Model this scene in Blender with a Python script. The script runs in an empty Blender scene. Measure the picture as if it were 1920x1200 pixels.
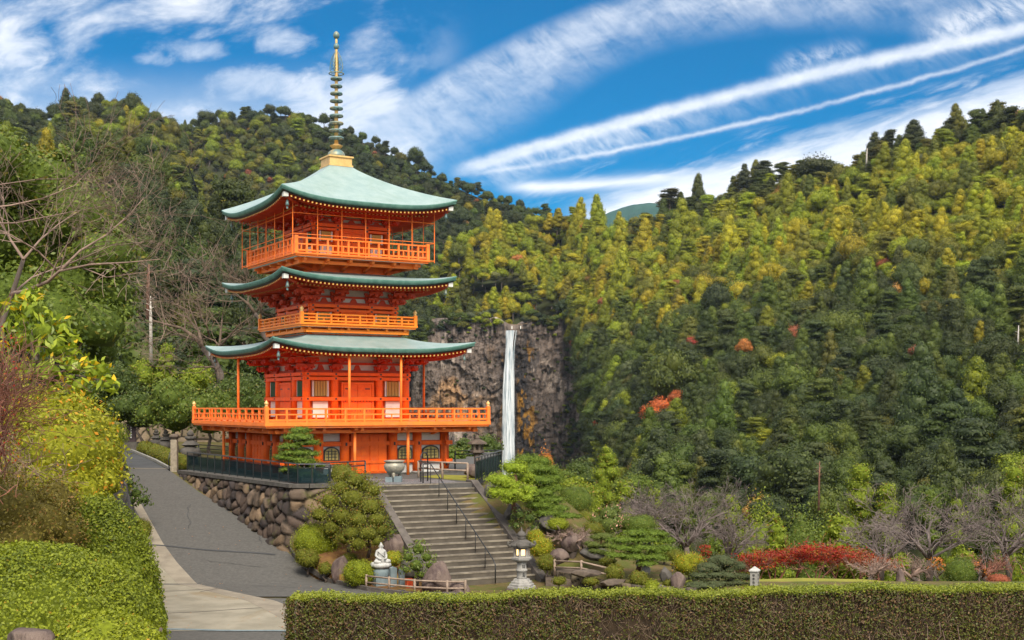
import bpy, math, random
import numpy as np
from mathutils import Vector, Matrix
R = math.radians
HAZE = True
rng = np.random.default_rng(7)
random.seed(7)
scene = bpy.context.scene
COL = scene.collection

# ------------------------------------------------------------------ camera
F = 2350.0; HZ = 760.0; ZC = 3.4
cam_d = bpy.data.cameras.new('camera'); cam = bpy.data.objects.new('camera', cam_d); COL.objects.link(cam)
cam.location = (0, 0, ZC); cam.rotation_euler = (R(90), 0, 0)
cam_d.sensor_width = 36; cam_d.lens = F / 1920 * 36
cam_d.shift_y = (HZ - 600) / 1920
cam_d.clip_end = 12000
scene.camera = cam
def P(px, py, d):
    """photo pixel at a real distance -> world point (used only to survey positions)"""
    return Vector(((px - 960) / F * d, d, ZC - (py - HZ) / F * d))

# ------------------------------------------------------------------ light
SUN_EL, SUN_AZ = R(46), R(166)          # azimuth measured clockwise from +Y
sd = bpy.data.lights.new('sun', 'SUN'); sun = bpy.data.objects.new('sun', sd); COL.objects.link(sun)
sd.energy = 3.3; sd.angle = R(26); sd.color = (1.0, 0.90, 0.74)
dirv = Vector((math.sin(SUN_AZ) * math.cos(SUN_EL), math.cos(SUN_AZ) * math.cos(SUN_EL), math.sin(SUN_EL)))
sun.rotation_euler = dirv.to_track_quat('Z', 'Y').to_euler()
sun.location = (0, -20, 40)

scene.view_settings.view_transform = 'Standard'
scene.view_settings.look = 'None'
scene.view_settings.exposure = 0.86
scene.view_settings.gamma = 1.0
scene.render.engine = 'CYCLES'
cy = scene.cycles
cy.use_denoising = True
try:
    cy.denoiser = 'OPENIMAGEDENOISE'; cy.denoising_prefilter = 'ACCURATE'
except Exception: pass
cy.max_bounces = 6; cy.diffuse_bounces = 3; cy.glossy_bounces = 2; cy.transmission_bounces = 4; cy.transparent_max_bounces = 8
cy.caustics_reflective = False; cy.caustics_refractive = False

class NT:
    """tiny node-tree writer"""
    def __init__(s, tree): s.t = tree; s.n = tree.nodes; s.l = tree.links
    def node(s, kind, **kw):
        n = s.n.new(kind)
        for k, v in kw.items(): setattr(n, k, v)
        return n
    def put(s, sock, v):
        if v is None: return
        if isinstance(v, bpy.types.NodeSocket): s.l.new(v, sock)
        else: sock.default_value = v
    def m(s, op, a, b=None, c=None, clamp=False):
        n = s.node('ShaderNodeMath', operation=op, use_clamp=clamp)
        s.put(n.inputs[0], a); s.put(n.inputs[1], b); s.put(n.inputs[2], c)
        return n.outputs[0]
    def mix(s, f, a, b, blend='MIX'):
        n = s.node('ShaderNodeMix', data_type='RGBA', blend_type=blend)
        s.put(n.inputs[0], f); s.put(n.inputs[6], c4(a)); s.put(n.inputs[7], c4(b))
        return n.outputs[2]
    def noise(s, vec, scale, detail=4, rough=.55, dist=0.0, out=0):
        n = s.node('ShaderNodeTexNoise'); s.put(n.inputs['Vector'], vec)
        n.inputs['Scale'].default_value = scale; n.inputs['Detail'].default_value = detail
        n.inputs['Roughness'].default_value = rough; n.inputs['Distortion'].default_value = dist
        return n.outputs[out]
    def ramp(s, v, a, b, lo=0.0, hi=1.0):
        n = s.node('ShaderNodeMapRange', interpolation_type='SMOOTHSTEP')
        s.put(n.inputs[0], v); s.put(n.inputs[1], a); s.put(n.inputs[2], b); s.put(n.inputs[3], lo); s.put(n.inputs[4], hi)
        return n.outputs[0]
    def comb(s, x, y, z):
        n = s.node('ShaderNodeCombineXYZ'); s.put(n.inputs[0], x); s.put(n.inputs[1], y); s.put(n.inputs[2], z); return n.outputs[0]
def c4(c):
    if isinstance(c, (tuple, list)): return tuple(c) + ((1.0,) if len(c) == 3 else ())
    return c

# ------------------------------------------------------------------ sky
def make_world():
    w = bpy.data.worlds.new('World'); scene.world = w; w.use_nodes = True
    T = NT(w.node_tree); T.n.clear()
    out = T.node('ShaderNodeOutputWorld'); bg = T.node('ShaderNodeBackground'); T.l.new(bg.outputs[0], out.inputs[0])
    sky = T.node('ShaderNodeTexSky', sky_type='NISHITA', sun_disc=False, sun_elevation=SUN_EL, sun_rotation=SUN_AZ, air_density=1.0, dust_density=0.4, ozone_density=2.5)
    tc = T.node('ShaderNodeTexCoord'); sp = T.node('ShaderNodeSeparateXYZ'); T.l.new(tc.outputs['Generated'], sp.inputs[0])
    x, y, z = sp.outputs
    ys = T.m('MAXIMUM', y, 0.05)
    u = T.m('DIVIDE', x, ys); v = T.m('DIVIDE', z, ys)
    front = T.ramp(y, 0.25, 0.55)
    px = lambda p: (p - 960) / F
    py = lambda p: (HZ - p) / F
    fl = lambda pts: np.polyfit([px(a) for a, b in pts], [py(b) for a, b in pts], 2)
    def curve(pts):
        a, b, c = [float(q) for q in fl(pts)]
        return T.m('ADD', T.m('MULTIPLY', T.m('ADD', T.m('MULTIPLY', u, a), b), u), c)
    def rot(ang, sx, sy):
        ca, sa = math.cos(ang), math.sin(ang)
        a = T.m('ADD', T.m('MULTIPLY', u, ca * sx), T.m('MULTIPLY', v, sa * sx))
        b = T.m('ADD', T.m('MULTIPLY', u, -sa * sy), T.m('MULTIPLY', v, ca * sy))
        return T.comb(a, b, 0.3)
    def win(a0, a1, b1, b0):           # smooth window in u, given in pixels
        return T.m('MULTIPLY', T.ramp(u, px(a0), px(a1)), T.ramp(u, px(b1), px(b0), 1.0, 0.0))
    base = T.mix(1.0, sky.outputs[0], (0.006, 0.335, 0.53), 'MULTIPLY')
    # deeper blue higher up, paler low down comes with the sky model itself
    def add(cloud, dens):                # screen-like union of coverage
        return T.m('SUBTRACT', 1.0, T.m('MULTIPLY', T.m('SUBTRACT', 1.0, cloud), T.m('SUBTRACT', 1.0, dens)), clamp=True)
    cov = T.m('MULTIPLY', 0.0, u)
    n_f = T.noise(rot(R(-38), 34, 84), 1.0, 7, .66, .5)      # feathery fibres
    n_g = T.noise(rot(R(18), 16, 70), 1.0, 6, .6, .4)     # long streaks along the trails
    n_c = T.noise(rot(0.15, 9, 17), 1.0, 7, .58, .25)     # puffs
    n_d = T.noise(rot(.25, 24, 46), 1.0, 7, .6, .4)
    n_s = T.noise(rot(0.0, 70, 70), 1.0, 5, .65)
    # main trail
    c1 = curve([(860, 318), (1000, 279), (1200, 223), (1400, 168), (1600, 124), (1920, 54)])
    dv = T.m('SUBTRACT', v, c1)
    dvn = T.m('ADD', dv, T.m('MULTIPLY', T.m('SUBTRACT', n_s, .5), 0.006))
    wid = T.ramp(u, px(860), px(1950), 0.0052, 0.0060)
    core = T.m('POWER', 2.718, T.m('MULTIPLY', T.m('POWER', T.m('ABSOLUTE', T.m('DIVIDE', dvn, wid)), 2.6), -1.0))
    core = T.m('MULTIPLY', core, T.ramp(n_d, .2, .7, .6, 1.0))
    cov = add(cov, T.m('MULTIPLY', T.m('MULTIPLY', core, T.ramp(u, px(830), px(900))), .86))
    # feathered veil hanging below the main trail
    below = T.m('MULTIPLY', T.ramp(dv, 0.002, -.004), T.ramp(dv, -.030, -.008))
    veil = T.m('MULTIPLY', T.m('MULTIPLY', below, T.ramp(n_f, .25, .80)), T.ramp(u, px(1500), px(1000), .16, .70))
    cov = add(cov, T.m('MULTIPLY', veil, T.ramp(u, px(850), px(960))))
    # second, thinner trail
    c2 = curve([(880, 330), (1050, 298), (1200, 270), (1450, 222), (1700, 158), (1920, 88)])
    d2 = T.m('ADD', T.m('SUBTRACT', v, c2), T.m('MULTIPLY', T.m('SUBTRACT', n_s, .5), 0.005))
    t2 = T.m('POWER', 2.718, T.m('MULTIPLY', T.m('POWER', T.m('ABSOLUTE', T.m('DIVIDE', d2, .0020)), 2.0), -1.0))
    cov = add(cov, T.m('MULTIPLY', T.m('MULTIPLY', t2, T.ramp(n_g, .25, .6, .18, .50)), T.ramp(u, px(850), px(950))))
    # broad sweep of cirrus
    c3 = curve([(700, 270), (850, 140), (1000, 75), (1200, 25), (1400, -10), (1700, -30)])
    d3 = T.m('SUBTRACT', v, c3)
    s3 = T.m('MULTIPLY', T.ramp(d3, .020, .004), T.ramp(d3, T.ramp(u, px(850), px(1250), -.085, -.045), -.008))
    s3 = T.m('MULTIPLY', s3, T.ramp(T.m('ADD', T.m('MULTIPLY', n_f, .45), T.m('MULTIPLY', n_d, .55)), .28, .72, .08, .60))
    cov = add(cov, T.m('MULTIPLY', s3, win(660, 780, 1500, 2000)))
    # upper corner patch
    c4_ = curve([(1700, 78), (1800, 45), (1920, 5)])
    s4 = T.m('POWER', 2.718, T.m('MULTIPLY', T.m('POWER', T.m('DIVIDE', T.m('SUBTRACT', v, c4_), .013), 2.0), -1.0))
    cov = add(cov, T.m('MULTIPLY', T.m('MULTIPLY', s4, T.ramp(n_f, .3, .7)), T.m('MULTIPLY', T.ramp(u, px(1690), px(1800)), .7)))
    # small feathery patch above the trail
    c5 = curve([(1440, 130), (1520, 110), (1620, 88)])
    s5 = T.m('POWER', 2.718, T.m('MULTIPLY', T.m('POWER', T.m('DIVIDE', T.m('SUBTRACT', v, c5), .0075), 2.0), -1.0))
    cov = add(cov, T.m('MULTIPLY', T.m('MULTIPLY', s5, T.ramp(n_f, .3, .7)), T.m('MULTIPLY', win(1430, 1490, 1560, 1640), .55)))
    # bright low bank over the ridge
    c6 = curve([(1050, 395), (1250, 365), (1400, 310), (1600, 240), (1920, 165)])
    d6 = T.m('ADD', T.m('SUBTRACT', v, c6), T.m('MULTIPLY', T.m('SUBTRACT', n_g, .5), .045))
    s6 = T.m('MULTIPLY', T.ramp(d6, .016, -.012), T.ramp(n_g, .12, .5, .55, 1.0))
    cov = add(cov, T.m('MULTIPLY', T.m('MULTIPLY', s6, T.ramp(u, px(1030), px(1150))), .93))
    c7 = curve([(930, 352), (1100, 346), (1350, 322)])
    s7 = T.m('POWER', 2.718, T.m('MULTIPLY', T.m('POWER', T.m('DIVIDE', T.m('ADD', T.m('SUBTRACT', v, c7), T.m('MULTIPLY', T.m('SUBTRACT', n_g, .5), .012)), .0048), 2.0), -1.0))
    cov = add(cov, T.m('MULTIPLY', T.m('MULTIPLY', s7, win(920, 1000, 1150, 1400)), .9))
    # streaks between
    s8 = T.m('MULTIPLY', T.ramp(n_g, .50, .78), T.ramp(T.m('SUBTRACT', v, c2), .0, -.02))
    cov = add(cov, T.m('MULTIPLY', T.m('MULTIPLY', s8, T.ramp(u, px(900), px(1100))), .55))
    # puffy clouds over the pagoda side
    lw = T.ramp(u, px(900), px(640))
    s9 = T.ramp(n_c, .47, .72)
    cov = add(cov, T.m('MULTIPLY', T.m('MULTIPLY', s9, lw), .72))
    # glow of thin cloud low on that side
    s10 = T.m('MULTIPLY', T.ramp(v, .285, .20), T.ramp(u, px(860), px(600)))
    cov = add(cov, T.m('MULTIPLY', s10, T.ramp(n_c, .2, .7, .40, .66)))
    def blob(cx, cy, rx, ry, a):
        e = T.m('ADD', T.m('POWER', T.m('DIVIDE', T.m('SUBTRACT', u, px(cx)), rx / F), 2.0), T.m('POWER', T.m('DIVIDE', T.m('SUBTRACT', v, py(cy)), ry / F), 2.0))
        e = T.m('ADD', e, T.m('MULTIPLY', T.m('ADD', T.m('MULTIPLY', T.m('SUBTRACT', n_c, .5), 3.0), T.m('MULTIPLY', T.m('SUBTRACT', n_d, .5), 3.6)), 1.0))
        return T.m('MULTIPLY', T.ramp(e, 1.15, -.5), a)
    for b in ((30, 85, 95, 60, .72), (0, 130, 150, 50, .5), (360, 8, 110, 40, .6), (530, 75, 60, 32, .55), (660, 190, 120, 75, .75), (480, 158, 90, 35, .5), (345, 92, 75, 24, .5), (295, 110, 40, 16, .45)):
        cov = add(cov, blob(*b))
    cov = T.m('MULTIPLY', cov, front)
    # the part of the sky outside the picture: broken cloud, mostly closed overhead, added to soften the light
    nb = T.noise(tc.outputs['Generated'], 2.6, 6, .6, .3)
    back = T.m('MULTIPLY', T.ramp(nb, .36, .62, .35, .92), T.m('SUBTRACT', 1.0, T.m('MULTIPLY', front, T.ramp(v, .36, .60, 1.0, 0.0))))
    cov = add(cov, back)
    shade = T.mix(T.ramp(n_c, .35, .75), (5.2, 5.5, 6.0), (7.0, 6.9, 6.8))
    outside = T.m('SUBTRACT', 1.0, T.m('MULTIPLY', front, T.ramp(v, .36, .60, 1.0, 0.0)))
    shade = T.mix(outside, shade, (9.4, 9.1, 8.7))        # unseen cloud made brighter to add fill light
    col = T.mix(cov, base, shade)
    T.put(bg.inputs[0], col); bg.inputs[1].default_value = 0.11
make_world()

# ------------------------------------------------------------------ materials
MATS = {}
def mat_new(name):
    m = bpy.data.materials.new(name); m.use_nodes = True; T = NT(m.node_tree); T.n.clear()
    out = T.node('ShaderNodeOutputMaterial'); MATS[name] = m
    return m, T, out
def bsdf(T, col, rough=.7, spec=.3, metal=0.0, normal=None):
    b = T.node('ShaderNodeBsdfPrincipled'); T.put(b.inputs['Base Color'], c4(col)); T.put(b.inputs['Roughness'], rough)
    b.inputs['Specular IOR Level'].default_value = spec; T.put(b.inputs['Metallic'], metal)
    if normal is not None: T.l.new(normal, b.inputs['Normal'])
    return b
def bump(T, h, strength=.4, dist=.02):
    b = T.node('ShaderNodeBump'); b.inputs['Strength'].default_value = strength; b.inputs['Distance'].default_value = dist
    T.put(b.inputs['Height'], h); return b.outputs[0]
def mat(name, a, b=None, scale=3.0, rough=.7, spec=.3, metal=0.0, bmp=0.0, bscale=None, bdist=.02, lo=.35, hi=.65, stretch=None, stain=None):
    m, T, out = mat_new(name)
    tc = T.node('ShaderNodeTexCoord').outputs['Object']
    if stretch:
        mp = T.node('ShaderNodeMapping'); mp.inputs['Scale'].default_value = stretch; T.l.new(tc, mp.inputs[0]); tc = mp.outputs[0]
    col = c4(a)
    if b is not None: col = T.mix(T.ramp(T.noise(tc, scale, 6, .6), lo, hi), a, b)
    if stain is not None: col = T.mix(T.m('MULTIPLY', T.ramp(T.noise(tc, scale * .33, 8, .7, .6), .52, .66), stain[3]), col, stain[:3])
    nm = bump(T, T.noise(tc, bscale or scale * 6, 5, .6), bmp, bdist) if bmp else None
    T.l.new(bsdf(T, col, rough, spec, metal, nm).outputs[0], out.inputs[0])
    return m
def leaf_mat(name, a, b, transl=.25, rough=.55, third=None, tinted=False, wood=(.10, .08, .06)):
    """leaves: colour differs from leaf to leaf and clump to clump; with tinted, each tree brings its own tint"""
    m, T, out = mat_new(name)
    g = T.node('ShaderNodeNewGeometry'); rnd = g.outputs['Random Per Island']
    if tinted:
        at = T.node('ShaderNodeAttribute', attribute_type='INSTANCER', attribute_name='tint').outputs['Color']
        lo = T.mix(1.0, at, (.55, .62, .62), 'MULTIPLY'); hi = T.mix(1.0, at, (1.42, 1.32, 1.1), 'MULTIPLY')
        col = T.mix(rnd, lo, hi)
    else:
        col = T.mix(rnd, a, b)
        cl = T.noise(T.node('ShaderNodeTexCoord').outputs['Object'], 1.3, 3)
        col = T.mix(T.ramp(cl, .35, .68, 0, .55), col, b)
        if third: col = T.mix(T.ramp(T.m('FRACT', T.m('MULTIPLY', rnd, 17.3)), 1 - third[3] * 1.15, 1 - third[3] * .85), col, third[:3])
    if not tinted:
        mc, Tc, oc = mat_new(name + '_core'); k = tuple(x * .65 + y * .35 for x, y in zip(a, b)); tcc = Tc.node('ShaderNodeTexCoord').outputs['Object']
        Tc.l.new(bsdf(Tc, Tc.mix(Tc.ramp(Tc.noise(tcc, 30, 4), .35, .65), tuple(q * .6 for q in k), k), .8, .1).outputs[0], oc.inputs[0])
    d = bsdf(T, col, rough, .25)
    tr = T.node('ShaderNodeBsdfTranslucent'); T.l.new(T.mix(1.0, col, (1.25, 1.3, .6), 'MULTIPLY'), tr.inputs[0])
    mx = T.node('ShaderNodeMixShader'); mx.inputs[0].default_value = transl
    T.l.new(d.outputs[0], mx.inputs[1]); T.l.new(tr.outputs[0], mx.inputs[2]); T.l.new(mx.outputs[0], out.inputs[0])
    return m
def emis(name, c, s):
    m, T, out = mat_new(name); e = T.node('ShaderNodeEmission'); e.inputs[0].default_value = c4(c); e.inputs[1].default_value = s
    T.l.new(e.outputs[0], out.inputs[0]); return m

# ------------------------------------------------------------------ mesh building
def link(name, me, m=None, parent=None):
    o = bpy.data.objects.new(name, me); COL.objects.link(o)
    for q in (m if isinstance(m, (list, tuple)) else [m]):
        if q is not None: me.materials.append(q)
    if parent is not None: o.parent = parent
    return o
def np_mesh(name, V, faces, smooth=False, mi=None):
    """faces: list of (k-gon index arrays n x k)"""
    me = bpy.data.meshes.new(name)
    V = np.asarray(V, dtype=np.float32)
    faces = [np.asarray(f, dtype=np.int32) for f in faces if len(f)]
    me.vertices.add(len(V)); me.vertices.foreach_set('co', V.ravel())
    li = np.concatenate([f.ravel() for f in faces]); tot = np.concatenate([np.full(len(f), f.shape[1], np.int32) for f in faces])
    st = np.concatenate([[0], np.cumsum(tot)[:-1]]).astype(np.int32)
    me.loops.add(len(li)); me.loops.foreach_set('vertex_index', li)
    me.polygons.add(len(tot)); me.polygons.foreach_set('loop_start', st)
    try: me.polygons.foreach_set('loop_total', tot)
    except Exception: pass
    if mi is not None: me.polygons.foreach_set('material_index', np.asarray(mi, dtype=np.int32))
    if smooth is True: me.polygons.foreach_set('use_smooth', np.ones(len(tot), bool))
    elif smooth is not False: me.polygons.foreach_set('use_smooth', np.asarray(smooth, bool))
    me.update(calc_edges=True); me.validate()
    return me
class MB:
    def __init__(s): s.v = []; s.f = []; s.mi = []; s.sm = []; s.cur = 0; s.flag = False
    def add(s, vs, fs, smooth=False):
        o = len(s.v); s.v.extend([tuple(q) for q in vs])
        for f in fs: s.f.append([i + o for i in f]); s.mi.append(s.cur); s.sm.append(smooth)
        return s
    def mat(s, i): s.cur = i; return s
    def box(s, c, d, M=None):
        x, y, z = d[0] / 2, d[1] / 2, d[2] / 2
        vs = [Vector((sx * x, sy * y, sz * z)) for sz in (-1, 1) for sy in (-1, 1) for sx in (-1, 1)]
        if M is not None: vs = [M @ q for q in vs]
        vs = [q + Vector(c) for q in vs]
        return s.add(vs, [(0, 2, 3, 1), (4, 5, 7, 6), (0, 1, 5, 4), (2, 6, 7, 3), (0, 4, 6, 2), (1, 3, 7, 5)])
    def bb(s, x0, x1, y0, y1, z0, z1): return s.box(((x0 + x1) / 2, (y0 + y1) / 2, (z0 + z1) / 2), (x1 - x0, y1 - y0, z1 - z0))
    def beam(s, p, q, w, h):
        p = Vector(p); q = Vector(q); d = q - p; L = d.length; d.normalize()
        side = d.cross(Vector((0, 0, 1)))
        if side.length < 1e-4: side = Vector((1, 0, 0))
        side.normalize(); up = side.cross(d)
        vs = []
        for t in (p, q):
            for a, b in ((-1, -1), (1, -1), (1, 1), (-1, 1)): vs.append(t + side * (a * w / 2) + up * (b * h / 2))
        return s.add(vs, [(0, 1, 2, 3), (7, 6, 5, 4), (0, 4, 5, 1), (1, 5, 6, 2), (2, 6, 7, 3), (3, 7, 4, 0)])
    def tube(s, pts, rad, n=6, cap=True):
        pts = [Vector(p) for p in pts]; rad = rad if isinstance(rad, (list, tuple)) else [rad] * len(pts)
        vs = []; a = None
        for i, p in enumerate(pts):
            t = (pts[min(i + 1, len(pts) - 1)] - pts[max(i - 1, 0)])
            if t.length < 1e-9: t = Vector((0, 0, 1))
            t.normalize()
            if a is None:
                a = t.orthogonal().normalized()
            a = (a - t * a.dot(t)); a = a.normalized() if a.length > 1e-6 else t.orthogonal().normalized()
            b = t.cross(a)
            for k in range(n):
                th = 2 * math.pi * k / n; vs.append(p + (a * math.cos(th) + b * math.sin(th)) * rad[i])
        fs = [(i * n + k, i * n + (k + 1) % n, (i + 1) * n + (k + 1) % n, (i + 1) * n + k) for i in range(len(pts) - 1) for k in range(n)]
        if cap: fs += [tuple(range(n - 1, -1, -1)), tuple((len(pts) - 1) * n + k for k in range(n))]
        return s.add(vs, fs, n > 5)
    def lathe(s, prof, c=(0, 0, 0), n=16, smooth=True, ph=0.0):
        vs = []; c = Vector(c)
        for r, z in prof:
            for k in range(n):
                th = 2 * math.pi * k / n + ph; vs.append(c + Vector((r * math.cos(th), r * math.sin(th), z)))
        fs = [(i * n + k, i * n + (k + 1) % n, (i + 1) * n + (k + 1) % n, (i + 1) * n + k) for i in range(len(prof) - 1) for k in range(n)]
        fs += [tuple(range(n - 1, -1, -1)), tuple((len(prof) - 1) * n + k for k in range(n))]
        return s.add(vs, fs, smooth)
    def prism(s, poly, y0, y1):            # polygon in local x,z extruded along y
        n = len(poly)
        vs = [(x, y0, z) for x, z in poly] + [(x, y1, z) for x, z in poly]
        return s.add(vs, [tuple(range(n)), tuple(range(2 * n - 1, n - 1, -1))] + [(i, i + n, (i + 1) % n + n, (i + 1) % n) for i in range(n)])
    def xf(s, M, start=0):
        s.v[start:] = [tuple(M @ Vector(q)) for q in s.v[start:]]; return s
    def mesh(s, name):
        me = bpy.data.meshes.new(name); me.from_pydata(s.v, [], s.f)
        me.polygons.foreach_set('material_index', s.mi); me.polygons.foreach_set('use_smooth', s.sm); me.update()
        return me
    def build(s, name, m=None, parent=None): return link(name, s.mesh(name), m, parent)
def tag(o, label, cat, group=None):
    o['label'] = label; o['category'] = cat
    if group: o['group'] = group
    return o
def struct(o, kind='structure'): o['kind'] = kind; return o
def empty(name, loc, label, cat, rz=0.0, group=None, sc=1.0):
    o = bpy.data.objects.new(name, None); COL.objects.link(o); o.location = loc; o.rotation_euler = (0, 0, rz); o.empty_display_size = .3
    o.scale = (sc, sc, sc); tag(o, label, cat, group); return o
def dup(root, loc, label, rz=0.0, sc=None, group=None):
    r = root.copy(); COL.objects.link(r); r.location = loc; r.rotation_euler = (0, 0, rz); r['label'] = label
    if sc is not None: r.scale = sc if isinstance(sc, (tuple, list)) else (sc, sc, sc)
    if group: r['group'] = group
    for ch in list(root.children):
        c = ch.copy(); COL.objects.link(c); c.parent = r
        for g in list(ch.children):
            d = g.copy(); COL.objects.link(d); d.parent = c
    return r
def smooth(x, a, b):
    t = np.clip((np.asarray(x, float) - a) / (b - a), 0, 1); return t * t * (3 - 2 * t)
def hashn(ix, iy, s=0.0):
    h = np.sin(ix * 127.1 + iy * 311.7 + s * 74.7) * 43758.5453; return h - np.floor(h)
def vnoise(x, y, s=0.0):
    x = np.asarray(x, float); y = np.asarray(y, float)
    ix = np.floor(x); iy = np.floor(y); fx = x - ix; fy = y - iy; fx = fx * fx * (3 - 2 * fx); fy = fy * fy * (3 - 2 * fy)
    return (hashn(ix, iy, s) * (1 - fx) + hashn(ix + 1, iy, s) * fx) * (1 - fy) + (hashn(ix, iy + 1, s) * (1 - fx) + hashn(ix + 1, iy + 1, s) * fx) * fy
def fbm(x, y, o=4, s=0.0): return sum(vnoise(x * 2 ** k, y * 2 ** k, s + k) * .5 ** k for k in range(o)) / (2 - .5 ** (o - 1)) - .5
def voronoi(x, y, s=0.0, jit=.9):
    """cellular pattern: distance to the nearest cell edge (roughly) and a cell id in 0..1"""
    x = np.asarray(x, float); y = np.asarray(y, float); ix = np.floor(x); iy = np.floor(y)
    d1 = np.full(x.shape, 9.); d2 = np.full(x.shape, 9.); cid = np.zeros(x.shape); dxn = np.zeros(x.shape); dyn = np.zeros(x.shape)
    for i in (-1, 0, 1):
        for j in (-1, 0, 1):
            cx = ix + i; cyy = iy + j
            qx = cx + .5 + jit * (hashn(cx, cyy, s) - .5); qy = cyy + .5 + jit * (hashn(cx, cyy, s + 3.3) - .5)
            d = np.hypot(x - qx, y - qy); nw = d < d1
            d2 = np.where(nw, d1, np.minimum(d2, d)); cid = np.where(nw, hashn(cx, cyy, s + 9.1), cid)
            dxn = np.where(nw, x - qx, dxn); dyn = np.where(nw, y - qy, dyn); d1 = np.minimum(d1, d)
    return d2 - d1, cid, dxn, dyn
def grid_mesh(name, G, smooth_=True):
    h, w = G.shape[:2]
    idx = np.arange(h * w).reshape(h, w)
    q = np.stack([idx[:-1, :-1], idx[:-1, 1:], idx[1:, 1:], idx[1:, :-1]], -1).reshape(-1, 4)
    return np_mesh(name, G.reshape(-1, 3), [q], smooth_)
def set_color(me, name, cols):
    a = me.color_attributes.new(name, 'FLOAT_COLOR', 'POINT'); c = np.ones((len(me.vertices), 4), np.float32); c[:, :3] = cols
    a.data.foreach_set('color', c.ravel())

# ------------------------------------------------------------------ plants
_ico = None
def ico():
    global _ico
    if _ico is None:
        import bmesh
        b = bmesh.new(); bmesh.ops.create_icosphere(b, subdivisions=2, radius=1.0)
        _ico = (np.array([v.co[:] for v in b.verts]), np.array([[v.index for v in f.verts] for f in b.faces])); b.free()
    return _ico
def unit(v): return v / np.maximum(np.linalg.norm(v, axis=-1, keepdims=True), 1e-9)
def leaf_quads(C, N, size, aspect=.5, r=rng, spread=.7, fold=0.0):
    """one rhombic leaf per point; N is the mean facing of the leaf"""
    n = len(C); N = unit(N + r.normal(0, spread, (n, 3)))
    a = unit(np.cross(N, r.normal(0, 1, (n, 3)))); b = np.cross(N, a)
    L = (np.asarray(size) * r.uniform(.65, 1.3, n))[:, None]
    V = np.stack([C - a * L * .5, C + b * L * aspect * .5 + N * L * .06, C + a * L * .5, C - b * L * aspect * .5 + N * L * .06], 1)
    return V.reshape(-1, 3), np.arange(4 * n).reshape(n, 4)
def crown_geo(lobes, dens, size, r, aspect=.55, spread=.6, core=.8, up=0.0, shell=.16, cull=True, under=-.55):
    """leaf clumps over a set of lobes (cx,cy,cz,rx,ry,rz); dens = leaves per square metre"""
    lobes = np.asarray(lobes, float); Vs = []; Fs = []; off = 0; tri = []
    for i, L in enumerate(lobes):
        c, rad = L[:3], L[3:6]
        area = 4 * math.pi * ((rad[0] * rad[1]) ** 1.6 / 3 + (rad[0] * rad[2]) ** 1.6 / 3 + (rad[1] * rad[2]) ** 1.6 / 3) ** (1 / 1.6)
        n = max(6, int(area * dens))
        d = unit(r.normal(0, 1, (n, 3))); d = d[d[:, 2] > under - .3 * r.random(len(d))]
        f = 1 + r.normal(0, shell, len(d)) - shell * .3
        p = c + d * rad * f[:, None]
        if cull and len(lobes) > 1:
            keep = np.ones(len(p), bool)
            for j, M in enumerate(lobes):
                if j != i: keep &= (((p - M[:3]) / (M[3:6] * .86)) ** 2).sum(1) > 1
            p = p[keep]; d = d[keep]
        if not len(p): continue
        nn = unit(d / rad); nn[:, 2] += up
        v, fq = leaf_quads(p, nn, size, aspect, r, spread)
        Vs.append(v); Fs.append(fq + off); off += len(v)
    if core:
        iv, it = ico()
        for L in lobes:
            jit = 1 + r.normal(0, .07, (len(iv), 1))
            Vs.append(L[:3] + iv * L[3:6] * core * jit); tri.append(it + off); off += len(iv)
    return np.concatenate(Vs), [np.concatenate(Fs)] + ([np.concatenate(tri)] if tri else [])
def crown_mesh(name, lobes, dens, size, r, **kw):
    V, fs = crown_geo(lobes, dens, size, r, **kw); mi = np.zeros(sum(len(f) for f in fs), np.int32)
    if len(fs) > 1: mi[len(fs[0]):] = 1
    return np_mesh(name, V, fs, False, mi)
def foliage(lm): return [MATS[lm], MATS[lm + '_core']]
def lobes_round(r, w, h, n, z0=0.0, lob=.42):
    """lobes filling an egg-shaped crown of width w and height h whose bottom is at z0"""
    out = []
    for i in range(n):
        d = unit(r.normal(0, 1, 3)); d[2] = abs(d[2]) * 1.1 - .35
        q = r.uniform(.45, .78); rr = r.uniform(.72, 1.25) * lob * w * .5
        out.append((d[0] * w * .5 * q, d[1] * w * .5 * q, z0 + h * .45 + d[2] * h * .5 * q, rr, rr, rr * r.uniform(.7, .95)))
    out.append((0, 0, z0 + h * .45, w * .36, w * .36, h * .38))
    return out
def lobes_cone(r, w, h, n, z0=0.0):
    """lumpy tapering crown, like a cedar with billowing clumps"""
    out = []
    for i in range(n):
        t = (i + r.random()) / n; rad = w * .5 * (1 - t) ** .72 * (1 if t > .12 else .75)
        th = i * 2.4 + r.normal(0, .4); rr = (.17 + .16 * (1 - t)) * w * r.uniform(.75, 1.2)
        out.append((math.cos(th) * rad * .75, math.sin(th) * rad * .75, z0 + h * (.06 + .9 * t), rr, rr, rr * r.uniform(.75, 1.1)))
    for t in (.2, .45, .68): out.append((0, 0, z0 + h * t, w * .34 * (1.05 - t), w * .34 * (1.05 - t), h * .2))
    return out
def lobes_layer(r, w, h, n, z0=0.0):
    """flat spreading tiers, like an old pine"""
    out = []
    for i in range(n):
        t = (i + r.random()) / n; rad = w * .5 * (1 - .6 * t) * r.uniform(.3, .95); th = r.uniform(0, 6.28)
        rr = w * r.uniform(.15, .27)
        out.append((math.cos(th) * rad, math.sin(th) * rad, z0 + h * t, rr, rr, rr * .33))
    return out
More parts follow.
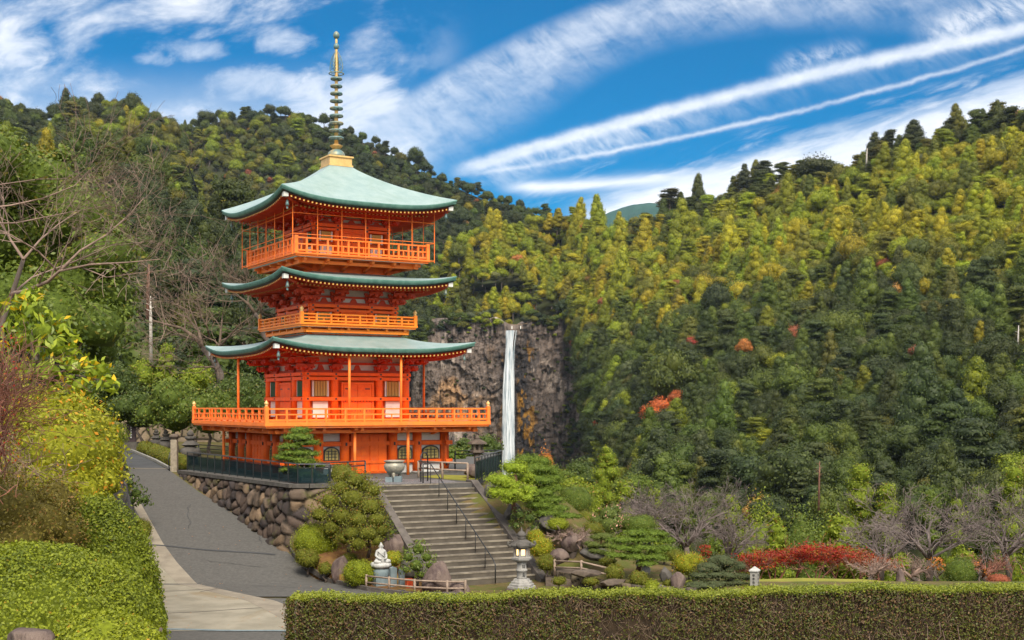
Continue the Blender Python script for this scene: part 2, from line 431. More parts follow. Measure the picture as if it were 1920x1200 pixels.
def limb_tree(r, base, top, r0, n=5, bend=.06):
    pts = []
    for i in range(n + 1):
        t = i / n; p = Vector(base).lerp(Vector(top), t)
        if 0 < i < n: p += Vector((r.normal(0, bend), r.normal(0, bend), 0)) * (Vector(top) - Vector(base)).length
        pts.append(p)
    return pts, [r0 * (1 - .75 * i / n) for i in range(n + 1)]
def branch_out(mb, r, p, d, L, rad, depth, droop=0.0, up=.15, n=3, seg=4, wig=.16, split=.62, minr=.004):
    """recursive bare branching"""
    pts = [Vector(p)]; rs = [rad]; d = Vector(d).normalized(); q = Vector(p); kids = []
    for i in range(seg):
        d = (d + Vector((r.normal(0, wig), r.normal(0, wig), r.normal(0, wig) + up * .25 - droop * .25))).normalized()
        q = q + d * (L / seg); pts.append(q.copy()); rs.append(max(minr, rad * (1 - .62 * (i + 1) / seg)))
        if depth > 0 and i >= 0: kids.append((q.copy(), d.copy(), rs[-1]))
    mb.tube(pts, rs, 5 if rad > .03 else 3, False)
    if depth > 0:
        for k in range(n):
            q, dd, rr = kids[min(len(kids) - 1, int(r.integers(max(0, len(kids) - 3), len(kids))))] if k else kids[-1]
            ax = dd.orthogonal().normalized(); ax.rotate(Matrix.Rotation(r.uniform(0, 6.28), 3, dd))
            nd = dd.copy(); nd.rotate(Matrix.Rotation(r.uniform(.25, .95), 3, ax))
            branch_out(mb, r, q, nd, L * split * r.uniform(.75, 1.25), max(minr, rr * .75), depth - 1, droop, up, n, seg, wig, split, minr)

# ------------------------------------------------------------------ material library
mat('vermilion', (.86, .140, .010), (.74, .105, .010), 3.2, .55, .25, bmp=.08, bscale=40, lo=.3, hi=.7, stain=(.58, .12, .035, .55))
mat('vermilion_rail', (.88, .21, .030), (.78, .165, .025), 3.0, .55, .25, bmp=.08, bscale=40, lo=.3, hi=.7, stain=(.62, .20, .07, .6))
mat('amber_rail', (.85, .25, .018), (.82, .19, .015), 1.6, .5, .3)
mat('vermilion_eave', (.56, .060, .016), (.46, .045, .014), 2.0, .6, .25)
mat('plaster', (.66, .64, .60), (.56, .54, .50), 1.5, .8, .2)
mat('plaster_grey', (.62, .62, .60), (.52, .52, .50), 1.5, .8, .2)
def copper_mat():
    m, T, out = mat_new('copper'); tc = T.node('ShaderNodeTexCoord').outputs['Object']; sp = T.node('ShaderNodeSeparateXYZ'); T.l.new(tc, sp.inputs[0])
    ax, ay = T.m('ABSOLUTE', sp.outputs[0]), T.m('ABSOLUTE', sp.outputs[1]); rad = T.m('MAXIMUM', ax, ay); along = T.m('MINIMUM', ax, ay)
    row = T.m('MULTIPLY', rad, 7.0); fr = T.m('FRACT', row); seam = T.ramp(fr, .0, .16)
    jog = T.m('FRACT', T.m('ADD', T.m('MULTIPLY', T.m('ADD', sp.outputs[0], T.m('MULTIPLY', sp.outputs[1], 1.0)), 2.2), T.m('MULTIPLY', T.m('FLOOR', row), .37)))
    sh = T.m('MULTIPLY', T.ramp(jog, 0, .05), seam)
    n1 = T.noise(tc, 1.4, 6, .65); n2 = T.noise(tc, 6, 5, .6)
    c = T.mix(T.ramp(n1, .35, .65), (.190, .280, .278), (.250, .335, .335)); c = T.mix(T.m('MULTIPLY', T.ramp(n2, .5, .7), .35), c, (.20, .30, .27))
    c = T.mix(T.m('MULTIPLY', T.ramp(T.noise(tc, .5, 8, .7, .6), .50, .66), .5), c, (.16, .24, .205)); c = T.mix(T.m('MULTIPLY', T.m('SUBTRACT', 1.0, sh), .45), c, (.10, .17, .15))
    T.l.new(bsdf(T, c, .42, .5, 0, bump(T, T.m('ADD', T.m('MULTIPLY', fr, -.6), T.m('MULTIPLY', n2, .4)), .4, .03)).outputs[0], out.inputs[0])
copper_mat()
mat('copper_edge', (.07, .17, .145), (.11, .23, .195), 3, .55, .35)
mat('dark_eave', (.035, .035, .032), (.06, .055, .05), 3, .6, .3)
mat('gold', (.68, .43, .16), (.55, .34, .12), 4, .45, .5, .25)
mat('gold_paint', (.56, .35, .09), None, 4, .5, .3)
mat('brass_patina', (.11, .19, .20), (.30, .26, .14), 2.2, .5, .5, .3, lo=.45, hi=.7)
mat('black_metal', (.018, .020, .022), None, 3, .4, .5, .2)
mat('steel_grey', (.10, .105, .11), None, 3, .45, .5, .4)
mat('green_lattice', (.03, .11, .05), None, 3, .6, .3)
mat('dark_inside', (.010, .010, .011), None, 3, .7, .2)
mat('window_gold', (.42, .33, .10), (.30, .25, .10), 6, .5, .3)
mat('asphalt', (.098, .094, .089), (.070, .068, .065), 9, .9, .2, bmp=.5, bscale=60, bdist=.012, lo=.3, hi=.7, stain=(.055, .053, .050, .4))
mat('asphalt_dark', (.045, .047, .051), (.062, .064, .069), .8, .9, .2, bmp=.35, bscale=60, bdist=.01)
mat('concrete', (.27, .245, .195), (.20, .182, .142), .9, .9, .2, bmp=.15, bscale=40, bdist=.006, stain=(.20, .155, .095, .75))
mat('concrete_strip', (.19, .165, .132), (.245, .215, .172), 1.4, .9, .2, bmp=.2, bscale=40, bdist=.006, stain=(.14, .12, .10, .5))
mat('stair_stone', (.105, .090, .072), (.066, .056, .046), 1.4, .9, .2, bmp=.3, bscale=30, bdist=.01, stain=(.055, .050, .042, .7))
mat('stair_edge', (.25, .22, .175), (.15, .13, .105), 2.0, .9, .2, bmp=.3, bscale=30, bdist=.01, stain=(.12, .11, .09, .6))
mat('stone_coping', (.12, .105, .095), (.075, .065, .06), 1.8, .9, .2, bmp=.3, bscale=25, stain=(.045, .04, .036, .6))
mat('granite', (.30, .29, .275), (.21, .205, .195), 5, .85, .25, bmp=.3, bscale=40, bdist=.008, stain=(.18, .17, .16, .6))
mat('granite_dark', (.105, .096, .088), (.065, .060, .055), 4, .9, .2, bmp=.4, bscale=30, bdist=.012, stain=(.07, .075, .05, .6))
mat('stone_brown', (.125, .098, .078), (.075, .058, .048), 2.2, .9, .2, bmp=.6, bscale=9, bdist=.05, stain=(.10, .105, .03, .7))
mat('rock_purple', (.075, .052, .050), (.15, .112, .095), 2.6, .85, .25, bmp=1.0, bscale=9, bdist=.07, stretch=(1, 1, .35), stain=(.10, .065, .07, .8))
mat('blue_stone', (.17, .215, .235), (.125, .165, .185), 4, .7, .3, bmp=.2, bscale=30, bdist=.01)
mat('marble_white', (.42, .42, .41), (.33, .33, .32), 4, .6, .3)
mat('bronze', (.22, .215, .18), (.35, .32, .25), 5, .5, .4, .35, bmp=.2, bscale=20)
mat('soil', (.12, .060, .028), (.17, .095, .035), 2.5, .95, .1, bmp=.8, bscale=14, bdist=.04, stain=(.20, .17, .03, .8))
mat('moss_ground', (.075, .085, .02), (.12, .085, .04), 1.4, .95, .1, bmp=.8, bscale=10, bdist=.05)
mat('lawn', (.22, .205, .038), (.17, .175, .032), 1.0, .95, .1, bmp=.5, bscale=60)
mat('bamboo_rail', (.30, .225, .175), (.20, .15, .115), 6, .7, .3)
mat('granite_post', (.30, .26, .20), (.20, .17, .13), 6, .9, .2, bmp=.4, bscale=30, bdist=.01)
mat('bark', (.13, .105, .09), (.07, .055, .048), 4, .95, .15, bmp=.8, bscale=16, stretch=(1, 1, .3))
mat('bark_red', (.20, .10, .07), (.11, .06, .045), 4, .95, .15, bmp=.8, bscale=16, stretch=(1, 1, .3))
mat('twig_pink', (.27, .19, .155), (.17, .12, .10), 3, .9, .15)
mat('twig_mauve', (.18, .145, .138), (.11, .09, .085), 3, .9, .15)
mat('twig_tan', (.30, .22, .15), (.17, .115, .08), 3, .9, .15)
mat('twig_dark', (.16, .115, .085), (.09, .065, .05), 3, .9, .15)
mat('twig_rust', (.24, .10, .07), (.16, .09, .07), 3, .9, .15)
mat('dead_white', (.45, .42, .38), (.33, .30, .27), 3, .9, .15)
mat('red_box', (.62, .10, .03), None, 3, .6, .3)
mat('pebble', (.085, .085, .095), (.22, .21, .21), 11, .6, .4, bmp=1.0, bscale=11, bdist=.05, lo=.45, hi=.6)
mat('valley', (.045, .055, .02), (.06, .06, .03), .2, .95, .1)
mat('forest_floor', (.030, .036, .014), (.040, .040, .018), .05, .95, .1)
mat('far_wood', (.036, .085, .075), (.028, .068, .065), .02, .95, .1)  # bluish tone has the haze of distance put into the colour
mat('hedge_core', (.060, .042, .028), (.035, .026, .018), 6, .95, .1, bmp=1, bscale=30)
mat('letter_white', (.85, .85, .82), None, 3, .8, .2)
mat('letter_dark', (.05, .05, .05), None, 3, .8, .2)
mat('slab_dark', (.040, .026, .030), (.06, .04, .045), 4, .6, .3)
emis('lamp_glow', (1.0, .55, .22), 2.2)
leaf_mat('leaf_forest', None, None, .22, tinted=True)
leaf_mat('leaf_azalea', (.075, .105, .010), (.27, .30, .016), .28, third=(.36, .22, .02, .012))
leaf_mat('leaf_azalea_mid', (.058, .085, .010), (.225, .26, .015), .26, third=(.30, .20, .02, .008))
leaf_mat('leaf_azalea_deep', (.050, .075, .010), (.190, .225, .014), .25, third=(.30, .20, .02, .01))  # darker leaf colour stands in for shade between the clipped domes
leaf_mat('leaf_azalea_gold', (.105, .125, .011), (.32, .31, .017), .28, third=(.50, .22, .02, .09))
leaf_mat('leaf_azalea_brown', (.060, .050, .014), (.185, .150, .024), .25, third=(.24, .13, .04, .12))  # brown twiggy tone, darkened to paint the shade under the loose bush
leaf_mat('leaf_azalea_dark', (.070, .085, .012), (.17, .17, .018), .25, third=(.20, .10, .02, .06))
leaf_mat('leaf_broad', (.085, .135, .014), (.30, .36, .03), .25, .35, third=(.62, .40, .02, .11))
leaf_mat('leaf_dark', (.030, .050, .012), (.085, .120, .022), .2, .45, third=(.12, .11, .02, .08))
leaf_mat('leaf_mid', (.045, .075, .014), (.13, .17, .022), .22, .5, third=(.16, .14, .02, .08))
leaf_mat('leaf_grey', (.045, .060, .030), (.095, .11, .045), .2, .6, third=(.12, .09, .04, .08))
leaf_mat('leaf_pine', (.050, .090, .013), (.150, .205, .024), .25, .6)
leaf_mat('leaf_pine_light', (.11, .18, .012), (.30, .36, .03), .25, .6)
leaf_mat('leaf_pine_olive', (.050, .072, .018), (.13, .155, .03), .25, .6)
leaf_mat('leaf_cedar', (.065, .105, .010), (.22, .26, .018), .22, .6, third=(.20, .13, .02, .07))
leaf_mat('leaf_red', (.13, .012, .010), (.34, .026, .014), .3, .6, third=(.30, .09, .02, .22))
leaf_mat('leaf_orange', (.34, .10, .02), (.50, .20, .04), .35, .6)
leaf_mat('leaf_rust', (.20, .055, .030), (.34, .11, .055), .3, .6)
leaf_mat('leaf_camellia', (.05, .075, .018), (.13, .16, .03), .2, .4, third=(.62, .30, .26, .12))
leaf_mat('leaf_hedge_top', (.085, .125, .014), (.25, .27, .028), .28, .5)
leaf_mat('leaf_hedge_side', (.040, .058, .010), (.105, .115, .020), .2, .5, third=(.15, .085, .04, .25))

# ------------------------------------------------------------------ lie of the land
TZ = 0.0; CZ = -3.5
def bank_x(y): return np.interp(y, [-20, 0, 9, 37, 53, 57, 64, 72, 80, 110], [-1.5, -1.7, -3.4, -10.9, -16.1, -17.2, -19.9, -23.2, -26.3, -38])
def bank_z(y): return np.interp(y, [-20, 10, 37, 53, 80, 120], [1.8, 1.8, 2.0, 2.3, 2.6, 3.0])
def road_z(y): return np.interp(y, [-60, 5, 15, 19, 25, 33, 48.3, 64, 80, 120], [1.8, 1.8, -.5, -1.1, -2.5, CZ, CZ, -.02, .40, 1.2])
def land(x, y):
    x = np.asarray(x, float); y = np.asarray(y, float)
    z = road_z(y) + 0 * x
    right = smooth(x, -9.5, -7.5)                       # east of the ramp the ground stays at court level, then falls to the valley
    low = np.where(y > 33, CZ, road_z(y))
    low = low + 3.2 * smooth(y, 49.5, 55) * (1 - smooth(x, .5, 6.0)) * (y > 40)
    low = low - 13.0 * smooth(y, 64, 84) * smooth(x, -1.2, 1.4)
    low = low - np.interp(y, [47, 53, 60, 66, 84], [0, .95, 1.9, 2.6, 3.0]) * smooth(x, 5.5, 10)
    z = z * (1 - right) + low * right
    s1 = ((x - 1.6) * 4.1 + (y - 49.4) * 3.0) / 5.08; s2 = np.where(x > 4.6, y - 45.3 + .28 * (x - 4.6), s1)
    low_add = .36 * smooth(s2, .05, .5) * (x > 1.3) * (y > 43) * (1 - smooth(y, 60, 64)); z = z + low_add
    z = z - 26 * smooth(y, 84, 150) * smooth(x, -1.2, 1.4)
    b = bank_x(y); t = smooth(b - 1.1 - x, 0, .8)
    z = z * (1 - t) + (bank_z(y) + 1.8 * smooth(b - x, 2, 12) * smooth(y, 20, 40)) * t
    z = np.where(y > 96, z - 44 * smooth(y, 96, 150) * smooth(x, -30, -18) * (x < 1.4), z)
    return z
def landz(x, y): return float(land(np.array([x]), np.array([y]))[0])
xs = np.unique(np.concatenate([np.linspace(-2400, -60, 14), np.arange(-60, 60, .6), np.linspace(60, 2400, 14)]))
ys = np.unique(np.concatenate([np.linspace(-500, -20, 8), np.arange(-20, 125, .6), np.linspace(125, 2600, 22)]))
X, Y = np.meshgrid(xs, ys)
Z = land(X, Y) - .05 + .06 * fbm(X * .7, Y * .7) * (np.abs(X) < 60)
Z = np.where(Y > 150, np.minimum(Z, -45), Z)
struct(link('ground', grid_mesh('ground', np.stack([X, Y, Z], -1)), MATS['moss_ground']))

def ribbon(name, ys_, lx, rx, off, m, nx=12):
    """a sheet that follows the land between a left and a right edge"""
    ys_ = np.asarray(ys_, float); L = np.asarray(lx, float); Rr = np.asarray(rx, float)
    t = np.linspace(0, 1, nx)[None, :]; Xr = L[:, None] * (1 - t) + Rr[:, None] * t; Yr = np.repeat(ys_[:, None], nx, 1)
    return struct(link(name, grid_mesh(name, np.stack([Xr, Yr, land(Xr, Yr) + off], -1)), MATS[m]))
def curve_y(ys_, pts): return np.interp(ys_, [p[0] for p in pts], [p[1] for p in pts])
yy = np.arange(26, 86, .4)
right_edge = [(26, 9), (44.4, 9), (45.2, -3.4), (46.6, -5.35), (48.8, -7.06), (50.8, -8.65), (52.4, -9.5), (57, -12.4), (60.3, -14.9), (64, -17.3), (72, -20.6), (80, -24.2), (86, -27)]
def redge(y): return curve_y(y, right_edge)
up = yy[yy >= 44.8]
ribbon('road', up, bank_x(up) + .02, redge(up) - .05, .004, 'asphalt', 26)
lowr = yy[yy <= 45.0]
ribbon('road_lower', lowr, bank_x(lowr) + .02, np.full(len(lowr), 8.0), .004, 'asphalt', 40)
fr = np.arange(66.5, 86, .5)
ribbon('road_upper', fr, bank_x(fr) + .02, redge(fr) - .05, .010, 'asphalt_dark', 12)
# pale concrete panel and strip beside the road
yp = np.arange(38.3, 53.0, .25)
strip_r = [(37, -4.6), (42, -7.1), (44.2, -8.35), (46.4, -10.4), (48.4, -12.2), (50.7, -13.55), (53, -14.75), (57, -16.6), (60, -18.0)]
strip_l = [(37, -5.7), (42, -8.2), (44.2, -9.35), (46.4, -11.2), (48.4, -12.95), (50.7, -14.35), (53, -15.35), (57, -17.0), (60, -18.4)]
def sl(y): return curve_y(y, strip_l)
def sr(y): return curve_y(y, strip_r)
ribbon('concrete_panel', yp, bank_x(yp) + .45 + .25 * smooth(yp, 50, 53), sl(yp), .012, 'concrete', 14)
yp2 = np.arange(38.3, 60, .25)
ribbon('concrete_strip', yp2, sl(yp2), sr(yp2), .016, 'concrete_strip', 6)
def seam(name, p, q, w, m, off=.022):
    n = 24; a = np.linspace(0, 1, n); x = p[0] + (q[0] - p[0]) * a; y = p[1] + (q[1] - p[1]) * a + .05 * np.sin(a * 9)
    d = np.array([-(q[1] - p[1]), q[0] - p[0]]); d = d / np.hypot(*d) * w / 2
    G = np.stack([np.stack([x + s * d[0], y + s * d[1], land(x + s * d[0], y + s * d[1]) + off], -1) for s in (-1, 1)], 0)
    struct(link(name, grid_mesh(name, G), MATS[m]))
seam('road_seam', (bank_x(53) + .4, 52.9), (-9.75, 51.6), .13, 'asphalt_dark')
seam('road_seam', (bank_x(66.4), 66.6), (-18.3, 66.3), .35, 'concrete_strip')
seam('panel_seam', (bank_x(46.5) + .5, 46.2), (sl(46.8), 46.8), .05, 'stone_coping')
seam('panel_seam', (bank_x(42) + .5, 41.2), (sl(42.6), 42.6), .05, 'stone_coping')
seam('panel_seam', (bank_x(39) + .4, 38.55), (-6.5, 38.2), .22, 'blue_stone')
seam('panel_seam', (-11.5, 46.2), (-11.0, 47.3), .04, 'stone_coping')
q = np.random.default_rng(17)
for (x0, y0, x1, y1) in ((-12.6, 57.5, -13.4, 61.5), (-9.8, 50.2, -12.4, 50.9), (-6.9, 46.9, -10.0, 47.9), (-14.2, 55.0, -15.0, 58.5), (-3.0, 43.0, -9.2, 45.1), (-10.6, 53.0, -11.3, 55.6)):
    n = 30; t = np.linspace(0, 1, n); wob = np.cumsum(q.normal(0, .035, n)); wob -= wob[0] + (wob[-1] - wob[0]) * t; dx, dy = x1 - x0, y1 - y0; L = math.hypot(dx, dy)
    x = x0 + dx * t - dy / L * wob; y = y0 + dy * t + dx / L * wob; w = .008 + .007 * np.abs(np.sin(t * 9)); G = np.stack([np.stack([x - s * dy / L * w, y + s * dx / L * w, land(x, y) + .024], -1) for s in (-1, 1)], 0)
    struct(link('road_crack', grid_mesh('road_crack', G), MATS['asphalt_dark']))
# drain pipe along the wall foot
mb = MB(); yq = np.arange(38, 54, .5); mb.tube([(bank_x(y) + .33 + .18 * math.sin((y - 38) * .35), y, landz(bank_x(y) + .4, y) + .06) for y in yq], .05, 6)
tag(mb.build('drain_pipe', MATS['dark_inside']), 'thin black drain hose running along the foot of the dark stone bank wall', 'pipe')

# ------------------------------------------------------------------ terrace, retaining wall, stairs
A_ = (-16.9, 63.9); B_ = (-9.2, 52.6); C_ = (-5.78, 53.3); D_ = (-1.76, 55.1); E_ = (-.75, 72.0)
poly = [A_, B_, C_, D_, E_, (-1.2, 96), (-30, 100), (-23.2, 78.5), (-20.0, 71.0)]
mb = MB(); n = len(poly)
mb.add([(x, y, 0.0) for x, y in poly] + [(x + (.0), y, -.35) for x, y in poly], [tuple(range(n))] + [(i, i + n, (i + 1) % n + n, (i + 1) % n) for i in range(n)])
struct(mb.build('terrace_ground', MATS['asphalt']))
def sheet(name, pts, z, m):
    mb = MB(); mb.add([(x, y, z) for x, y in pts], [tuple(range(len(pts)))]); return struct(mb.build(name, MATS[m]))
Vx, Vy = .504, -.864; Ux, Uy = .864, .504
sheet('pebble_ground', [(-7.9, 54.6), (-5.5, 53.75), (-2.3, 55.2), (-3.0, 57.2), (-6.6, 58.0)], .006, 'pebble')
sheet('lawn_patch', [(-3.0, 57.4), (-1.6, 55.9), (-1.35, 60.2), (-3.6, 61.4), (-4.4, 59.6)], .010, 'lawn')
def stone_wall(name, pts, ztop, zbot, batter, cell, m, amp=.16, seed=1.0, cols=None, rough=.5):
    """rubble wall: each stone bulges and has its own tone; pts run along the top edge"""
    pts = np.array(pts, float); seg = np.hypot(*np.diff(pts, axis=0).T); s = np.concatenate([[0], np.cumsum(seg)])
    res = .065; ns = int(s[-1] / res); S = np.linspace(0, s[-1], ns); px_ = np.interp(S, s, pts[:, 0]); py_ = np.interp(S, s, pts[:, 1])
    tx = np.gradient(px_); ty = np.gradient(py_); k = np.hypot(tx, ty); nx, ny = ty / k, -tx / k
    for _ in range(14): nx[1:-1] = (nx[:-2] + nx[2:] + nx[1:-1]) / 3; ny[1:-1] = (ny[:-2] + ny[2:] + ny[1:-1]) / 3
    hmax = float(np.max(ztop(px_, py_) - zbot(px_, py_))); nt = max(8, int(hmax / res))
    t = np.linspace(0, 1, nt)[:, None]; zt = ztop(px_, py_)[None]; zb = zbot(px_, py_)[None]
    Zw = zt + (zb - zt) * t; dep = (zt - Zw)
    wx = S[None] / cell + .35 * fbm(S[None] * .8, Zw * .8, 3, seed); wy = Zw / (cell * .82) + .35 * fbm(S[None] * .8 + 9, Zw * .8, 3, seed)
    e, cid, dx, dy = voronoi(wx, wy, seed)
    bul = amp * (1 - np.exp(-e / .16)) + amp * .8 * (cid - .5) + amp * (dx * (cid - .5) + dy * (hashn(cid * 91, cid * 13) - .5)) * 1.2 + rough * amp * fbm(S[None] * 3, Zw * 3, 4, seed + 5)
    off = batter * dep + bul * np.minimum(1, 12 * t + .25)
    G = np.stack([px_[None] + nx[None] * off, py_[None] + ny[None] * off, Zw], -1)
    me = grid_mesh(name, G, True)
    c0, c1, c2, c3 = [np.array(q) for q in (cols or ((.16, .12, .10), (.30, .22, .15), (.10, .075, .075), (.20, .165, .13)))]
    f = cid[..., None]; col = np.where(f < .34, c0, np.where(f < .55, c1, np.where(f < .78, c2, c3)))
    gap = smooth(e, .01, .17)[..., None]
    col = col * (.72 + .5 * (hashn(cid * 57, cid * 31)[..., None])) * gap + np.array((.016, .014, .012)) * (1 - gap)
    set_color(me, 'stone', col.reshape(-1, 3))
    return link(name, me, MATS[m])
def vcol_mat(name, rough=.9, bscale=14, moss=(.10, .10, .03, .5)):
    m, T, out = mat_new(name); a = T.node('ShaderNodeAttribute', attribute_name='stone').outputs['Color']
    tc = T.node('ShaderNodeTexCoord').outputs['Object']; n1 = T.noise(tc, 5, 6, .65)
    c = T.mix(1.0, a, T.mix(n1, (.55, .53, .52), (1.5, 1.45, 1.35)), 'MULTIPLY')
    c = T.mix(T.m('MULTIPLY', T.ramp(T.noise(tc, .9, 6, .7), .54, .66), moss[3]), c, moss[:3])
    T.l.new(bsdf(T, c, rough, .2, 0, bump(T, T.noise(tc, bscale, 6, .65), .7, .03)).outputs[0], out.inputs[0])
vcol_mat('rubble')
wpts = [(A_[0] - .3, A_[1] + .5)] + [tuple(np.array(A_) * (1 - t) + np.array(B_) * t) for t in np.linspace(0, 1, 12)[:-1]] + [(B_[0] + .02, B_[1] - .02), (-8.5, 52.62)] + [C_]
o = stone_wall('retaining_wall', wpts, lambda x, y: 0 * x - .06, lambda x, y: np.minimum(land(x - .5, y - .3) - .25, -.4), .20, .62, 'rubble', .19, 2.0, ((.080, .060, .052), (.150, .108, .075), (.045, .037, .038), (.105, .080, .064)))
tag(o, 'brown rubble stone retaining wall under the pagoda terrace beside the road', 'stone wall')
mb = MB(); cp = [Vector((x, y, .02)) for x, y in [A_, B_, (-8.5, 52.62), C_]]
for a, b in zip(cp[:-1], cp[1:]): mb.beam(a, b, .34, .16)
mb.build('coping', MATS['granite_dark'], o)
# dark stone wall holding the planted bank
ybk = np.linspace(20, 70, 40); o = stone_wall('bank_wall', [(bank_x(y) - .75, y) for y in ybk], lambda x, y: bank_z(y) + .0 * x, lambda x, y: land(bank_x(y) + .4, y) - .3, .17, .8, 'rubble', .10, 6.0,
    ((.075, .070, .075), (.11, .10, .10), (.05, .046, .05), (.09, .085, .085)))

tag(o, 'dark grey stone wall holding the azalea bank along the road', 'stone wall')

# stairs: local x across (to the right), local -y down towards the court
NS = 18; RUN = 6.43; W = 4.35
st = empty('stairs', ((C_[0] + D_[0]) / 2 + .02, (C_[1] + D_[1]) / 2, 0), 'broad flight of weathered stone steps climbing to the pagoda', 'stairs', rz=math.atan2(D_[1] - C_[1], D_[0] - C_[0]) + R(2.5))
rise = 3.5 / NS; tread = RUN / NS
mb = MB(); me2 = MB()
for i in range(NS):
    y1 = -tread * i; z1 = -rise * i
    mb.bb(-W / 2, W / 2, y1 - tread, y1 + .25, z1 - rise - .6, z1 - rise) if i < NS - 1 else None
    me2.bb(-W / 2 + .003, W / 2 - .003, y1 - .02, y1 + .10, z1 - .055, z1 + .006)
mb.bb(-W / 2, W / 2, -.0, .5, -1.0, -.004)
mb.build('tread_block', MATS['stair_stone'], st); me2.build('nosing', MATS['stair_edge'], st)
for s in (-1, 1):
    mb = MB(); x = s * (W / 2 + .17)
    mb.prism([(0, 0)], 0, 0) if False else None
    pr = [(.55, .10), (.0, .10), (-RUN - .15, -3.42), (-RUN - .15, -3.7), (-RUN + .2, -4.0), (.55, -.9)]
    vs = [(x - .17, y, z) for y, z in pr] + [(x + .17, y, z) for y, z in pr]; k = len(pr)
    mb.add(vs, [tuple(range(k)), tuple(range(2 * k - 1, k - 1, -1))] + [(i, i + k, (i + 1) % k + k, (i + 1) % k) for i in range(k)])
    mb.build('side_curb', MATS['stone_coping'], st)
# centre handrail
def stair_pt(x, t, h): return (x, -RUN * t, -3.5 * t + h)
hr = empty('stair_handrail', st.location, 'slim dark metal handrail running down the middle of the stone stairs', 'handrail', rz=st.rotation_euler.z)
mb = MB(); mb.tube([stair_pt(.25, -.02, .82), stair_pt(.25, .0, .86), stair_pt(.25, .97, .80), stair_pt(.25, 1.0, .72), stair_pt(.25, 1.0, .0)], .024, 6); mb.build('top_rail', MATS['black_metal'], hr)
for k in range(7):
    mb = MB(); t = k / 7; mb.tube([stair_pt(.25, t, .0), stair_pt(.25, t, .85)], .017, 6); mb.build('post', MATS['black_metal'], hr)

# garden bed beside the stairs
bed = [(-9.25, 52.2), (-8.65, 50.8), (-7.06, 48.8), (-5.35, 46.6), (-3.45, 45.05), (-1.73, 45.35), (-2.45, 47.8), (-5.75, 53.1)]
def bed_z(x, y): return CZ + .08 + 1.15 * float(smooth(y - .25 * (x + 5), 46.8, 52.5))
mbv = []; ed = np.array(bed)
gx, gy = np.meshgrid(np.linspace(-9.4, -1.5, 90), np.linspace(45, 53.2, 90))
ins = np.zeros(gx.shape, bool); j = len(ed) - 1
for i in range(len(ed)):
    c = ((ed[i, 1] > gy) != (ed[j, 1] > gy)) & (gx < (ed[j, 0] - ed[i, 0]) * (gy - ed[i, 1]) / (ed[j, 1] - ed[i, 1] + 1e-9) + ed[i, 0]); ins ^= c; j = i
gz = np.vectorize(bed_z)(gx, gy) + .07 * fbm(gx * 2, gy * 2); gz = np.where(ins, gz, CZ - .8)
idx = np.arange(gx.size).reshape(gx.shape); q = np.stack([idx[:-1, :-1], idx[:-1, 1:], idx[1:, 1:], idx[1:, :-1]], -1).reshape(-1, 4); q = q[ins.ravel()[q].any(1)]
struct(link('garden_bed', np_mesh('garden_bed', np.stack([gx, gy, gz], -1).reshape(-1, 3), [q], True), MATS['soil']))
mb = MB(); kp = [Vector((x, y, CZ + .05 if y < 48.3 else landz(x, y) + .05)) for x, y in bed[:6]]
for a, b in zip(kp[:-1], kp[1:]): mb.beam(a, b, .12, .22)
struct(mb.build('bed_kerb', MATS['stone_coping']))

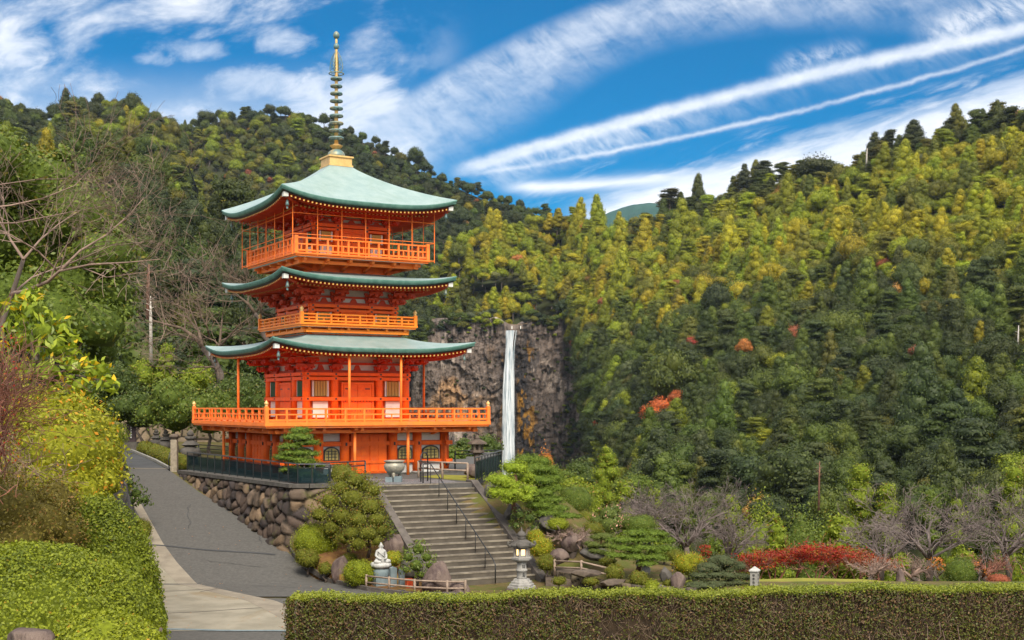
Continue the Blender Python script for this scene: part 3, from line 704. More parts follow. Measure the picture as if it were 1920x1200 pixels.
# ------------------------------------------------------------------ hills
class Hill:
    def __init__(s, name, cols, tree_h, nu=150, nt=70, ridge=.05, seed=0.0, m='forest_floor', expo=1.0):
        us = np.array([c[0] for c in cols], float); s.u = np.linspace(us[0], us[-1], nu); t = np.linspace(0, 1, nt)
        g = lambda k: np.interp(s.u, us, [c[k] for c in cols])
        yb, db, yt, dt = g(1), g(2), g(3), g(4)
        U = np.repeat(s.u[:, None], nt, 1); Tt = np.repeat(t[None], nu, 0)
        D = db[:, None] + (dt - db)[:, None] * Tt ** expo; PY = yb[:, None] + (yt - yb)[:, None] * Tt
        D = D * (1 + ridge * (fbm(U / 130 + 3, Tt * 3.0, 4, seed) * 2) * np.sin(np.pi * np.clip(Tt, .04, .96)) ** .5)
        s.U, s.PY, s.D, s.T = U, PY, D, Tt
        s.G = np.stack([(U - 960) / F * D, D, ZC - (PY - HZ) / F * D - tree_h], -1)
        # far side, so the hill has a back
        back = s.G[:, -1:, :] + np.array([0, 120, -60]); back2 = back + np.array([0, 400, -300])
        skirt = s.G[:, :1, :] + np.where(yb > 800, 1.0, 0.02)[:, None, None] * np.array([0, -16, -34.])
        s.o = struct(link(name, grid_mesh(name, np.concatenate([skirt, s.G, back, back2], 1)), MATS[m]))
        a = np.linalg.norm(np.cross(s.G[1:, :-1] - s.G[:-1, :-1], s.G[:-1, 1:] - s.G[:-1, :-1]), axis=-1); s.area = a
    def scatter(s, spacing, r, most=20000):
        p = (s.area / s.area.sum()).ravel(); n = int(s.area.sum() / spacing ** 2 * 3.2); n = min(n, most * 4)
        ci = r.choice(len(p), n, p=p); i, j = np.unravel_index(ci, s.area.shape); a = r.random(n); b = r.random(n)
        f = lambda Q: (Q[i, j].T * (1 - a) * (1 - b) + Q[i + 1, j].T * a * (1 - b) + Q[i, j + 1].T * (1 - a) * b + Q[i + 1, j + 1].T * a * b).T
        Pn = f(s.G); keep = []; cell = {}
        for k in range(n):
            x, y = Pn[k, 0], Pn[k, 1]; c = (int(x // spacing), int(y // spacing)); ok = True
            for di in (-1, 0, 1):
                for dj in (-1, 0, 1):
                    for m_ in cell.get((c[0] + di, c[1] + dj), ()):
                        if ((Pn[m_] - Pn[k]) ** 2).sum() < spacing ** 2: ok = False
            if ok: cell.setdefault(c, []).append(k); keep.append(k)
        keep = np.array(keep); return Pn[keep], f(s.U)[keep], f(s.PY)[keep], f(s.T)[keep]
    def at(s, px, py):
        k = np.argmin((s.U - px) ** 2 + (s.PY - py) ** 2); return Vector(s.G.reshape(-1, 3)[k])

skyR = [(1020, 415), (1060, 412), (1100, 418), (1140, 425), (1180, 428), (1215, 418), (1240, 400), (1290, 392), (1340, 375), (1400, 350), (1450, 338), (1500, 325), (1540, 322), (1600, 312), (1660, 282), (1720, 262), (1780, 246), (1840, 232), (1880, 222), (1920, 216), (2000, 200), (2150, 190)]
def sr_(u): return float(np.interp(u, [a for a, b in skyR], [b for a, b in skyR]))
baseR = {800: (594, 668), 900: (596, 668), 1062: (594, 674), 1090: (690, 600), 1105: (850, 480), 1160: (945, 330), 1250: (960, 235), 1500: (965, 200), 1800: (965, 185), 2150: (965, 175)}
colsR = []
for u in (790, 840, 890, 940, 980, 1020, 1060, 1085, 1105, 1130, 1160, 1200, 1250, 1300, 1350, 1400, 1450, 1500, 1540, 1600, 1660, 1720, 1780, 1840, 1920, 2000, 2150):
    yb = np.interp(u, list(baseR), [v[0] for v in baseR.values()]); db = np.interp(u, list(baseR), [v[1] for v in baseR.values()])
    yt = sr_(u) if u >= 1020 else np.interp(u, [790, 850, 900, 960, 1020], [560, 470, 440, 425, 415]); dt = np.interp(u, [790, 1020, 1200, 1500, 1920, 2150], [705, 740, 680, 600, 520, 490])
    colsR.append((u, yb, db, yt, dt))
hillR = Hill('hill_slope', [(u_, yb_, db_, yt_ - 8, dt_) for u_, yb_, db_, yt_, dt_ in colsR], 5.5, 190, 80, .07, 1.0, expo=1.15)
skyC = [(230, 300), (330, 235), (365, 222), (400, 210), (440, 203), (480, 198), (540, 197), (580, 208), (620, 226), (660, 240), (700, 254), (740, 276), (780, 298), (820, 318), (860, 334), (900, 352), (950, 370), (1000, 385), (1040, 398), (1090, 420), (1140, 440)]
colsC = [(u, 640 if u < 800 else 600, 560 if u < 800 else 690, y + 6, 900) for u, y in skyC]
hillC = Hill('hill_summit', colsC, 5.5, 150, 60, .06, 4.0)
skyL = [(-160, 150), (-60, 162), (0, 172), (45, 188), (85, 204), (110, 196), (150, 186), (200, 181), (250, 190), (290, 206), (325, 236), (345, 262)]
colsL = [(u, 420, 420, y + 8, 760) for u, y in skyL]
hillL2 = Hill('hill_shoulder', colsL, 5.5, 90, 45, .05, 8.0)
skyN = [(-180, 300), (0, 305), (120, 300), (220, 312), (300, 345), (380, 405), (450, 470), (520, 545), (590, 590), (660, 610)]
colsN = [(u, 760, 128, y, 330) for u, y in skyN]
hillN = Hill('hill_near', colsN, 5.0, 100, 60, .05, 12.0)
# far ridges seen through the gap, haze blue painted into their colour
def ridge(name, pts, d, m, back=300):
    us = np.linspace(pts[0][0], pts[-1][0], 160); yt = np.interp(us, [p[0] for p in pts], [p[1] for p in pts]) + 1.6 * fbm(us / 3.0, us * 0 + d, 3)
    rows = []
    for k, (dy, dd) in enumerate(((260, -280), (120, -170), (40, -60), (12, -16), (0, 0), (6, 50), (200, 240))):
        D = d + dd + 24 * fbm(us / 14, us * 0 + k * 3.1, 3); rows.append(np.stack([(us - 960) / F * D, D, ZC - (yt + dy - HZ) / F * D], -1))
    struct(link(name, grid_mesh(name, np.stack(rows, 0)), MATS[m]))
ridge('far_hill', [(900, 470), (1040, 440), (1120, 408), (1150, 395), (1180, 385), (1215, 380), (1260, 384), (1340, 370), (1500, 360), (1800, 300)], 1750, 'far_wood')
ridge('far_hill', [(1000, 470), (1130, 425), (1165, 407), (1200, 394), (1240, 385), (1300, 378), (1500, 370)], 1400, 'far_wood')

# ------------------------------------------------------------------ cliff and fall
def make_cliff():
    us = np.linspace(730, 1120, 300); vs = np.linspace(575, 905, 250)
    U, Vv = np.meshgrid(us, vs); d0 = 640.0
    top = 603 + 10 * fbm(us / 30, us * 0, 3) + 16 * np.exp(-((us - 962) / 20) ** 2) * 1.0 + np.where(us < 850, (850 - us) * .12, 0)
    Xm = (U - 960) / F * d0; Zm = ZC - (Vv - HZ) / F * d0
    wx = Xm / 2.6 + 1.1 * fbm(Xm / 9, Zm / 22, 3, 2); wz = Zm / 15 + 1.3 * fbm(Xm / 5 + 5, Zm / 14, 4, 3)
    e, cid, dx, dy = voronoi(wx, wz, 4.0)
    e2, cid2, *_ = voronoi(Xm / 1.5 + .9 * fbm(Xm / 3, Zm / 6), Zm / 5.2 + 1.2 * fbm(Xm / 2, Zm / 5), 7.0)
    n_s = fbm(Xm / 3.0, Zm / 14, 5, 21)
    disp = 2.4 * (cid - .5) + 1.3 * (cid2 - .5) + 9 * fbm(Xm / 24, Zm / 30, 4, 5) + 4.5 * n_s + 2.5 * fbm(Xm / 2, Zm / 2.5, 4, 6) + 1.6 * np.abs(fbm(Xm / 12, Zm / 5, 4, 9)) * 2
    lz = Zm / 15 + 2.4 * fbm(Xm / 16, Zm / 30, 4, 51); lz2 = lz - np.floor(lz); disp = disp - 2.2 * smooth(fbm(Xm / 9, Zm / 40, 3, 57), -.05, .2) * lz2
    led = 1.6 * np.floor((Zm + 4 * fbm(Xm / 18, Zm / 40, 2, 8)) / 13.0) * .0
    D = d0 - disp + 6 * np.exp(-((U - 958) / 26) ** 2) + 18 * smooth(U, 1060, 1118) * -1 + 14 * smooth(U, 960, 1060)
    D = D + 10 * smooth(top[None, :] - Vv, 0, 8) + 40 * smooth(top[None, :] - Vv, 4, 25)
    G = np.stack([(U - 960) / F * D, D, ZC - (np.maximum(Vv, top[None, :] - 8) - HZ) / F * D], -1)
    me = grid_mesh('cliff', G[::-1], False)
    # stone colours: grey columns, tan and rust faces, wet black and moss near the water
    n1 = fbm(Xm / 7, Zm / 13, 5, 11); n2 = fbm(Xm / 16, Zm / 16, 4, 13); n3 = fbm(Xm / 2.2, Zm / 14, 4, 15)
    grey = np.array((.150, .122, .108)); dark = np.array((.034, .031, .033)); tan = np.array((.31, .195, .110)); rust = np.array((.28, .145, .018)); pale = np.array((.31, .265, .235))
    c = grey * (1 + .5 * n3[..., None]) + 0 * G
    k = smooth(n1, .02, .16)[..., None]; c = c * (1 - k) + pale * k
    k = (smooth(n2 + .12 * smooth(Vv, 690, 740), .05, .16) * smooth(950 - U, 10, 60))[..., None]; c = c * (1 - k) + tan * (1 + .5 * n3[..., None]) * k
    k = smooth(n3 + .5 * n1, .05, .2)[..., None] * .75; c = c * (1 - k) + dark * k
    wet = np.exp(-((U - 965 - 12 * smooth(Vv, 640, 860)) / 30) ** 2) * smooth(Vv, 620, 660)
    k = np.clip(wet * 1.25 + smooth(Vv, 700, 870) * smooth(U, 975, 1010) * .3 + n3 * .8 * (wet > .1), 0, .95)[..., None]; c = c * (1 - k) + dark * k
    k = (smooth(n2 * .7 + n3 * .8 + .9 * fbm(Xm / 2.5, Zm / 4, 4, 41), .10, .2) * np.clip(wet * 1.5, 0, 1) * smooth(np.abs(U - 957), 10, 18))[..., None] * .9; c = c * (1 - k) + rust * k
    crk = (smooth(np.abs(fbm(Xm / 4.5, Zm / 11, 4, 31)), 0, .018) * smooth(np.abs(fbm(Xm / 14, Zm / 5, 4, 33)), 0, .012) * (.4 + .6 * smooth(np.abs(fbm(Xm / 15, Zm / 6, 4, 37)), 0, .014)))[..., None]; c = c * (.35 + .65 * crk) * (.75 + .5 * cid2[..., None])
    set_color(me, 'stone', c[::-1].reshape(-1, 3)); return struct(link('cliff', me, MATS['cliff_rock']))
def cliff_mat():
    m, T, out = mat_new('cliff_rock'); a = T.node('ShaderNodeAttribute', attribute_name='stone').outputs['Color']
    tc = T.node('ShaderNodeTexCoord').outputs['Object']; n1 = T.noise(tc, .9, 6, .65)
    c = T.mix(1.0, a, T.mix(n1, (.6, .58, .57), (1.45, 1.4, 1.35)), 'MULTIPLY')
    T.l.new(bsdf(T, c, .85, .2, 0, bump(T, T.noise(tc, .6, 6, .7), 1.0, 1.2)).outputs[0], out.inputs[0])
cliff_mat(); make_cliff()
def fall_mat():
    m, T, out = mat_new('falling_water'); tc = T.node('ShaderNodeTexCoord').outputs['Object']
    mp = T.node('ShaderNodeMapping'); mp.inputs['Scale'].default_value = (1, .3, .05); T.l.new(tc, mp.inputs[0])
    n1 = T.noise(mp.outputs[0], 1.6, 6, .65)
    c = T.mix(T.ramp(n1, .32, .62), (.17, .235, .285), (.62, .66, .70))
    b = bsdf(T, c, .6, .3, 0, bump(T, n1, .6, .5))
    tr = T.node('ShaderNodeBsdfTransparent'); mx = T.node('ShaderNodeMixShader')
    u = T.node('ShaderNodeAttribute', attribute_name='edge').outputs['Fac']
    T.put(mx.inputs[0], T.ramp(T.m('ADD', u, T.m('MULTIPLY', T.m('SUBTRACT', n1, .5), .85)), .12, .70))
    T.l.new(tr.outputs[0], mx.inputs[1]); T.l.new(b.outputs[0], mx.inputs[2]); T.l.new(mx.outputs[0], out.inputs[0])
def make_fall():
    fall_mat(); py = np.linspace(620, 900, 120); a = np.linspace(-1, 1, 40); rows = []; ed = []
    for y in py:
        t = (y - 620) / 280; cx = 959 - 8 * t ** .8 - 1.5 * math.sin(t * 5); hw = 12.0 + 3.2 * smooth(t, .1, .5) - 2 * smooth(t, .0, .12) + .0; D = 627 - 3 * t
        x = (cx + a * hw - 960) / F * D; bulge = 2.2 * (1 - a ** 2) + .8 * vnoise(a * 6, np.full(a.shape, t * 3)) 
        rows.append(np.stack([x, D - bulge, np.full(a.shape, ZC - (y - HZ) / F * D)], -1)); gap = smooth(np.abs(a - .58 + t * .4), .04, .16) if t < .2 else 1
        gap = 1 - (1 - gap) * (1 - smooth(t, .08, .2)); ed.append(np.clip((1 - np.abs(a)) * 2.6, 0, 1) * gap)
    G = np.array(rows); me = grid_mesh('waterfall', G); at = me.attributes.new('edge', 'FLOAT', 'POINT'); at.data.foreach_set('value', np.array(ed, np.float32).ravel())
    struct(link('waterfall', me, MATS['falling_water']))
make_fall()
mb = MB(); pl = P(947, 606, 620); pr_ = P(990, 606, 620)
mb.tube([pl.lerp(pr_, t) - Vector((0, 0, .7 * math.sin(math.pi * t))) for t in np.linspace(0, 1, 9)], .11, 6)
rp = mb.build('sacred_rope', MATS['twig_tan']); tag(rp, 'straw rope hung across the notch above the waterfall', 'rope')
for t in (.3, .68):
    mb = MB(); q = pl.lerp(pr_, t) - Vector((0, 0, 1.9)); mb.box((q.x, q.y, q.z - .2), (.34, .12, 1.5)); mb.build('paper_strip', MATS['letter_white'], rp)

# ------------------------------------------------------------------ forest
r = np.random.default_rng(21)
PROTO = {}
def forest_proto(kind, i, scale=1.0):
    q = np.random.default_rng(hash((kind, i)) % 1000 if False else sum(map(ord, kind)) * 7 + i)
    if kind == 'broadleaf': L = lobes_round(q, 6.6, 6.2, 15, 1.6, .40); kw = dict(dens=18, size=.33, spread=.55, shell=.16)
    elif kind == 'cedar': L = lobes_cone(q, 5.2, 9.6, 22, .4); kw = dict(dens=19, size=.31, spread=.55, shell=.17)
    else: L = lobes_layer(q, 7.2, 6.4, 22, 1.6); kw = dict(dens=17, size=.34, spread=.55, shell=.2, up=.4)
    V, fs = crown_geo(L, kw.pop('dens'), kw.pop('size'), q, core=.80, aspect=.6, **kw)
    mb = MB(); mb.tube([(0, 0, -3.0), (q.normal(0, .15), q.normal(0, .15), 1.5), (q.normal(0, .2), 0, 4.5)], [.26, .22, .12], 5)
    nv = len(V); tv = np.array(mb.v); quads = [f for f in mb.f if len(f) == 4]
    V = np.concatenate([V, tv]); n_leaf = len(fs[0]); fs = [fs[0], np.array(quads) + nv] + fs[1:]
    mi = [0] * n_leaf + [1] * len(quads) + [0] * sum(len(f) for f in fs[2:])
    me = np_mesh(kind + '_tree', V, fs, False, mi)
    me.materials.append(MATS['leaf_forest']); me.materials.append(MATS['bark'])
    return me
KINDS = [('broadleaf', i) for i in range(5)] + [('cedar', i) for i in range(4)] + [('pine', i) for i in range(3)]
PM = [forest_proto(*k) for k in KINDS]
lib = bpy.data.collections.new('forest_kinds')
for i, me in enumerate(PM):
    o = bpy.data.objects.new('kind_%02d' % i, me); lib.objects.link(o)

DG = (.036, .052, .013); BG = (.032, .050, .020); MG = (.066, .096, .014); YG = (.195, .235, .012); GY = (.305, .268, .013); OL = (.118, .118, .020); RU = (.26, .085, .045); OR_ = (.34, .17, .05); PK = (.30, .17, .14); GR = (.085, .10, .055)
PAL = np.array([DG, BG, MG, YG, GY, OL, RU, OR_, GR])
def pick(w, r):
    w = np.asarray(w, float); w = w / w.sum(1, keepdims=True); c = np.cumsum(w, 1); return np.minimum((r.random(len(w))[:, None] > c).sum(1), w.shape[1] - 1)
def tint_for(name, u, v, t, r):  # tree tints mix real leaf colour with painted-in sunlit and shaded slopes
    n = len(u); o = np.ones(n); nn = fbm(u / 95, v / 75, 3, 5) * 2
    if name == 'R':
        line = np.interp(u, [800, 1000, 1150, 1300, 1500, 1700, 1920], [585, 590, 610, 545, 545, 510, 520]); yl = smooth(line - v + nn * 55, -80, 60)       # golden upper slope: leaf colour, with sunlight on it put into the tint
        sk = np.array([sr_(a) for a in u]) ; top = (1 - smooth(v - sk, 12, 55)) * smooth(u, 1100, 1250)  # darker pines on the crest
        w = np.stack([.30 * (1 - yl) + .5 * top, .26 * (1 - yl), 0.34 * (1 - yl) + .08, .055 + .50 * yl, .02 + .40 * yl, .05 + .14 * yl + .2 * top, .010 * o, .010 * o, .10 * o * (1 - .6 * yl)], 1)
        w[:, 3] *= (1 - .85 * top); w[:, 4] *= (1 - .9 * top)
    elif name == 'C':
        yl = smooth(620 - u + nn * 60, -40, 80) * smooth(v, 215, 260)  # yellower left flank: leaf colour plus sunlight put into the tint
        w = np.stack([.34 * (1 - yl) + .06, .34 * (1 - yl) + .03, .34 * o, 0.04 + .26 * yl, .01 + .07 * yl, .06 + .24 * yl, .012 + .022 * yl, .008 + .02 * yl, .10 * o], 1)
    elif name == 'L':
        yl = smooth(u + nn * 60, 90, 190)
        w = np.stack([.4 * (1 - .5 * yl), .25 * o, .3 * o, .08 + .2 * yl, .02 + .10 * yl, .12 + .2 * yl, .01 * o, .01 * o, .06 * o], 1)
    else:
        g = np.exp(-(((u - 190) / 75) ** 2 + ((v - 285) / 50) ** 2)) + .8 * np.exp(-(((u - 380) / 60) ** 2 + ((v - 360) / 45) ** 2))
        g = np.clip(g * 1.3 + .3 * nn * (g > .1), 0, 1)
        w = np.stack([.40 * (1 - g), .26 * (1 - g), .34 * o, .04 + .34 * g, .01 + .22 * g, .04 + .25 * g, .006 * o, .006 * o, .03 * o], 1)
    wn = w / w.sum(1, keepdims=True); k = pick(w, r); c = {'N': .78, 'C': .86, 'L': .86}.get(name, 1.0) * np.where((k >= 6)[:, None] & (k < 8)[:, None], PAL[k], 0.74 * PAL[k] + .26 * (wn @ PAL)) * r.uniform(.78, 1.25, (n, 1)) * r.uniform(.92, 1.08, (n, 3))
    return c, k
def gn_forest(name, Pn, var, sc, rot, tint):
    me = bpy.data.meshes.new(name); n = len(Pn); me.vertices.add(n); me.vertices.foreach_set('co', np.asarray(Pn, np.float32).ravel())
    me.attributes.new('variant', 'INT', 'POINT').data.foreach_set('value', np.asarray(var, np.int32))
    me.attributes.new('size', 'FLOAT_VECTOR', 'POINT').data.foreach_set('vector', np.asarray(sc, np.float32).ravel())
    ro = np.zeros((n, 3), np.float32); ro[:, 2] = rot; ro[:, :2] = r.normal(0, .05, (n, 2)); me.attributes.new('turn', 'FLOAT_VECTOR', 'POINT').data.foreach_set('vector', ro.ravel())
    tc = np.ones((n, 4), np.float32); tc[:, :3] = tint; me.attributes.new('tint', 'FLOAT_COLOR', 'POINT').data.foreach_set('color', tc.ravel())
    ob = link(name, me)
    g = bpy.data.node_groups.new(name, 'GeometryNodeTree'); g.interface.new_socket('Geometry', in_out='INPUT', socket_type='NodeSocketGeometry'); g.interface.new_socket('Geometry', in_out='OUTPUT', socket_type='NodeSocketGeometry')
    N = g.nodes; gi = N.new('NodeGroupInput'); go = N.new('NodeGroupOutput'); ins = N.new('GeometryNodeInstanceOnPoints'); ci = N.new('GeometryNodeCollectionInfo')
    ci.inputs['Collection'].default_value = lib; ci.inputs['Separate Children'].default_value = True; ci.inputs['Reset Children'].default_value = True
    def attr(nm, ty): a = N.new('GeometryNodeInputNamedAttribute'); a.data_type = ty; a.inputs[0].default_value = nm; return a.outputs[0]
    g.links.new(gi.outputs[0], ins.inputs['Points']); g.links.new(ci.outputs[0], ins.inputs['Instance']); ins.inputs['Pick Instance'].default_value = True
    g.links.new(attr('variant', 'INT'), ins.inputs['Instance Index']); g.links.new(attr('size', 'FLOAT_VECTOR'), ins.inputs['Scale'])
    er = N.new('FunctionNodeEulerToRotation'); g.links.new(attr('turn', 'FLOAT_VECTOR'), er.inputs[0]); g.links.new(er.outputs[0], ins.inputs['Rotation'])
    g.links.new(ins.outputs[0], go.inputs[0])
    m = ob.modifiers.new('scatter', 'NODES'); m.node_group = g
    return ob
INDIV = []
KNAME = ['dark green', 'deep bluish green', 'mid green', 'bright yellow-green', 'golden yellow', 'olive brown', 'rust red', 'orange', 'greyish green']
def forest(tagname, hill, spacing, size, kinds_w, n_indiv, where, keep=None):
    Pn, u, v, t = hill.scatter(spacing, r)
    if keep is not None:
        k = keep(u, v, t, Pn); Pn, u, v, t = Pn[k], u[k], v[k], t[k]
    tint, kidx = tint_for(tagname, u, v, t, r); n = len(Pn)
    kw = np.repeat(np.array(kinds_w)[None], n, 0)
    if tagname == 'R':
        sk = np.array([sr_(a) for a in u]); top = (1 - smooth(v - sk, 5, 40)) * (u > 1150); kw[:, 2] += 1.1 * top
    kd = pick(kw, r)
    kd = np.where(kidx >= 6, 0, kd); kd = np.where((kidx == 8), 0, kd)
    var = np.where(kd == 0, r.integers(0, 5, n), np.where(kd == 1, r.integers(5, 9, n), r.integers(9, 12, n)))
    s = size * np.exp(r.normal(0, .24, n)); s = np.where(kidx >= 6, s * .72, s); sc = np.stack([s, s, s * r.uniform(.8, 1.3, n)], 1); rot = r.uniform(0, 6.28, n)
    order = np.argsort(Pn[:, 1]); vis = order[(u[order] > -20) & (u[order] < 1940)][:n_indiv]
    rest = np.setdiff1d(np.arange(n), vis)
    for i in vis: INDIV.append((Pn[i], var[i], sc[i], rot[i], tint[i], kidx[i], kd[i], where))
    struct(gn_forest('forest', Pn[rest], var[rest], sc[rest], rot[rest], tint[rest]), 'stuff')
    return n
nR = forest('R', hillR, 4.3, 1.03, (.60, .30, .10), 185, 'low on the steep slope across the valley', keep=lambda u, v, t, p: ~((u > 946) & (u < 982) & (v > 588) & (p[:, 1] < 654)))
nC = forest('C', hillC, 4.9, 1.05, (.86, .05, .09), 0, '')
nL = forest('L', hillL2, 4.8, 1.04, (.84, .04, .12), 0, '')
nN = forest('N', hillN, 5.0, 1.25, (.64, .22, .14), 95, 'on the dark slope behind the memorial stone')
KN = ['broadleaf', 'cedar', 'pine']
for (p, var, sc, rot, tint, ki, kd, where) in INDIV:
    o = bpy.data.objects.new(KN[kd] + '_tree', PM[var]); COL.objects.link(o); o.location = p; o.scale = sc; o.rotation_euler = (0, 0, rot)
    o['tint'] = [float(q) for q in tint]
    look = {0: 'rounded', 1: 'tall lumpy', 2: 'flat tiered'}[int(kd)]
    tag(o, '%s %s %s tree %s' % (look, KNAME[ki], KN[kd], where), 'tree', '%s %s trees %s' % (KNAME[ki], KN[kd], where))

# shrubs clinging to the cliff
cl = bpy.data.objects['cliff'].data; cv = np.empty(len(cl.vertices) * 3, np.float32); cl.vertices.foreach_get('co', cv); cv = cv.reshape(-1, 3)
cu = cv[:, 0] / cv[:, 1] * F + 960; cvv = HZ - (cv[:, 2] - ZC) / cv[:, 1] * F
wgt = (np.exp(-((cvv - 612) / 16) ** 2) * 1.2 + .10 + .7 * np.exp(-(((cu - 820) / 45) ** 2 + ((cvv - 606) / 20) ** 2)) + 1.1 * (cu > 1058) + .7 * (cu < 830) * (cvv > 800) + .25 * (cu > 1000) * (cvv > 760)) * (np.abs(cu - 960) > 20) * (cvv < 890)
wgt *= (vnoise(cu / 22, cvv / 16, 3) > .42)
sel = r.choice(len(cv), 520, p=wgt / wgt.sum(), replace=False)
sp_ = cv[sel] - np.array([0, .4, 0]); s = r.uniform(.16, .42, len(sel)); s = np.where(cvv[sel] < 625, s * 2.3, s); s = np.where(cu[sel] < 830, s * 1.3, s); s = np.where(cu[sel] > 1062, s * 2.0, s)
tt = PAL[r.choice([0, 1, 2, 2, 3, 5, 8], len(sel))] * r.uniform(.7, 1.2, (len(sel), 1))
struct(gn_forest('cliff_undergrowth', sp_, r.integers(0, 5, len(sel)), np.stack([s, s, s * .8], 1), r.uniform(0, 6, len(sel)), tt), 'stuff')
# trees that stand out one by one on the slopes
def single(kind, i, px, py, hill, w, col, label, name=None, h=None, cat='tree', lift=0.0):
    q = hill.at(px, py); o = bpy.data.objects.new(name or kind + '_tree', PM[[k for k, kk in enumerate(KINDS) if kk[0] == kind][i]]); COL.objects.link(o)
    d = q.y; s = w / F * d / {'broadleaf': 6.6, 'cedar': 5.2, 'pine': 7.2}[kind]; sz = (h / F * d / {'broadleaf': 7.8, 'cedar': 10.0, 'pine': 8.0}[kind]) if h else s
    H = {'broadleaf': 4.7, 'cedar': 5.2, 'pine': 4.8}[kind] * sz
    dn = d - (17 if name == 'maple_tree' else 6); o.location = ((px - 960) / F * dn, dn, ZC - (py - HZ) / F * dn - H); o.scale = (s, s, sz); o['tint'] = list(col); tag(o, label, cat)
single('broadleaf', 0, 1238, 772, hillR, 78, (.36, .085, .022), 'large rust orange maple halfway down the wooded slope', 'maple_tree', 70)
single('broadleaf', 1, 1131, 790, hillR, 36, (.42, .075, .025), 'small vivid red-orange maple beside the waterfall cliff', 'maple_tree')
single('broadleaf', 2, 1270, 745, hillR, 40, (.34, .09, .03), 'rust orange maple directly above the largest maple on the slope', 'maple_tree')
single('broadleaf', 3, 1296, 640, hillR, 28, (.30, .045, .035), 'dull crimson maple among dark trees mid slope', 'maple_tree')
single('broadleaf', 4, 1396, 648, hillR, 30, (.38, .15, .04), 'light orange tree among grey-green crowns mid slope', 'maple_tree', 44)
single('broadleaf', 1, 970, 486, hillR, 26, (.40, .17, .06), 'pale orange tree in golden woods above the waterfall', 'maple_tree')
single('broadleaf', 2, 1130, 565, hillR, 22, (.30, .11, .05), 'brownish orange tree under a bright yellow-green cedar', 'maple_tree')
single('broadleaf', 0, 1715, 658, hillR, 26, (.22, .08, .05), 'brown-red tree near the edge of the slope ravine', 'maple_tree')
single('broadleaf', 3, 1530, 312, hillR, 88, (.050, .058, .020), 'big dark spreading tree standing alone on the ridge crest', 'broadleaf_tree', 72)
single('cedar', 0, 1640, 275, hillR, 34, (.045, .055, .022), 'dark cedar on the ridge beside a bleached dead trunk', 'cedar_tree', 52)
single('pine', 1, 1668, 262, hillR, 34, (.045, .055, .025), 'thin flat-topped pine on the ridge next to a dark cedar', 'pine_tree', 40)
single('cedar', 2, 1713, 252, hillR, 44, (.040, .050, .022), 'tall dark conical cedar highest on the ridge crest', 'cedar_tree', 58)
single('pine', 0, 1256, 372, hillR, 50, (.060, .060, .025), 'layered pine on the saddle in front of the blue hill', 'pine_tree', 40)
single('cedar', 1, 1396, 328, hillR, 22, (.045, .055, .025), 'slender dark spire-like tree on the descending ridge', 'cedar_tree', 44)
single('pine', 2, 1430, 322, hillR, 46, (.045, .055, .025), 'tuft-crowned dark pine beside the spire-like tree on the ridge', 'pine_tree', 48)
single('cedar', 3, 1168, 525, hillR, 52, (.24, .26, .014), 'tall bright yellow-green cedar column above the cliff edge', 'cedar_tree', 130)
single('cedar', 1, 1130, 530, hillR, 30, (.26, .20, .016), 'slim golden cedar touching the bright yellow-green cedar column', 'cedar_tree', 70)
single('broadleaf', 3, 1795, 795, hillR, 66, (.085, .115, .045), 'pale rounded grey-green tree low on the wooded slope', 'broadleaf_tree')
single('cedar', 0, 1172, 650, hillR, 46, (.11, .13, .016), 'yellowish lumpy cedar near the cliff shoulder', 'cedar_tree', 90)
def dead_conifer():
    q = hillR.at(1494, 712); d = q.y - 7; base = P(1494, 742, d); H = 60 / F * d; mb = MB(); rr = np.random.default_rng(3)
    mb.tube([(0, 0, -3), (0, 0, H)], [.16, .04], 6)
    tr = empty('dead_conifer', base, 'dead leafless conifer with mauve-grey branches on the green slope', 'tree'); mb.build('trunk', MATS['twig_pink'], tr)
    mb = MB()
    for i in range(90):
        t = (i + rr.random()) / 90; L = H * .40 * (1 - t) ** .8 + .25; th = i * 2.4; z = H * (.05 + .93 * t); c, s_ = math.cos(th), math.sin(th)
        mb.tube([(0, 0, z), (c * L * .5, s_ * L * .5, z + .12 * L), (c * L, s_ * L, z + .05 * L)], [.07, .05, .02], 3)
        for k in (.45, .7): mb.tube([(c * L * k, s_ * L * k, z + .1 * L), (c * L * (k + .15) - s_ * L * .2, s_ * L * (k + .15) + c * L * .2, z + .1 * L)], [.045, .02], 3)
    mb.build('branches', MATS['twig_pink'], tr)
dead_conifer()
def snag(px, y0, y1, d, rad, label, m='dead_white', lean=2):
    b = P(px, y1, d); H = (y1 - y0) / F * d; o = MB(); rr = np.random.default_rng(int(px))
    o.tube([(0, 0, -2), (lean / F * d * .5, 0, H * .5), (lean / F * d, 0, H)], [rad, rad * .8, rad * .3], 6)
    for k in range(7): t = .55 + .06 * k; th = rr.uniform(0, 6.28); o.tube([(lean / F * d * t, 0, H * t), (math.cos(th) * H * .13, math.sin(th) * H * .13, H * (t + .05))], [rad * .3, rad * .08], 4)
    ob = o.build('dead_tree', MATS[m]); ob.location = b; tag(ob, label, 'tree')
snag(1535, 865, 930, 172, .16, 'thin bare pale trunk rising in front of the lower slope', 'bark_red')
snag(1624, 278, 312, hillR.at(1624, 312).y - 6, .45, 'bleached dead trunk with stub branches on the ridge crest')
snag(283, 555, 640, 118, .20, 'slender pale dead pole of a tree against the dark slope', lean=-1)
snag(277, 495, 560, 122, .22, 'reddish bare trunk standing above the pale dead pole', 'bark_red', 2)
snag(1908, 610, 650, 300, .25, 'pale bare trunk at the far edge of the wooded slope')

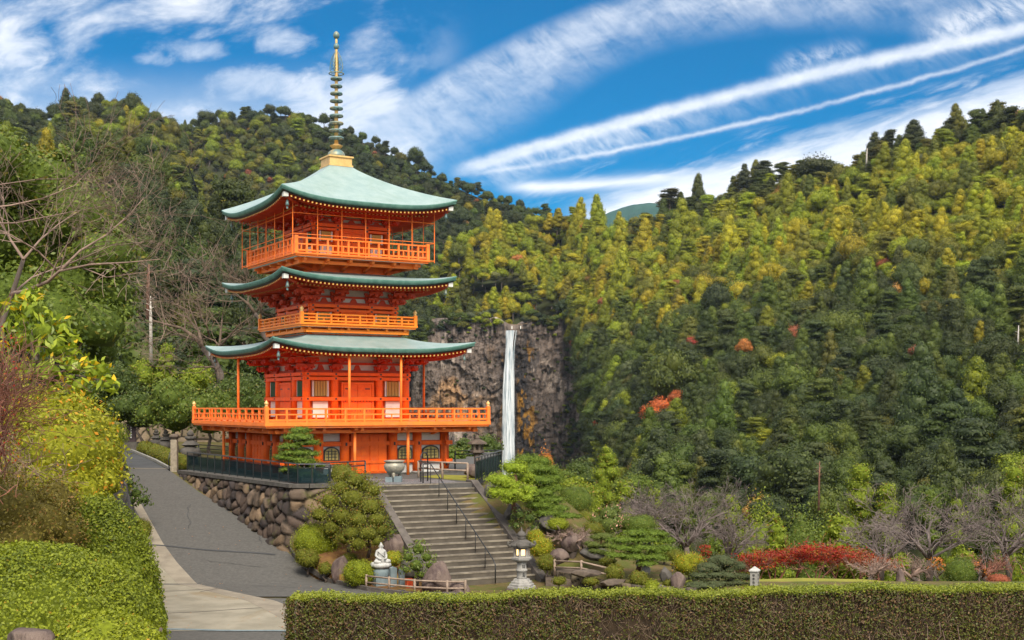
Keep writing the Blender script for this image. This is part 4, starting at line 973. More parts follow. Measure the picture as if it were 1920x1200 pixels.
# ------------------------------------------------------------------ trees and shrubs near the pagoda
def lobed(name, label, cat, base, lobes, leafm, dens, size, seed=1, group=None, trunk=None, bark='bark', crown='crown', **kw):
    """a plant made of leafy lobes; lobes are relative to base"""
    t = empty(name, base, label, cat, group=group); q = np.random.default_rng(seed)
    link(crown, crown_mesh(crown, lobes, dens, size, q, **kw), foliage(leafm), t)
    if trunk:
        mb = MB()
        for tr in trunk: p, rr = limb_tree(q, tr[0], tr[1], tr[2]); mb.tube(p, rr, 8)
        mb.build('trunk', MATS[bark], t)
    return t
def ball(name, label, px, py_base, d, wpx, hpx, leafm, dens=420, size=.055, seed=1, cat='shrub', group=None, n=7, loc=None):
    """clipped rounded shrub standing on the ground at px,py_base"""
    w = wpx / F * d; h = hpx / F * d; b = P(px, py_base, d); q = np.random.default_rng(seed)
    L = [(0, 0, h * .46, w * .47, w * .45, h * .52)]
    for i in range(n): th = i * 6.28 / n + q.normal(0, .3); rr = w * .5 * q.uniform(.25, .5); L.append((math.cos(th) * w * .20, math.sin(th) * w * .20, h * q.uniform(.38, .6), rr * 1.1, rr * 1.1, h * q.uniform(.32, .42)))
    return lobed(name, label, cat, b, L, leafm, dens, size, seed, group, trunk=[((0, 0, -.3), (0, 0, h * .5), .05)], spread=.7, shell=.09, core=.88, crown='foliage')

# band of dark trees behind the path, past the memorial stone
def tree_at(name, label, px, pyt, pyb, d, wpx, leafm, seed, shape='round', dens=60, size=.16, nl=16, bark='bark', base_z=None, z0f=.25, **kw):
    w = wpx / F * d; ztop = ZC - (pyt - HZ) / F * d; zb = (ZC - (pyb - HZ) / F * d) if base_z is None else base_z; h = ztop - zb; q = np.random.default_rng(seed)
    if shape == 'round': L = lobes_round(q, w, h * (1 - z0f), nl, h * z0f, .40)
    elif shape == 'cone': L = lobes_cone(q, w, h * (1 - z0f * .5), nl, h * z0f * .5)
    else: L = lobes_layer(q, w, h * (1 - z0f), nl, h * z0f)
    tr = [((0, 0, -.5), (q.normal(0, .1) * w, 0, h * .7), max(.08, w * .035))]
    for k in range(3): th = q.uniform(0, 6.28); tr.append(((0, 0, h * .3), (math.cos(th) * w * .28, math.sin(th) * w * .28, h * .65), max(.04, w * .018)))
    return lobed(name, label, 'tree', ((px - 960) / F * d, d, zb), L, leafm, dens, size, seed, trunk=tr, bark=bark, **kw)
TB = [
 ('evergreen_tree', 'dark glossy tree shading the memorial stone', 205, 660, 815, 88, 130, 'leaf_dark', 1),
 ('evergreen_tree', 'deep green tree arching over the road end', 262, 712, 835, 84, 110, 'leaf_dark', 2),
 ('camellia_tree', 'greyish camellia tree dotted with a few red flowers beside the stone post', 330, 690, 850, 80, 130, 'leaf_mid', 3),
 ('evergreen_tree', 'broad bright-edged tree reaching to the pagoda balcony corner', 395, 712, 850, 78, 115, 'leaf_mid', 4),
 ('evergreen_tree', 'dark tree tucked under the lowest roof of the pagoda', 455, 672, 850, 84, 140, 'leaf_dark', 5),
 ('evergreen_tree', 'dense dark tree crowding behind the base storey wall', 500, 735, 850, 86, 100, 'leaf_dark', 6),
 ('cedar_tree', 'small golden-green cedar with a pointed top behind the camellia', 312, 640, 760, 104, 48, 'leaf_cedar', 7),
 ('evergreen_tree', 'low yellow-green mound of a tree behind the leaning bare tree', 372, 668, 760, 104, 70, 'leaf_cedar', 8),
 ('evergreen_tree', 'olive rounded tree behind the tall dead pole', 268, 655, 760, 108, 46, 'leaf_cedar', 9),
 ('evergreen_tree', 'dark thicket tree in the gap between the pagoda base and stone lantern', 868, 812, 890, 84, 60, 'leaf_dark', 10),
 ('evergreen_tree', 'dark tree just behind the weathered stone lantern on the terrace', 915, 800, 890, 92, 60, 'leaf_dark', 11),
 ('evergreen_tree', 'grey-green bush tree below the cliff next to the balcony end', 845, 830, 890, 80, 60, 'leaf_mid', 12),
 ('evergreen_tree', 'dark tree at the cliff foot beside the base of the waterfall', 1000, 850, 960, 112, 70, 'leaf_dark', 13),
 ('evergreen_tree', 'olive tree filling the hollow below the waterfall cliff', 1045, 862, 960, 118, 74, 'leaf_mid', 14),
 ('evergreen_tree', 'deep green tree where the wooded slope meets the cliff foot', 1090, 842, 960, 126, 84, 'leaf_dark', 15),
 ('maple_tree', 'orange-brown maple glowing low against the wet cliff', 1022, 826, 960, 138, 46, 'leaf_orange', 16),
 ('evergreen_tree', 'shaded tree behind the domed pine under the cliff', 965, 872, 960, 104, 60, 'leaf_dark', 17),
 ('cedar_tree', 'tall golden-green cedar on the slope toe beside the cliff', 1138, 838, 960, 120, 60, 'leaf_cedar', 18),
 ('evergreen_tree', 'mid green tree on the slope toe above the camellia', 1190, 872, 970, 112, 80, 'leaf_mid', 19),
]
for (nm, lb, px, pt, pb, d, w, lm, sd_) in TB:
    tree_at(nm, lb, px, pt, pb, d, w, lm, 100 + sd_, 'cone' if nm == 'cedar_tree' else 'round', dens=48, size=.19, nl=18, z0f=.12)
# great dark tree on the bank
d = 31; L = []
q = np.random.default_rng(5)
for (px, py, rp) in ((20, 330, 75), (90, 355, 80), (150, 410, 75), (195, 480, 62), (-40, 300, 80), (205, 550, 48), (150, 540, 80), (180, 610, 55), (110, 600, 75), (60, 470, 110), (-40, 450, 120), (40, 570, 90), (-70, 590, 100), (-110, 380, 90), (190, 655, 34), (120, 290, 20), (228, 585, 26), (214, 430, 26)):
    p = P(px, py, d + q.uniform(-1.5, 1.5)); rr = rp / F * d; L.append((p.x, p.y - d, p.z, rr, rr * 1.15, rr * .85))
bx = (60 - 960) / F * d; L = [(a - bx, b, c - 2.4, e, f, g) for a, b, c, e, f, g in L]
lobed('evergreen_tree', 'huge dark domed evergreen tree behind the bare cherry on the bank', 'tree', (bx, d, 2.4), L, 'leaf_mid', 150, .125, 8, trunk=[((0, 0, -.6), (.2, 0, 3.2), .35), ((0, 0, 1.0), (1.6, .3, 3.6), .18)], core=.84, spread=.55)

# bare trees
def bare_tree(name, label, base, limbs, twigm, seed, r0, depth=3, L=1.6, droop=0.0, up=.2, nkid=3, per=5, cat='tree', minr=.006, fan=1.1, barkm=None, wig=.16, split=.62):
    """limbs: list of world point paths starting from the trunk; twigs grow from them"""
    t = empty(name, base, label, cat); q = np.random.default_rng(seed); b = Vector(base); mt = MB(); mbr = MB()
    for li, (pts, ra, rb) in enumerate(limbs):
        pts = [Vector(p) - b for p in pts]; n = len(pts); rs = [ra + (rb - ra) * i / (n - 1) for i in range(n)]
        (mt if li == 0 else mbr).tube(pts, rs, 8, True)
        if li == 0 and len(limbs) > 1: continue
        for k in range(per):
            f = .25 + .75 * (k + q.random()) / per; i = min(n - 2, int(f * (n - 1))); a = pts[i].lerp(pts[i + 1], f * (n - 1) - i); d = (pts[i + 1] - pts[i]).normalized()
            ax = d.orthogonal().normalized(); ax.rotate(Matrix.Rotation(q.uniform(0, 6.28), 3, d)); nd = d.copy(); nd.rotate(Matrix.Rotation(q.uniform(.3, fan), 3, ax))
            branch_out(mbr, q, a, nd, L * q.uniform(.7, 1.2) * (1.15 - .35 * f), max(minr, (ra + (rb - ra) * f) * .6), depth, droop, up, nkid, 4, wig, split, minr)
    mt.build('trunk', MATS[barkm or 'bark'], t); mbr.build('branches', MATS[twigm], t); return t
S = lambda *p: [P(a, b, c) for a, b, c in p]
d0 = 15.5
bare_tree('cherry_tree', 'bare cherry tree spreading long pinkish branches over the bank', P(8, 640, d0), [
    (S((8, 640, d0), (0, 612, d0), (20, 560, d0 + .1), (38, 505, d0 + .2), (44, 486, d0 + .2)), 0.0411, 0.0248),
    (S((22, 552, d0), (50, 545, d0 - .2), (90, 528, d0 - .4), (112, 508, d0 - .5), (170, 496, d0 - .7), (240, 492, d0 - .9), (300, 486, d0 - 1.1)), 0.0290, 0.0045),
    (S((112, 508, d0 - .5), (150, 470, d0 - .2), (200, 440, d0), (245, 400, d0 + .2), (270, 370, d0 + .3)), 0.0169, 0.0036),
    (S((110, 510, d0 - .4), (70, 470, d0 - .6), (20, 440, d0 - .8), (-40, 415, d0 - 1)), 0.0145, 0.0045),
    (S((44, 486, d0), (75, 450, d0 + .4), (110, 420, d0 + .8), (150, 395, d0 + 1.0)), 0.0169, 0.0036),
    (S((44, 486, d0), (20, 450, d0 + .3), (-10, 400, d0 + .5), (-40, 360, d0 + .8)), 0.0193, 0.0054),
    (S((-60, 395, d0 - 1), (20, 385, d0 - .8), (80, 372, d0 - .6), (140, 348, d0 - .4), (168, 318, d0 - .3)), 0.0121, 0.0027),
    (S((-60, 345, d0 - .5), (0, 346, d0 - .4), (70, 336, d0 - .2), (125, 335, d0)), 0.0097, 0.0027),
    (S((-60, 420, d0 - .5), (30, 418, d0 - .4), (120, 400, d0 - .2), (200, 385, d0)), 0.0106, 0.0027),
    (S((22, 552, d0), (60, 520, d0 + .8), (140, 490, d0 + 1.6), (210, 460, d0 + 2.0), (290, 452, d0 + 2.3)), 0.0145, 0.0027),
    (S((150, 500, d0 - .6), (200, 520, d0 - .8), (260, 512, d0 - .9), (320, 505, d0 - 1.0)), 0.0087, 0.0023),
], 'twig_pink', 11, .08, depth=2, L=.66, up=.06, per=9, minr=.0024, nkid=3, fan=.6, split=.66, wig=.12)
d1 = 84
bare_tree('bare_tree', 'leaning bare tree with dark trunk beside the lowest roof', P(418, 735, d1), [
    (S((418, 735, d1), (412, 700, d1), (402, 678, d1), (380, 652, d1)), .30, .19),
    (S((380, 652, d1), (365, 632, d1), (340, 615, d1), (300, 605, d1), (285, 600, d1)), .15, .04),
    (S((380, 652, d1), (372, 620, d1 + 1), (352, 596, d1 + 2), (318, 580, d1 + 2)), .13, .03),
    (S((400, 676, d1), (412, 650, d1 - 1), (414, 620, d1), (418, 585, d1)), .14, .03),
    (S((412, 650, d1 - 1), (430, 630, d1 - 1), (448, 610, d1 - 2), (475, 590, d1 - 2)), .09, .02),
    (S((395, 640, d1), (388, 612, d1 - 2), (376, 590, d1 - 2), (370, 560, d1 - 2)), .08, .02),
    (S((408, 694, d1), (398, 688, d1 - 1), (375, 688, d1 - 2), (352, 690, d1 - 2)), .08, .02),
    (S((372, 640, d1), (340, 628, d1 + 1), (310, 622, d1 + 1)), .08, .02),
], 'twig_dark', 12, .3, depth=3, L=2.4, up=.25, per=6, minr=.012, nkid=3)
bare_tree('bare_tree', 'dark bare tree peeking out between the middle and top roofs', P(510, 650, 82), [
    (S((510, 650, 82), (495, 630, 82), (488, 600, 82), (478, 588, 82)), .2, .13),
    (S((478, 588, 82), (466, 570, 82), (448, 556, 82), (438, 545, 82)), .12, .03),
    (S((478, 588, 82), (486, 575, 82), (500, 568, 82)), .08, .03),
    (S((488, 600, 82), (490, 575, 81), (486, 550, 81)), .08, .02),
], 'twig_dark', 13, .2, depth=3, L=1.8, up=.25, per=6, minr=.012)

# ------------------------------------------------------------------ garden east of the stairs
def pads(name, label, base, pl, leafm, trunk, seed=1, size=.13, dens=230, flat=.34, bark='bark_red', cat='pine tree'):
    """cloud-pruned pine: pads are (px, py, d, half width px, half height px)"""
    L = []; q = np.random.default_rng(seed)
    for (px, py, d, rw, rh) in pl:
        p = P(px, py, d) - Vector(base); a = rw * 1.12 / F * d; b = rh * 1.15 / F * d
        L.append((p.x, p.y, p.z, a * .72, a * .72, b * .8))
        for k in range(5): th = k * 1.257 + q.uniform(0, .8); L.append((p.x + math.cos(th) * a * .5, p.y + math.sin(th) * a * .5, p.z + q.normal(0, .16) * b - .1 * b, a * q.uniform(.38, .56), a * q.uniform(.38, .56), b * q.uniform(.5, .8)))
    t = empty(name, base, label, cat); link('crown', crown_mesh('crown', L, dens, size, q, aspect=.22, spread=.75, shell=.24, core=.72, up=.7, under=-.5), foliage(leafm), t)
    mb = MB()
    for pts, a, b in trunk:
        pts = [Vector(p) - Vector(base) for p in pts]; mb.tube(pts, [a + (b - a) * i / (len(pts) - 1) for i in range(len(pts))], 7)
    mb.build('trunk', MATS[bark], t); return t
pads('pine_tree', 'bright yellow-green cloud-pruned pine at the top of the stairs', P(965, 965, 52.5), [(965, 877, 52.5, 24, 15), (940, 898, 52, 28, 13), (985, 896, 53, 18, 11), (936, 921, 51.8, 22, 13), (955, 908, 52, 26, 9), (960, 925, 51.6, 26, 12), (990, 918, 52, 16, 12), (955, 936, 51.5, 16, 8), (985, 934, 51.5, 14, 9)], 'leaf_pine_light',
     [(S((965, 965, 52.5), (962, 935, 52.4), (968, 905, 52.5), (965, 880, 52.5)), .12, .05), (S((963, 930, 52.4), (940, 915, 52)), .06, .03), (S((966, 910, 52.4), (988, 900, 53)), .05, .03)], 31)
pads('pine_tree', 'taller dark domed pine with layered tiers right behind the yellow-green pine', P(1012, 985, 54.5), [(990, 862, 55, 26, 12), (1012, 868, 55, 26, 12), (1000, 878, 54.6, 36, 12), (1022, 884, 55, 30, 12), (1030, 898, 54.5, 26, 11), (1010, 900, 54, 34, 12), (1034, 914, 54, 26, 10), (1014, 922, 53.6, 32, 10), (1028, 936, 53.4, 30, 9), (1010, 946, 53, 26, 8), (1046, 952, 52.8, 24, 8), (1030, 962, 52.5, 32, 7), (1066, 968, 52, 26, 6), (1015, 934, 53.6, 28, 9)], 'leaf_pine',
     [(S((1012, 985, 54.5), (1020, 950, 54.3), (1008, 910, 54.5), (1004, 870, 55)), .16, .05), (S((1018, 950, 54.2), (1045, 958, 53), (1072, 970, 52)), .08, .03), (S((1012, 920, 54.5), (1036, 915, 54)), .06, .03)], 32)
pads('pine_tree', 'wide tiered green pine leaning over the rocks near the bamboo rail', P(1195, 1072, 48), [(1190, 998, 48, 26, 8), (1228, 1000, 48.5, 26, 8), (1176, 1012, 47.6, 26, 8), (1208, 1010, 48, 30, 8), (1246, 1012, 48.5, 18, 7), (1166, 1026, 47.3, 24, 7), (1200, 1026, 47.6, 32, 8), (1240, 1030, 48, 24, 8), (1155, 1040, 47, 22, 6), (1188, 1042, 47.2, 28, 7), (1225, 1044, 47.4, 30, 9), (1212, 1056, 47, 22, 6), (1150, 1012, 48.5, 14, 6)], 'leaf_pine',
     [(S((1195, 1072, 48), (1204, 1050, 48), (1192, 1025, 48), (1206, 1000, 48.2)), .11, .04), (S((1200, 1045, 48), (1170, 1030, 47.3)), .05, .02), (S((1196, 1030, 48), (1236, 1026, 48)), .05, .02)], 33, size=.12)
pads('pine_tree', 'grey-green dome-shaped clipped pine beside the white stone marker', P(1350, 1108, 46.5), [(1355, 1050, 46.5, 30, 13), (1330, 1062, 46.2, 26, 11), (1375, 1062, 46.5, 26, 11), (1318, 1078, 46, 24, 9), (1352, 1078, 46, 30, 10), (1388, 1080, 46.4, 20, 9), (1308, 1096, 45.6, 26, 9), (1340, 1094, 45.6, 26, 8), (1372, 1092, 46, 22, 8)], 'leaf_grey',
     [(S((1350, 1108, 46.5), (1346, 1085, 46.4), (1356, 1055, 46.5)), .10, .04)], 34, size=.09, dens=300)
pads('pine_tree', 'low olive clipped pine between the camellia and the tiered pine', P(1130, 1040, 50), [(1128, 1005, 50, 22, 9), (1112, 1020, 49.6, 18, 8), (1138, 1022, 50, 18, 8), (1120, 1034, 49.4, 20, 7)], 'leaf_pine_olive', [(S((1130, 1040, 50), (1126, 1020, 50), (1128, 1006, 50)), .07, .03)], 35, size=.10)
pads('pine_tree', 'layered pine behind the black glass fence in front of the pagoda base', P(560, 905, 54.8), [(562, 806, 55, 18, 8), (560, 818, 54.8, 26, 9), (572, 830, 55, 26, 8), (545, 836, 54.6, 22, 8), (552, 848, 54.6, 28, 9), (578, 850, 55, 22, 8), (535, 858, 54.4, 22, 8), (565, 864, 54.5, 30, 9), (590, 872, 54.8, 22, 9), (550, 880, 54.3, 26, 9), (575, 890, 54.3, 28, 10)], 'leaf_pine',
     [(S((560, 905, 54.8), (566, 870, 54.8), (555, 840, 54.8), (563, 808, 55)), .11, .04), (S((562, 862, 54.8), (590, 870, 54.8)), .05, .02), (S((558, 848, 54.8), (536, 856, 54.4)), .05, .02)], 36)
# clipped azaleas
BALLS = [
 ('small golden azalea ball just below the stair-top pine', 1005, 1016, 50.8, 36, 24, 'leaf_azalea_gold'), ('larger golden azalea ball in the middle of the three beside the stairs', 1013, 1045, 49.6, 52, 40, 'leaf_azalea_gold'),
 ('darker olive azalea ball lowest beside the stairs', 1024, 1070, 48.8, 38, 32, 'leaf_azalea_dark'), ('yellow-green azalea mound on the rocks under the long pine branch', 1045, 994, 51, 46, 24, 'leaf_azalea'),
 ('broad golden azalea dome next to the grey clipped pine', 1292, 1080, 47.2, 66, 46, 'leaf_azalea_gold'), ('olive azalea ball behind the low stone edging', 1198, 1100, 46.2, 42, 30, 'leaf_azalea_dark'),
 ('brownish azalea cushion next to the tiered pine trunk', 1152, 1090, 46.6, 40, 34, 'leaf_azalea_dark'), ('upright yellow-green azalea ball at the end of the stone edging', 1222, 1118, 45.2, 34, 32, 'leaf_azalea'),
 ('small brown azalea behind the upright azalea ball', 1254, 1104, 46, 26, 18, 'leaf_azalea_dark'), ('golden shrub behind the broad azalea dome', 1262, 1052, 49.5, 44, 22, 'leaf_azalea_dark'),
 ('clipped azalea ball beside the seated white statue', 674, 1100, 47.4, 68, 52, 'leaf_azalea'), ('brown-green azalea ball at the foot of the retaining wall', 577, 1064, 49.6, 50, 36, 'leaf_azalea_dark'),
 ('tiny azalea between the wall-foot ball and the brown rock', 610, 1078, 48.8, 30, 24, 'leaf_azalea_dark'), ('large loose azalea mound against the rubble wall', 592, 1048, 50.8, 96, 66, 'leaf_azalea'),
 ('small olive azalea behind the seated statue', 655, 1062, 49.6, 36, 26, 'leaf_azalea_dark'), ('golden flat-topped azalea behind the statue pedestal', 738, 1062, 48.6, 42, 30, 'leaf_azalea_gold'),
 ('round olive shrub beside the road under the dark bank wall', 268, 1012, 52.8, 36, 40, 'leaf_azalea_dark'), ('neat green ball tree on the lawn edge beside the dark rock', 1800, 1100, 49, 60, 58, 'leaf_mid'),
 ('low orange-brown clipped bush at the end of the lawn', 1872, 1098, 49, 44, 22, 'leaf_rust'), ('flat bright lawn-edge shrub near the white marker', 1405, 1112, 45.5, 50, 14, 'leaf_azalea'),
 ('dark round shrub at the pine foot on the terrace', 640, 905, 54, 50, 36, 'leaf_azalea_dark'), ('small shrub with tiny pale rocks near the upright azalea ball', 1288, 1106, 45.8, 34, 18, 'leaf_azalea'),
 ('small olive cushion shrub between the lantern and the bamboo rail', 1048, 1098, 47.0, 30, 18, 'leaf_azalea_dark'), ('mossy green cushion under the middle of the bamboo rail', 1108, 1098, 46.6, 34, 16, 'leaf_azalea_dark'),
 ('olive mound shrub above the bamboo rail beside dark boulder', 1140, 1062, 48.8, 36, 20, 'leaf_azalea_dark'), ('rounded green shrub under the flowering camellia', 1112, 1006, 52.6, 44, 28, 'leaf_azalea_dark'), ('yellowish shrub between the grey rock and clipped dome pine', 1310, 1090, 46.8, 34, 22, 'leaf_azalea'),
 ('low dark shrub at the foot of the bare cherry by the camellia', 1245, 1046, 52.5, 70, 26, 'leaf_mid'), ('dense green shrub covering the bare slope next to the domed pine', 1075, 968, 57, 84, 60, 'leaf_mid'), ('olive shrub below the slope between domed pine and camellia', 1095, 992, 55.5, 60, 36, 'leaf_azalea_dark'),
 ('bushy green shrub behind the tiered pine tips', 1195, 1000, 55, 80, 34, 'leaf_mid'),
]
for i, (lb, px, pyb, d, w, h, lm) in enumerate(BALLS):
    ball('azalea_shrub', lb, px, pyb, d, w, h, lm, seed=200 + i)
# looser shrubs beside the stairs
def blobs(name, label, base, pl, leafm, seed, size=.09, dens=190, trunk=None, cat='shrub', **kw):
    L = [((P(px, py, d) - Vector(base)).x, (P(px, py, d) - Vector(base)).y, (P(px, py, d) - Vector(base)).z, r_ / F * d, r_ / F * d, r_ * .82 / F * d) for px, py, d, r_ in pl]
    tr = [(Vector(a) - Vector(base), Vector(b) - Vector(base), c) for a, b, c in (trunk or [])]
    return lobed(name, label, cat, base, L, leafm, dens, size, seed, trunk=tr, **kw)
blobs('osmanthus_tree', 'tall rounded olive tree with orange blossom tips beside the stairs', P(655, 1040, 50.5), [(665, 900, 51, 26), (640, 915, 51, 26), (680, 910, 51.5, 24), (620, 940, 50.6, 26), (660, 935, 50.4, 32), (700, 920, 51, 20), (600, 965, 50.4, 24), (640, 968, 50, 30), (688, 950, 50.4, 28), (622, 990, 50, 26), (655, 890, 51.4, 16)], 'leaf_azalea_dark', 41, trunk=[(P(655, 1040, 50.5), P(658, 950, 50.6), .10)], cat='tree', core=.62, shell=.26, spread=.95)
blobs('pruned_tree', 'pruned olive tree with rounded puffs behind the seated statue', P(690, 1045, 49.4), [(695, 950, 49.6, 26), (672, 975, 49.2, 26), (705, 975, 49.4, 24), (660, 1000, 49, 22), (690, 1000, 48.9, 24), (715, 995, 49.4, 18), (672, 1020, 48.8, 20), (645, 1010, 49.2, 18), (705, 1015, 49, 14)], 'leaf_azalea_dark', 42, size=.075, dens=260, core=.66, shell=.24, spread=.9, trunk=[(P(690, 1045, 49.4), P(692, 960, 49.5), .07), (P(690, 1025, 49.4), P(668, 1000, 49.1), .04)], cat='tree')
blobs('camellia_shrub', 'light green leafy shrub between the statue and the purple rock', P(782, 1100, 46.6), [(785, 1030, 46.8, 22), (765, 1045, 46.6, 20), (800, 1045, 46.6, 18), (780, 1060, 46.4, 24), (805, 1060, 46.4, 14), (762, 1068, 46.2, 14), (790, 1078, 46.3, 14)], 'leaf_mid', 43, size=.10, dens=110, core=.5, trunk=[(P(782, 1100, 46.6), P(775, 1060, 46.6), .03), (P(784, 1100, 46.6), P(795, 1060, 46.6), .03), (P(783, 1100, 46.6), P(784, 1050, 46.6), .03)])
blobs('camellia_shrub', 'glossy dark green sprig beside the stair side curb', P(728, 1030, 50), [(725, 985, 50, 14), (735, 998, 50, 12), (718, 970, 50.2, 12), (730, 1012, 49.8, 10)], 'leaf_mid', 44, size=.10, dens=110, core=.4, trunk=[(P(728, 1030, 50), P(726, 990, 50), .03)])
blobs('camellia_shrub', 'flowering camellia with pale pink blooms behind the clipped olive pine', P(1142, 1010, 54), [(1140, 965, 54, 22), (1122, 978, 54, 18), (1160, 978, 54, 18), (1142, 985, 53.6, 22), (1150, 955, 54.4, 14)], 'leaf_camellia', 45, size=.10, dens=150)
blobs('camellia_shrub', 'scrubby dark shrub leaning over the rocks at the stair top', P(985, 1005, 51.6), [(975, 965, 51.6, 16), (992, 972, 51.6, 18), (968, 985, 51.4, 14), (1000, 990, 51.4, 12)], 'leaf_dark', 46, size=.09, dens=150, core=.5)
blobs('shrub', 'deep green leafy shrub growing out of the dark bank wall', P(240, 960, 55), [(240, 905, 55, 20), (255, 925, 55, 20), (272, 938, 54.6, 14), (246, 940, 55, 16), (232, 880, 55.6, 12)], 'leaf_dark', 47, size=.16, dens=60, core=.5)
# rounded cedars in front of the slope
CED = [
 ('cedar', 'rounded cedar rising just behind the domed pine', 1080, 905, 66, 96, 78, 20), ('cedar', 'small golden cedar between the domed pine and the bare cherry', 1052, 900, 70, 40, 74, 14), ('cedar', 'feathery cedar behind the spread-out bare cherry', 1172, 888, 78, 80, 90, 20),
 ('cedar', 'yellowish cedar standing above the bare cherry crown', 1230, 905, 84, 70, 88, 18), ('round', 'wide umbrella-shaped bright green cedar above the bare cherry', 1425, 885, 86, 118, 84, 22), ('round', 'dark broad tree filling the middle of the valley edge', 1500, 900, 88, 130, 82, 22),
 ('cedar', 'tall tufted cedar highest in the valley-edge row', 1612, 862, 92, 110, 88, 24), ('round', 'dense dark cedar beside the tallest tufted one', 1560, 900, 90, 110, 86, 22), ('cedar', 'stout green cedar to the side of the tallest tufted one', 1665, 890, 90, 104, 88, 22), ('cedar', 'dark slim cedar standing behind the mauve cherries', 1745, 905, 94, 80, 90, 20),
 ('cedar', 'yellow-green cedar leaning in at the picture edge', 1900, 860, 88, 96, 90, 22), ('cedar', 'dark cedar just beside the picture edge cedar', 1836, 912, 92, 90, 92, 20), ('cedar', 'short bright conical cedar standing over the red maple row', 1452, 960, 66, 66, 60, 16), ('cedar', 'low bushy cedar over the middle of the red maple row', 1570, 968, 64, 84, 60, 16),
 ('round', 'shadowy round tree in the dip behind the red maple row', 1520, 940, 78, 100, 72, 18), ('round', 'broad green tree behind the bare cherries above the camellia', 1120, 915, 84, 80, 84, 18), ('cedar', 'cedar in shade between the umbrella tree and bare cherry', 1330, 920, 90, 90, 90, 18), ('cedar', 'pointed cedar just beside the umbrella tree', 1372, 905, 92, 70, 92, 18), ('cedar', 'dull green cedar beyond the ball tree', 1795, 930, 84, 90, 82, 18), ('cedar', 'dark cedar at the foot of the waterfall slope', 1285, 915, 96, 70, 94, 16),
]
for i, (shape, lb, px, pt, d, w, _, nl) in enumerate(CED):
    tree_at('cedar_tree', lb, px, pt, 0, d, w, 'leaf_cedar' if i not in (5, 7, 9, 11, 14, 16, 19) else 'leaf_mid', 300 + i, 'cone' if shape == 'cedar' else 'round', dens=70, size=.17, nl=nl, base_z=landz((px - 960) / F * d, d), z0f=.30, bark='bark_red', core=.8)
# bare cherries
def cherry(lb, px, pyb, d, wpx, pyt, seed, m='twig_mauve', nlimb=7, depth=3, twist=0.0, name='cherry_tree', flat=1.0):
    q = np.random.default_rng(seed); b = P(px, pyb, d); b.z = min(b.z, landz(b.x, b.y) + .05); H = ZC - (pyt - HZ) / F * d - b.z; Wd = wpx / F * d; fork = b + Vector((q.normal(0, .15), q.normal(0, .1), H * .28)); limbs = [([b - Vector((0, 0, .4)), b.lerp(fork, .5) + Vector((q.normal(0, .1), 0, 0)), fork], .16, .12)]
    for k in range(nlimb):
        th = k * 6.28 / nlimb + q.normal(0, .25); e = b + Vector((math.cos(th) * Wd * .38, math.sin(th) * Wd * .30, H * q.uniform(.52, .82) * flat))
        mid = fork.lerp(e, .5) + Vector((q.normal(0, .25), q.normal(0, .25), H * .10)); limbs.append(([fork, fork.lerp(mid, .5) + Vector((q.normal(0, .1), 0, .05)), mid, e], .075, .016))
    bare_tree(name, lb, b, limbs, m, seed, .15, depth=depth, L=Wd * .20, up=.12, droop=.05, per=7, minr=.0075, nkid=3, fan=1.0)
cherry('spreading bare cherry with pinkish twigs between the camellia and broad azalea dome', 1290, 1040, 58, 230, 925, 51)
cherry('smaller bare cherry behind the tiered pine and camellia', 1205, 1030, 60, 150, 935, 52)
cherry('bare cherry with a crooked dark trunk behind the red maple row end', 1740, 1085, 55, 290, 945, 53)
cherry('bare cherry crowding the picture edge behind the orange bush', 1890, 1085, 54, 230, 935, 54)
cherry('short bare mauve tree standing in the middle gap near the crooked cherry', 1650, 1075, 60, 150, 960, 55)
cherry('bare cherry set back beside the umbrella-shaped cedar', 1370, 1050, 62, 130, 950, 56)
cherry('weeping bare shrub with pinkish twigs over the garden rocks', 1068, 1035, 51, 86, 985, 57, 'twig_pink', depth=2, name='weeping_cherry')
cherry('pale bare bush just in front of the lawn rock', 1640, 1098, 50, 80, 1045, 58, 'twig_pink', depth=2, name='bare_shrub')
cherry('pinkish bare bush between the orange maple and the ball tree', 1720, 1098, 50.5, 80, 1050, 59, 'twig_pink', depth=2, name='bare_shrub')
cherry('rusty bare thicket beyond the ball tree', 1850, 1098, 52, 90, 1040, 60, 'twig_rust', depth=2, name='bare_shrub')
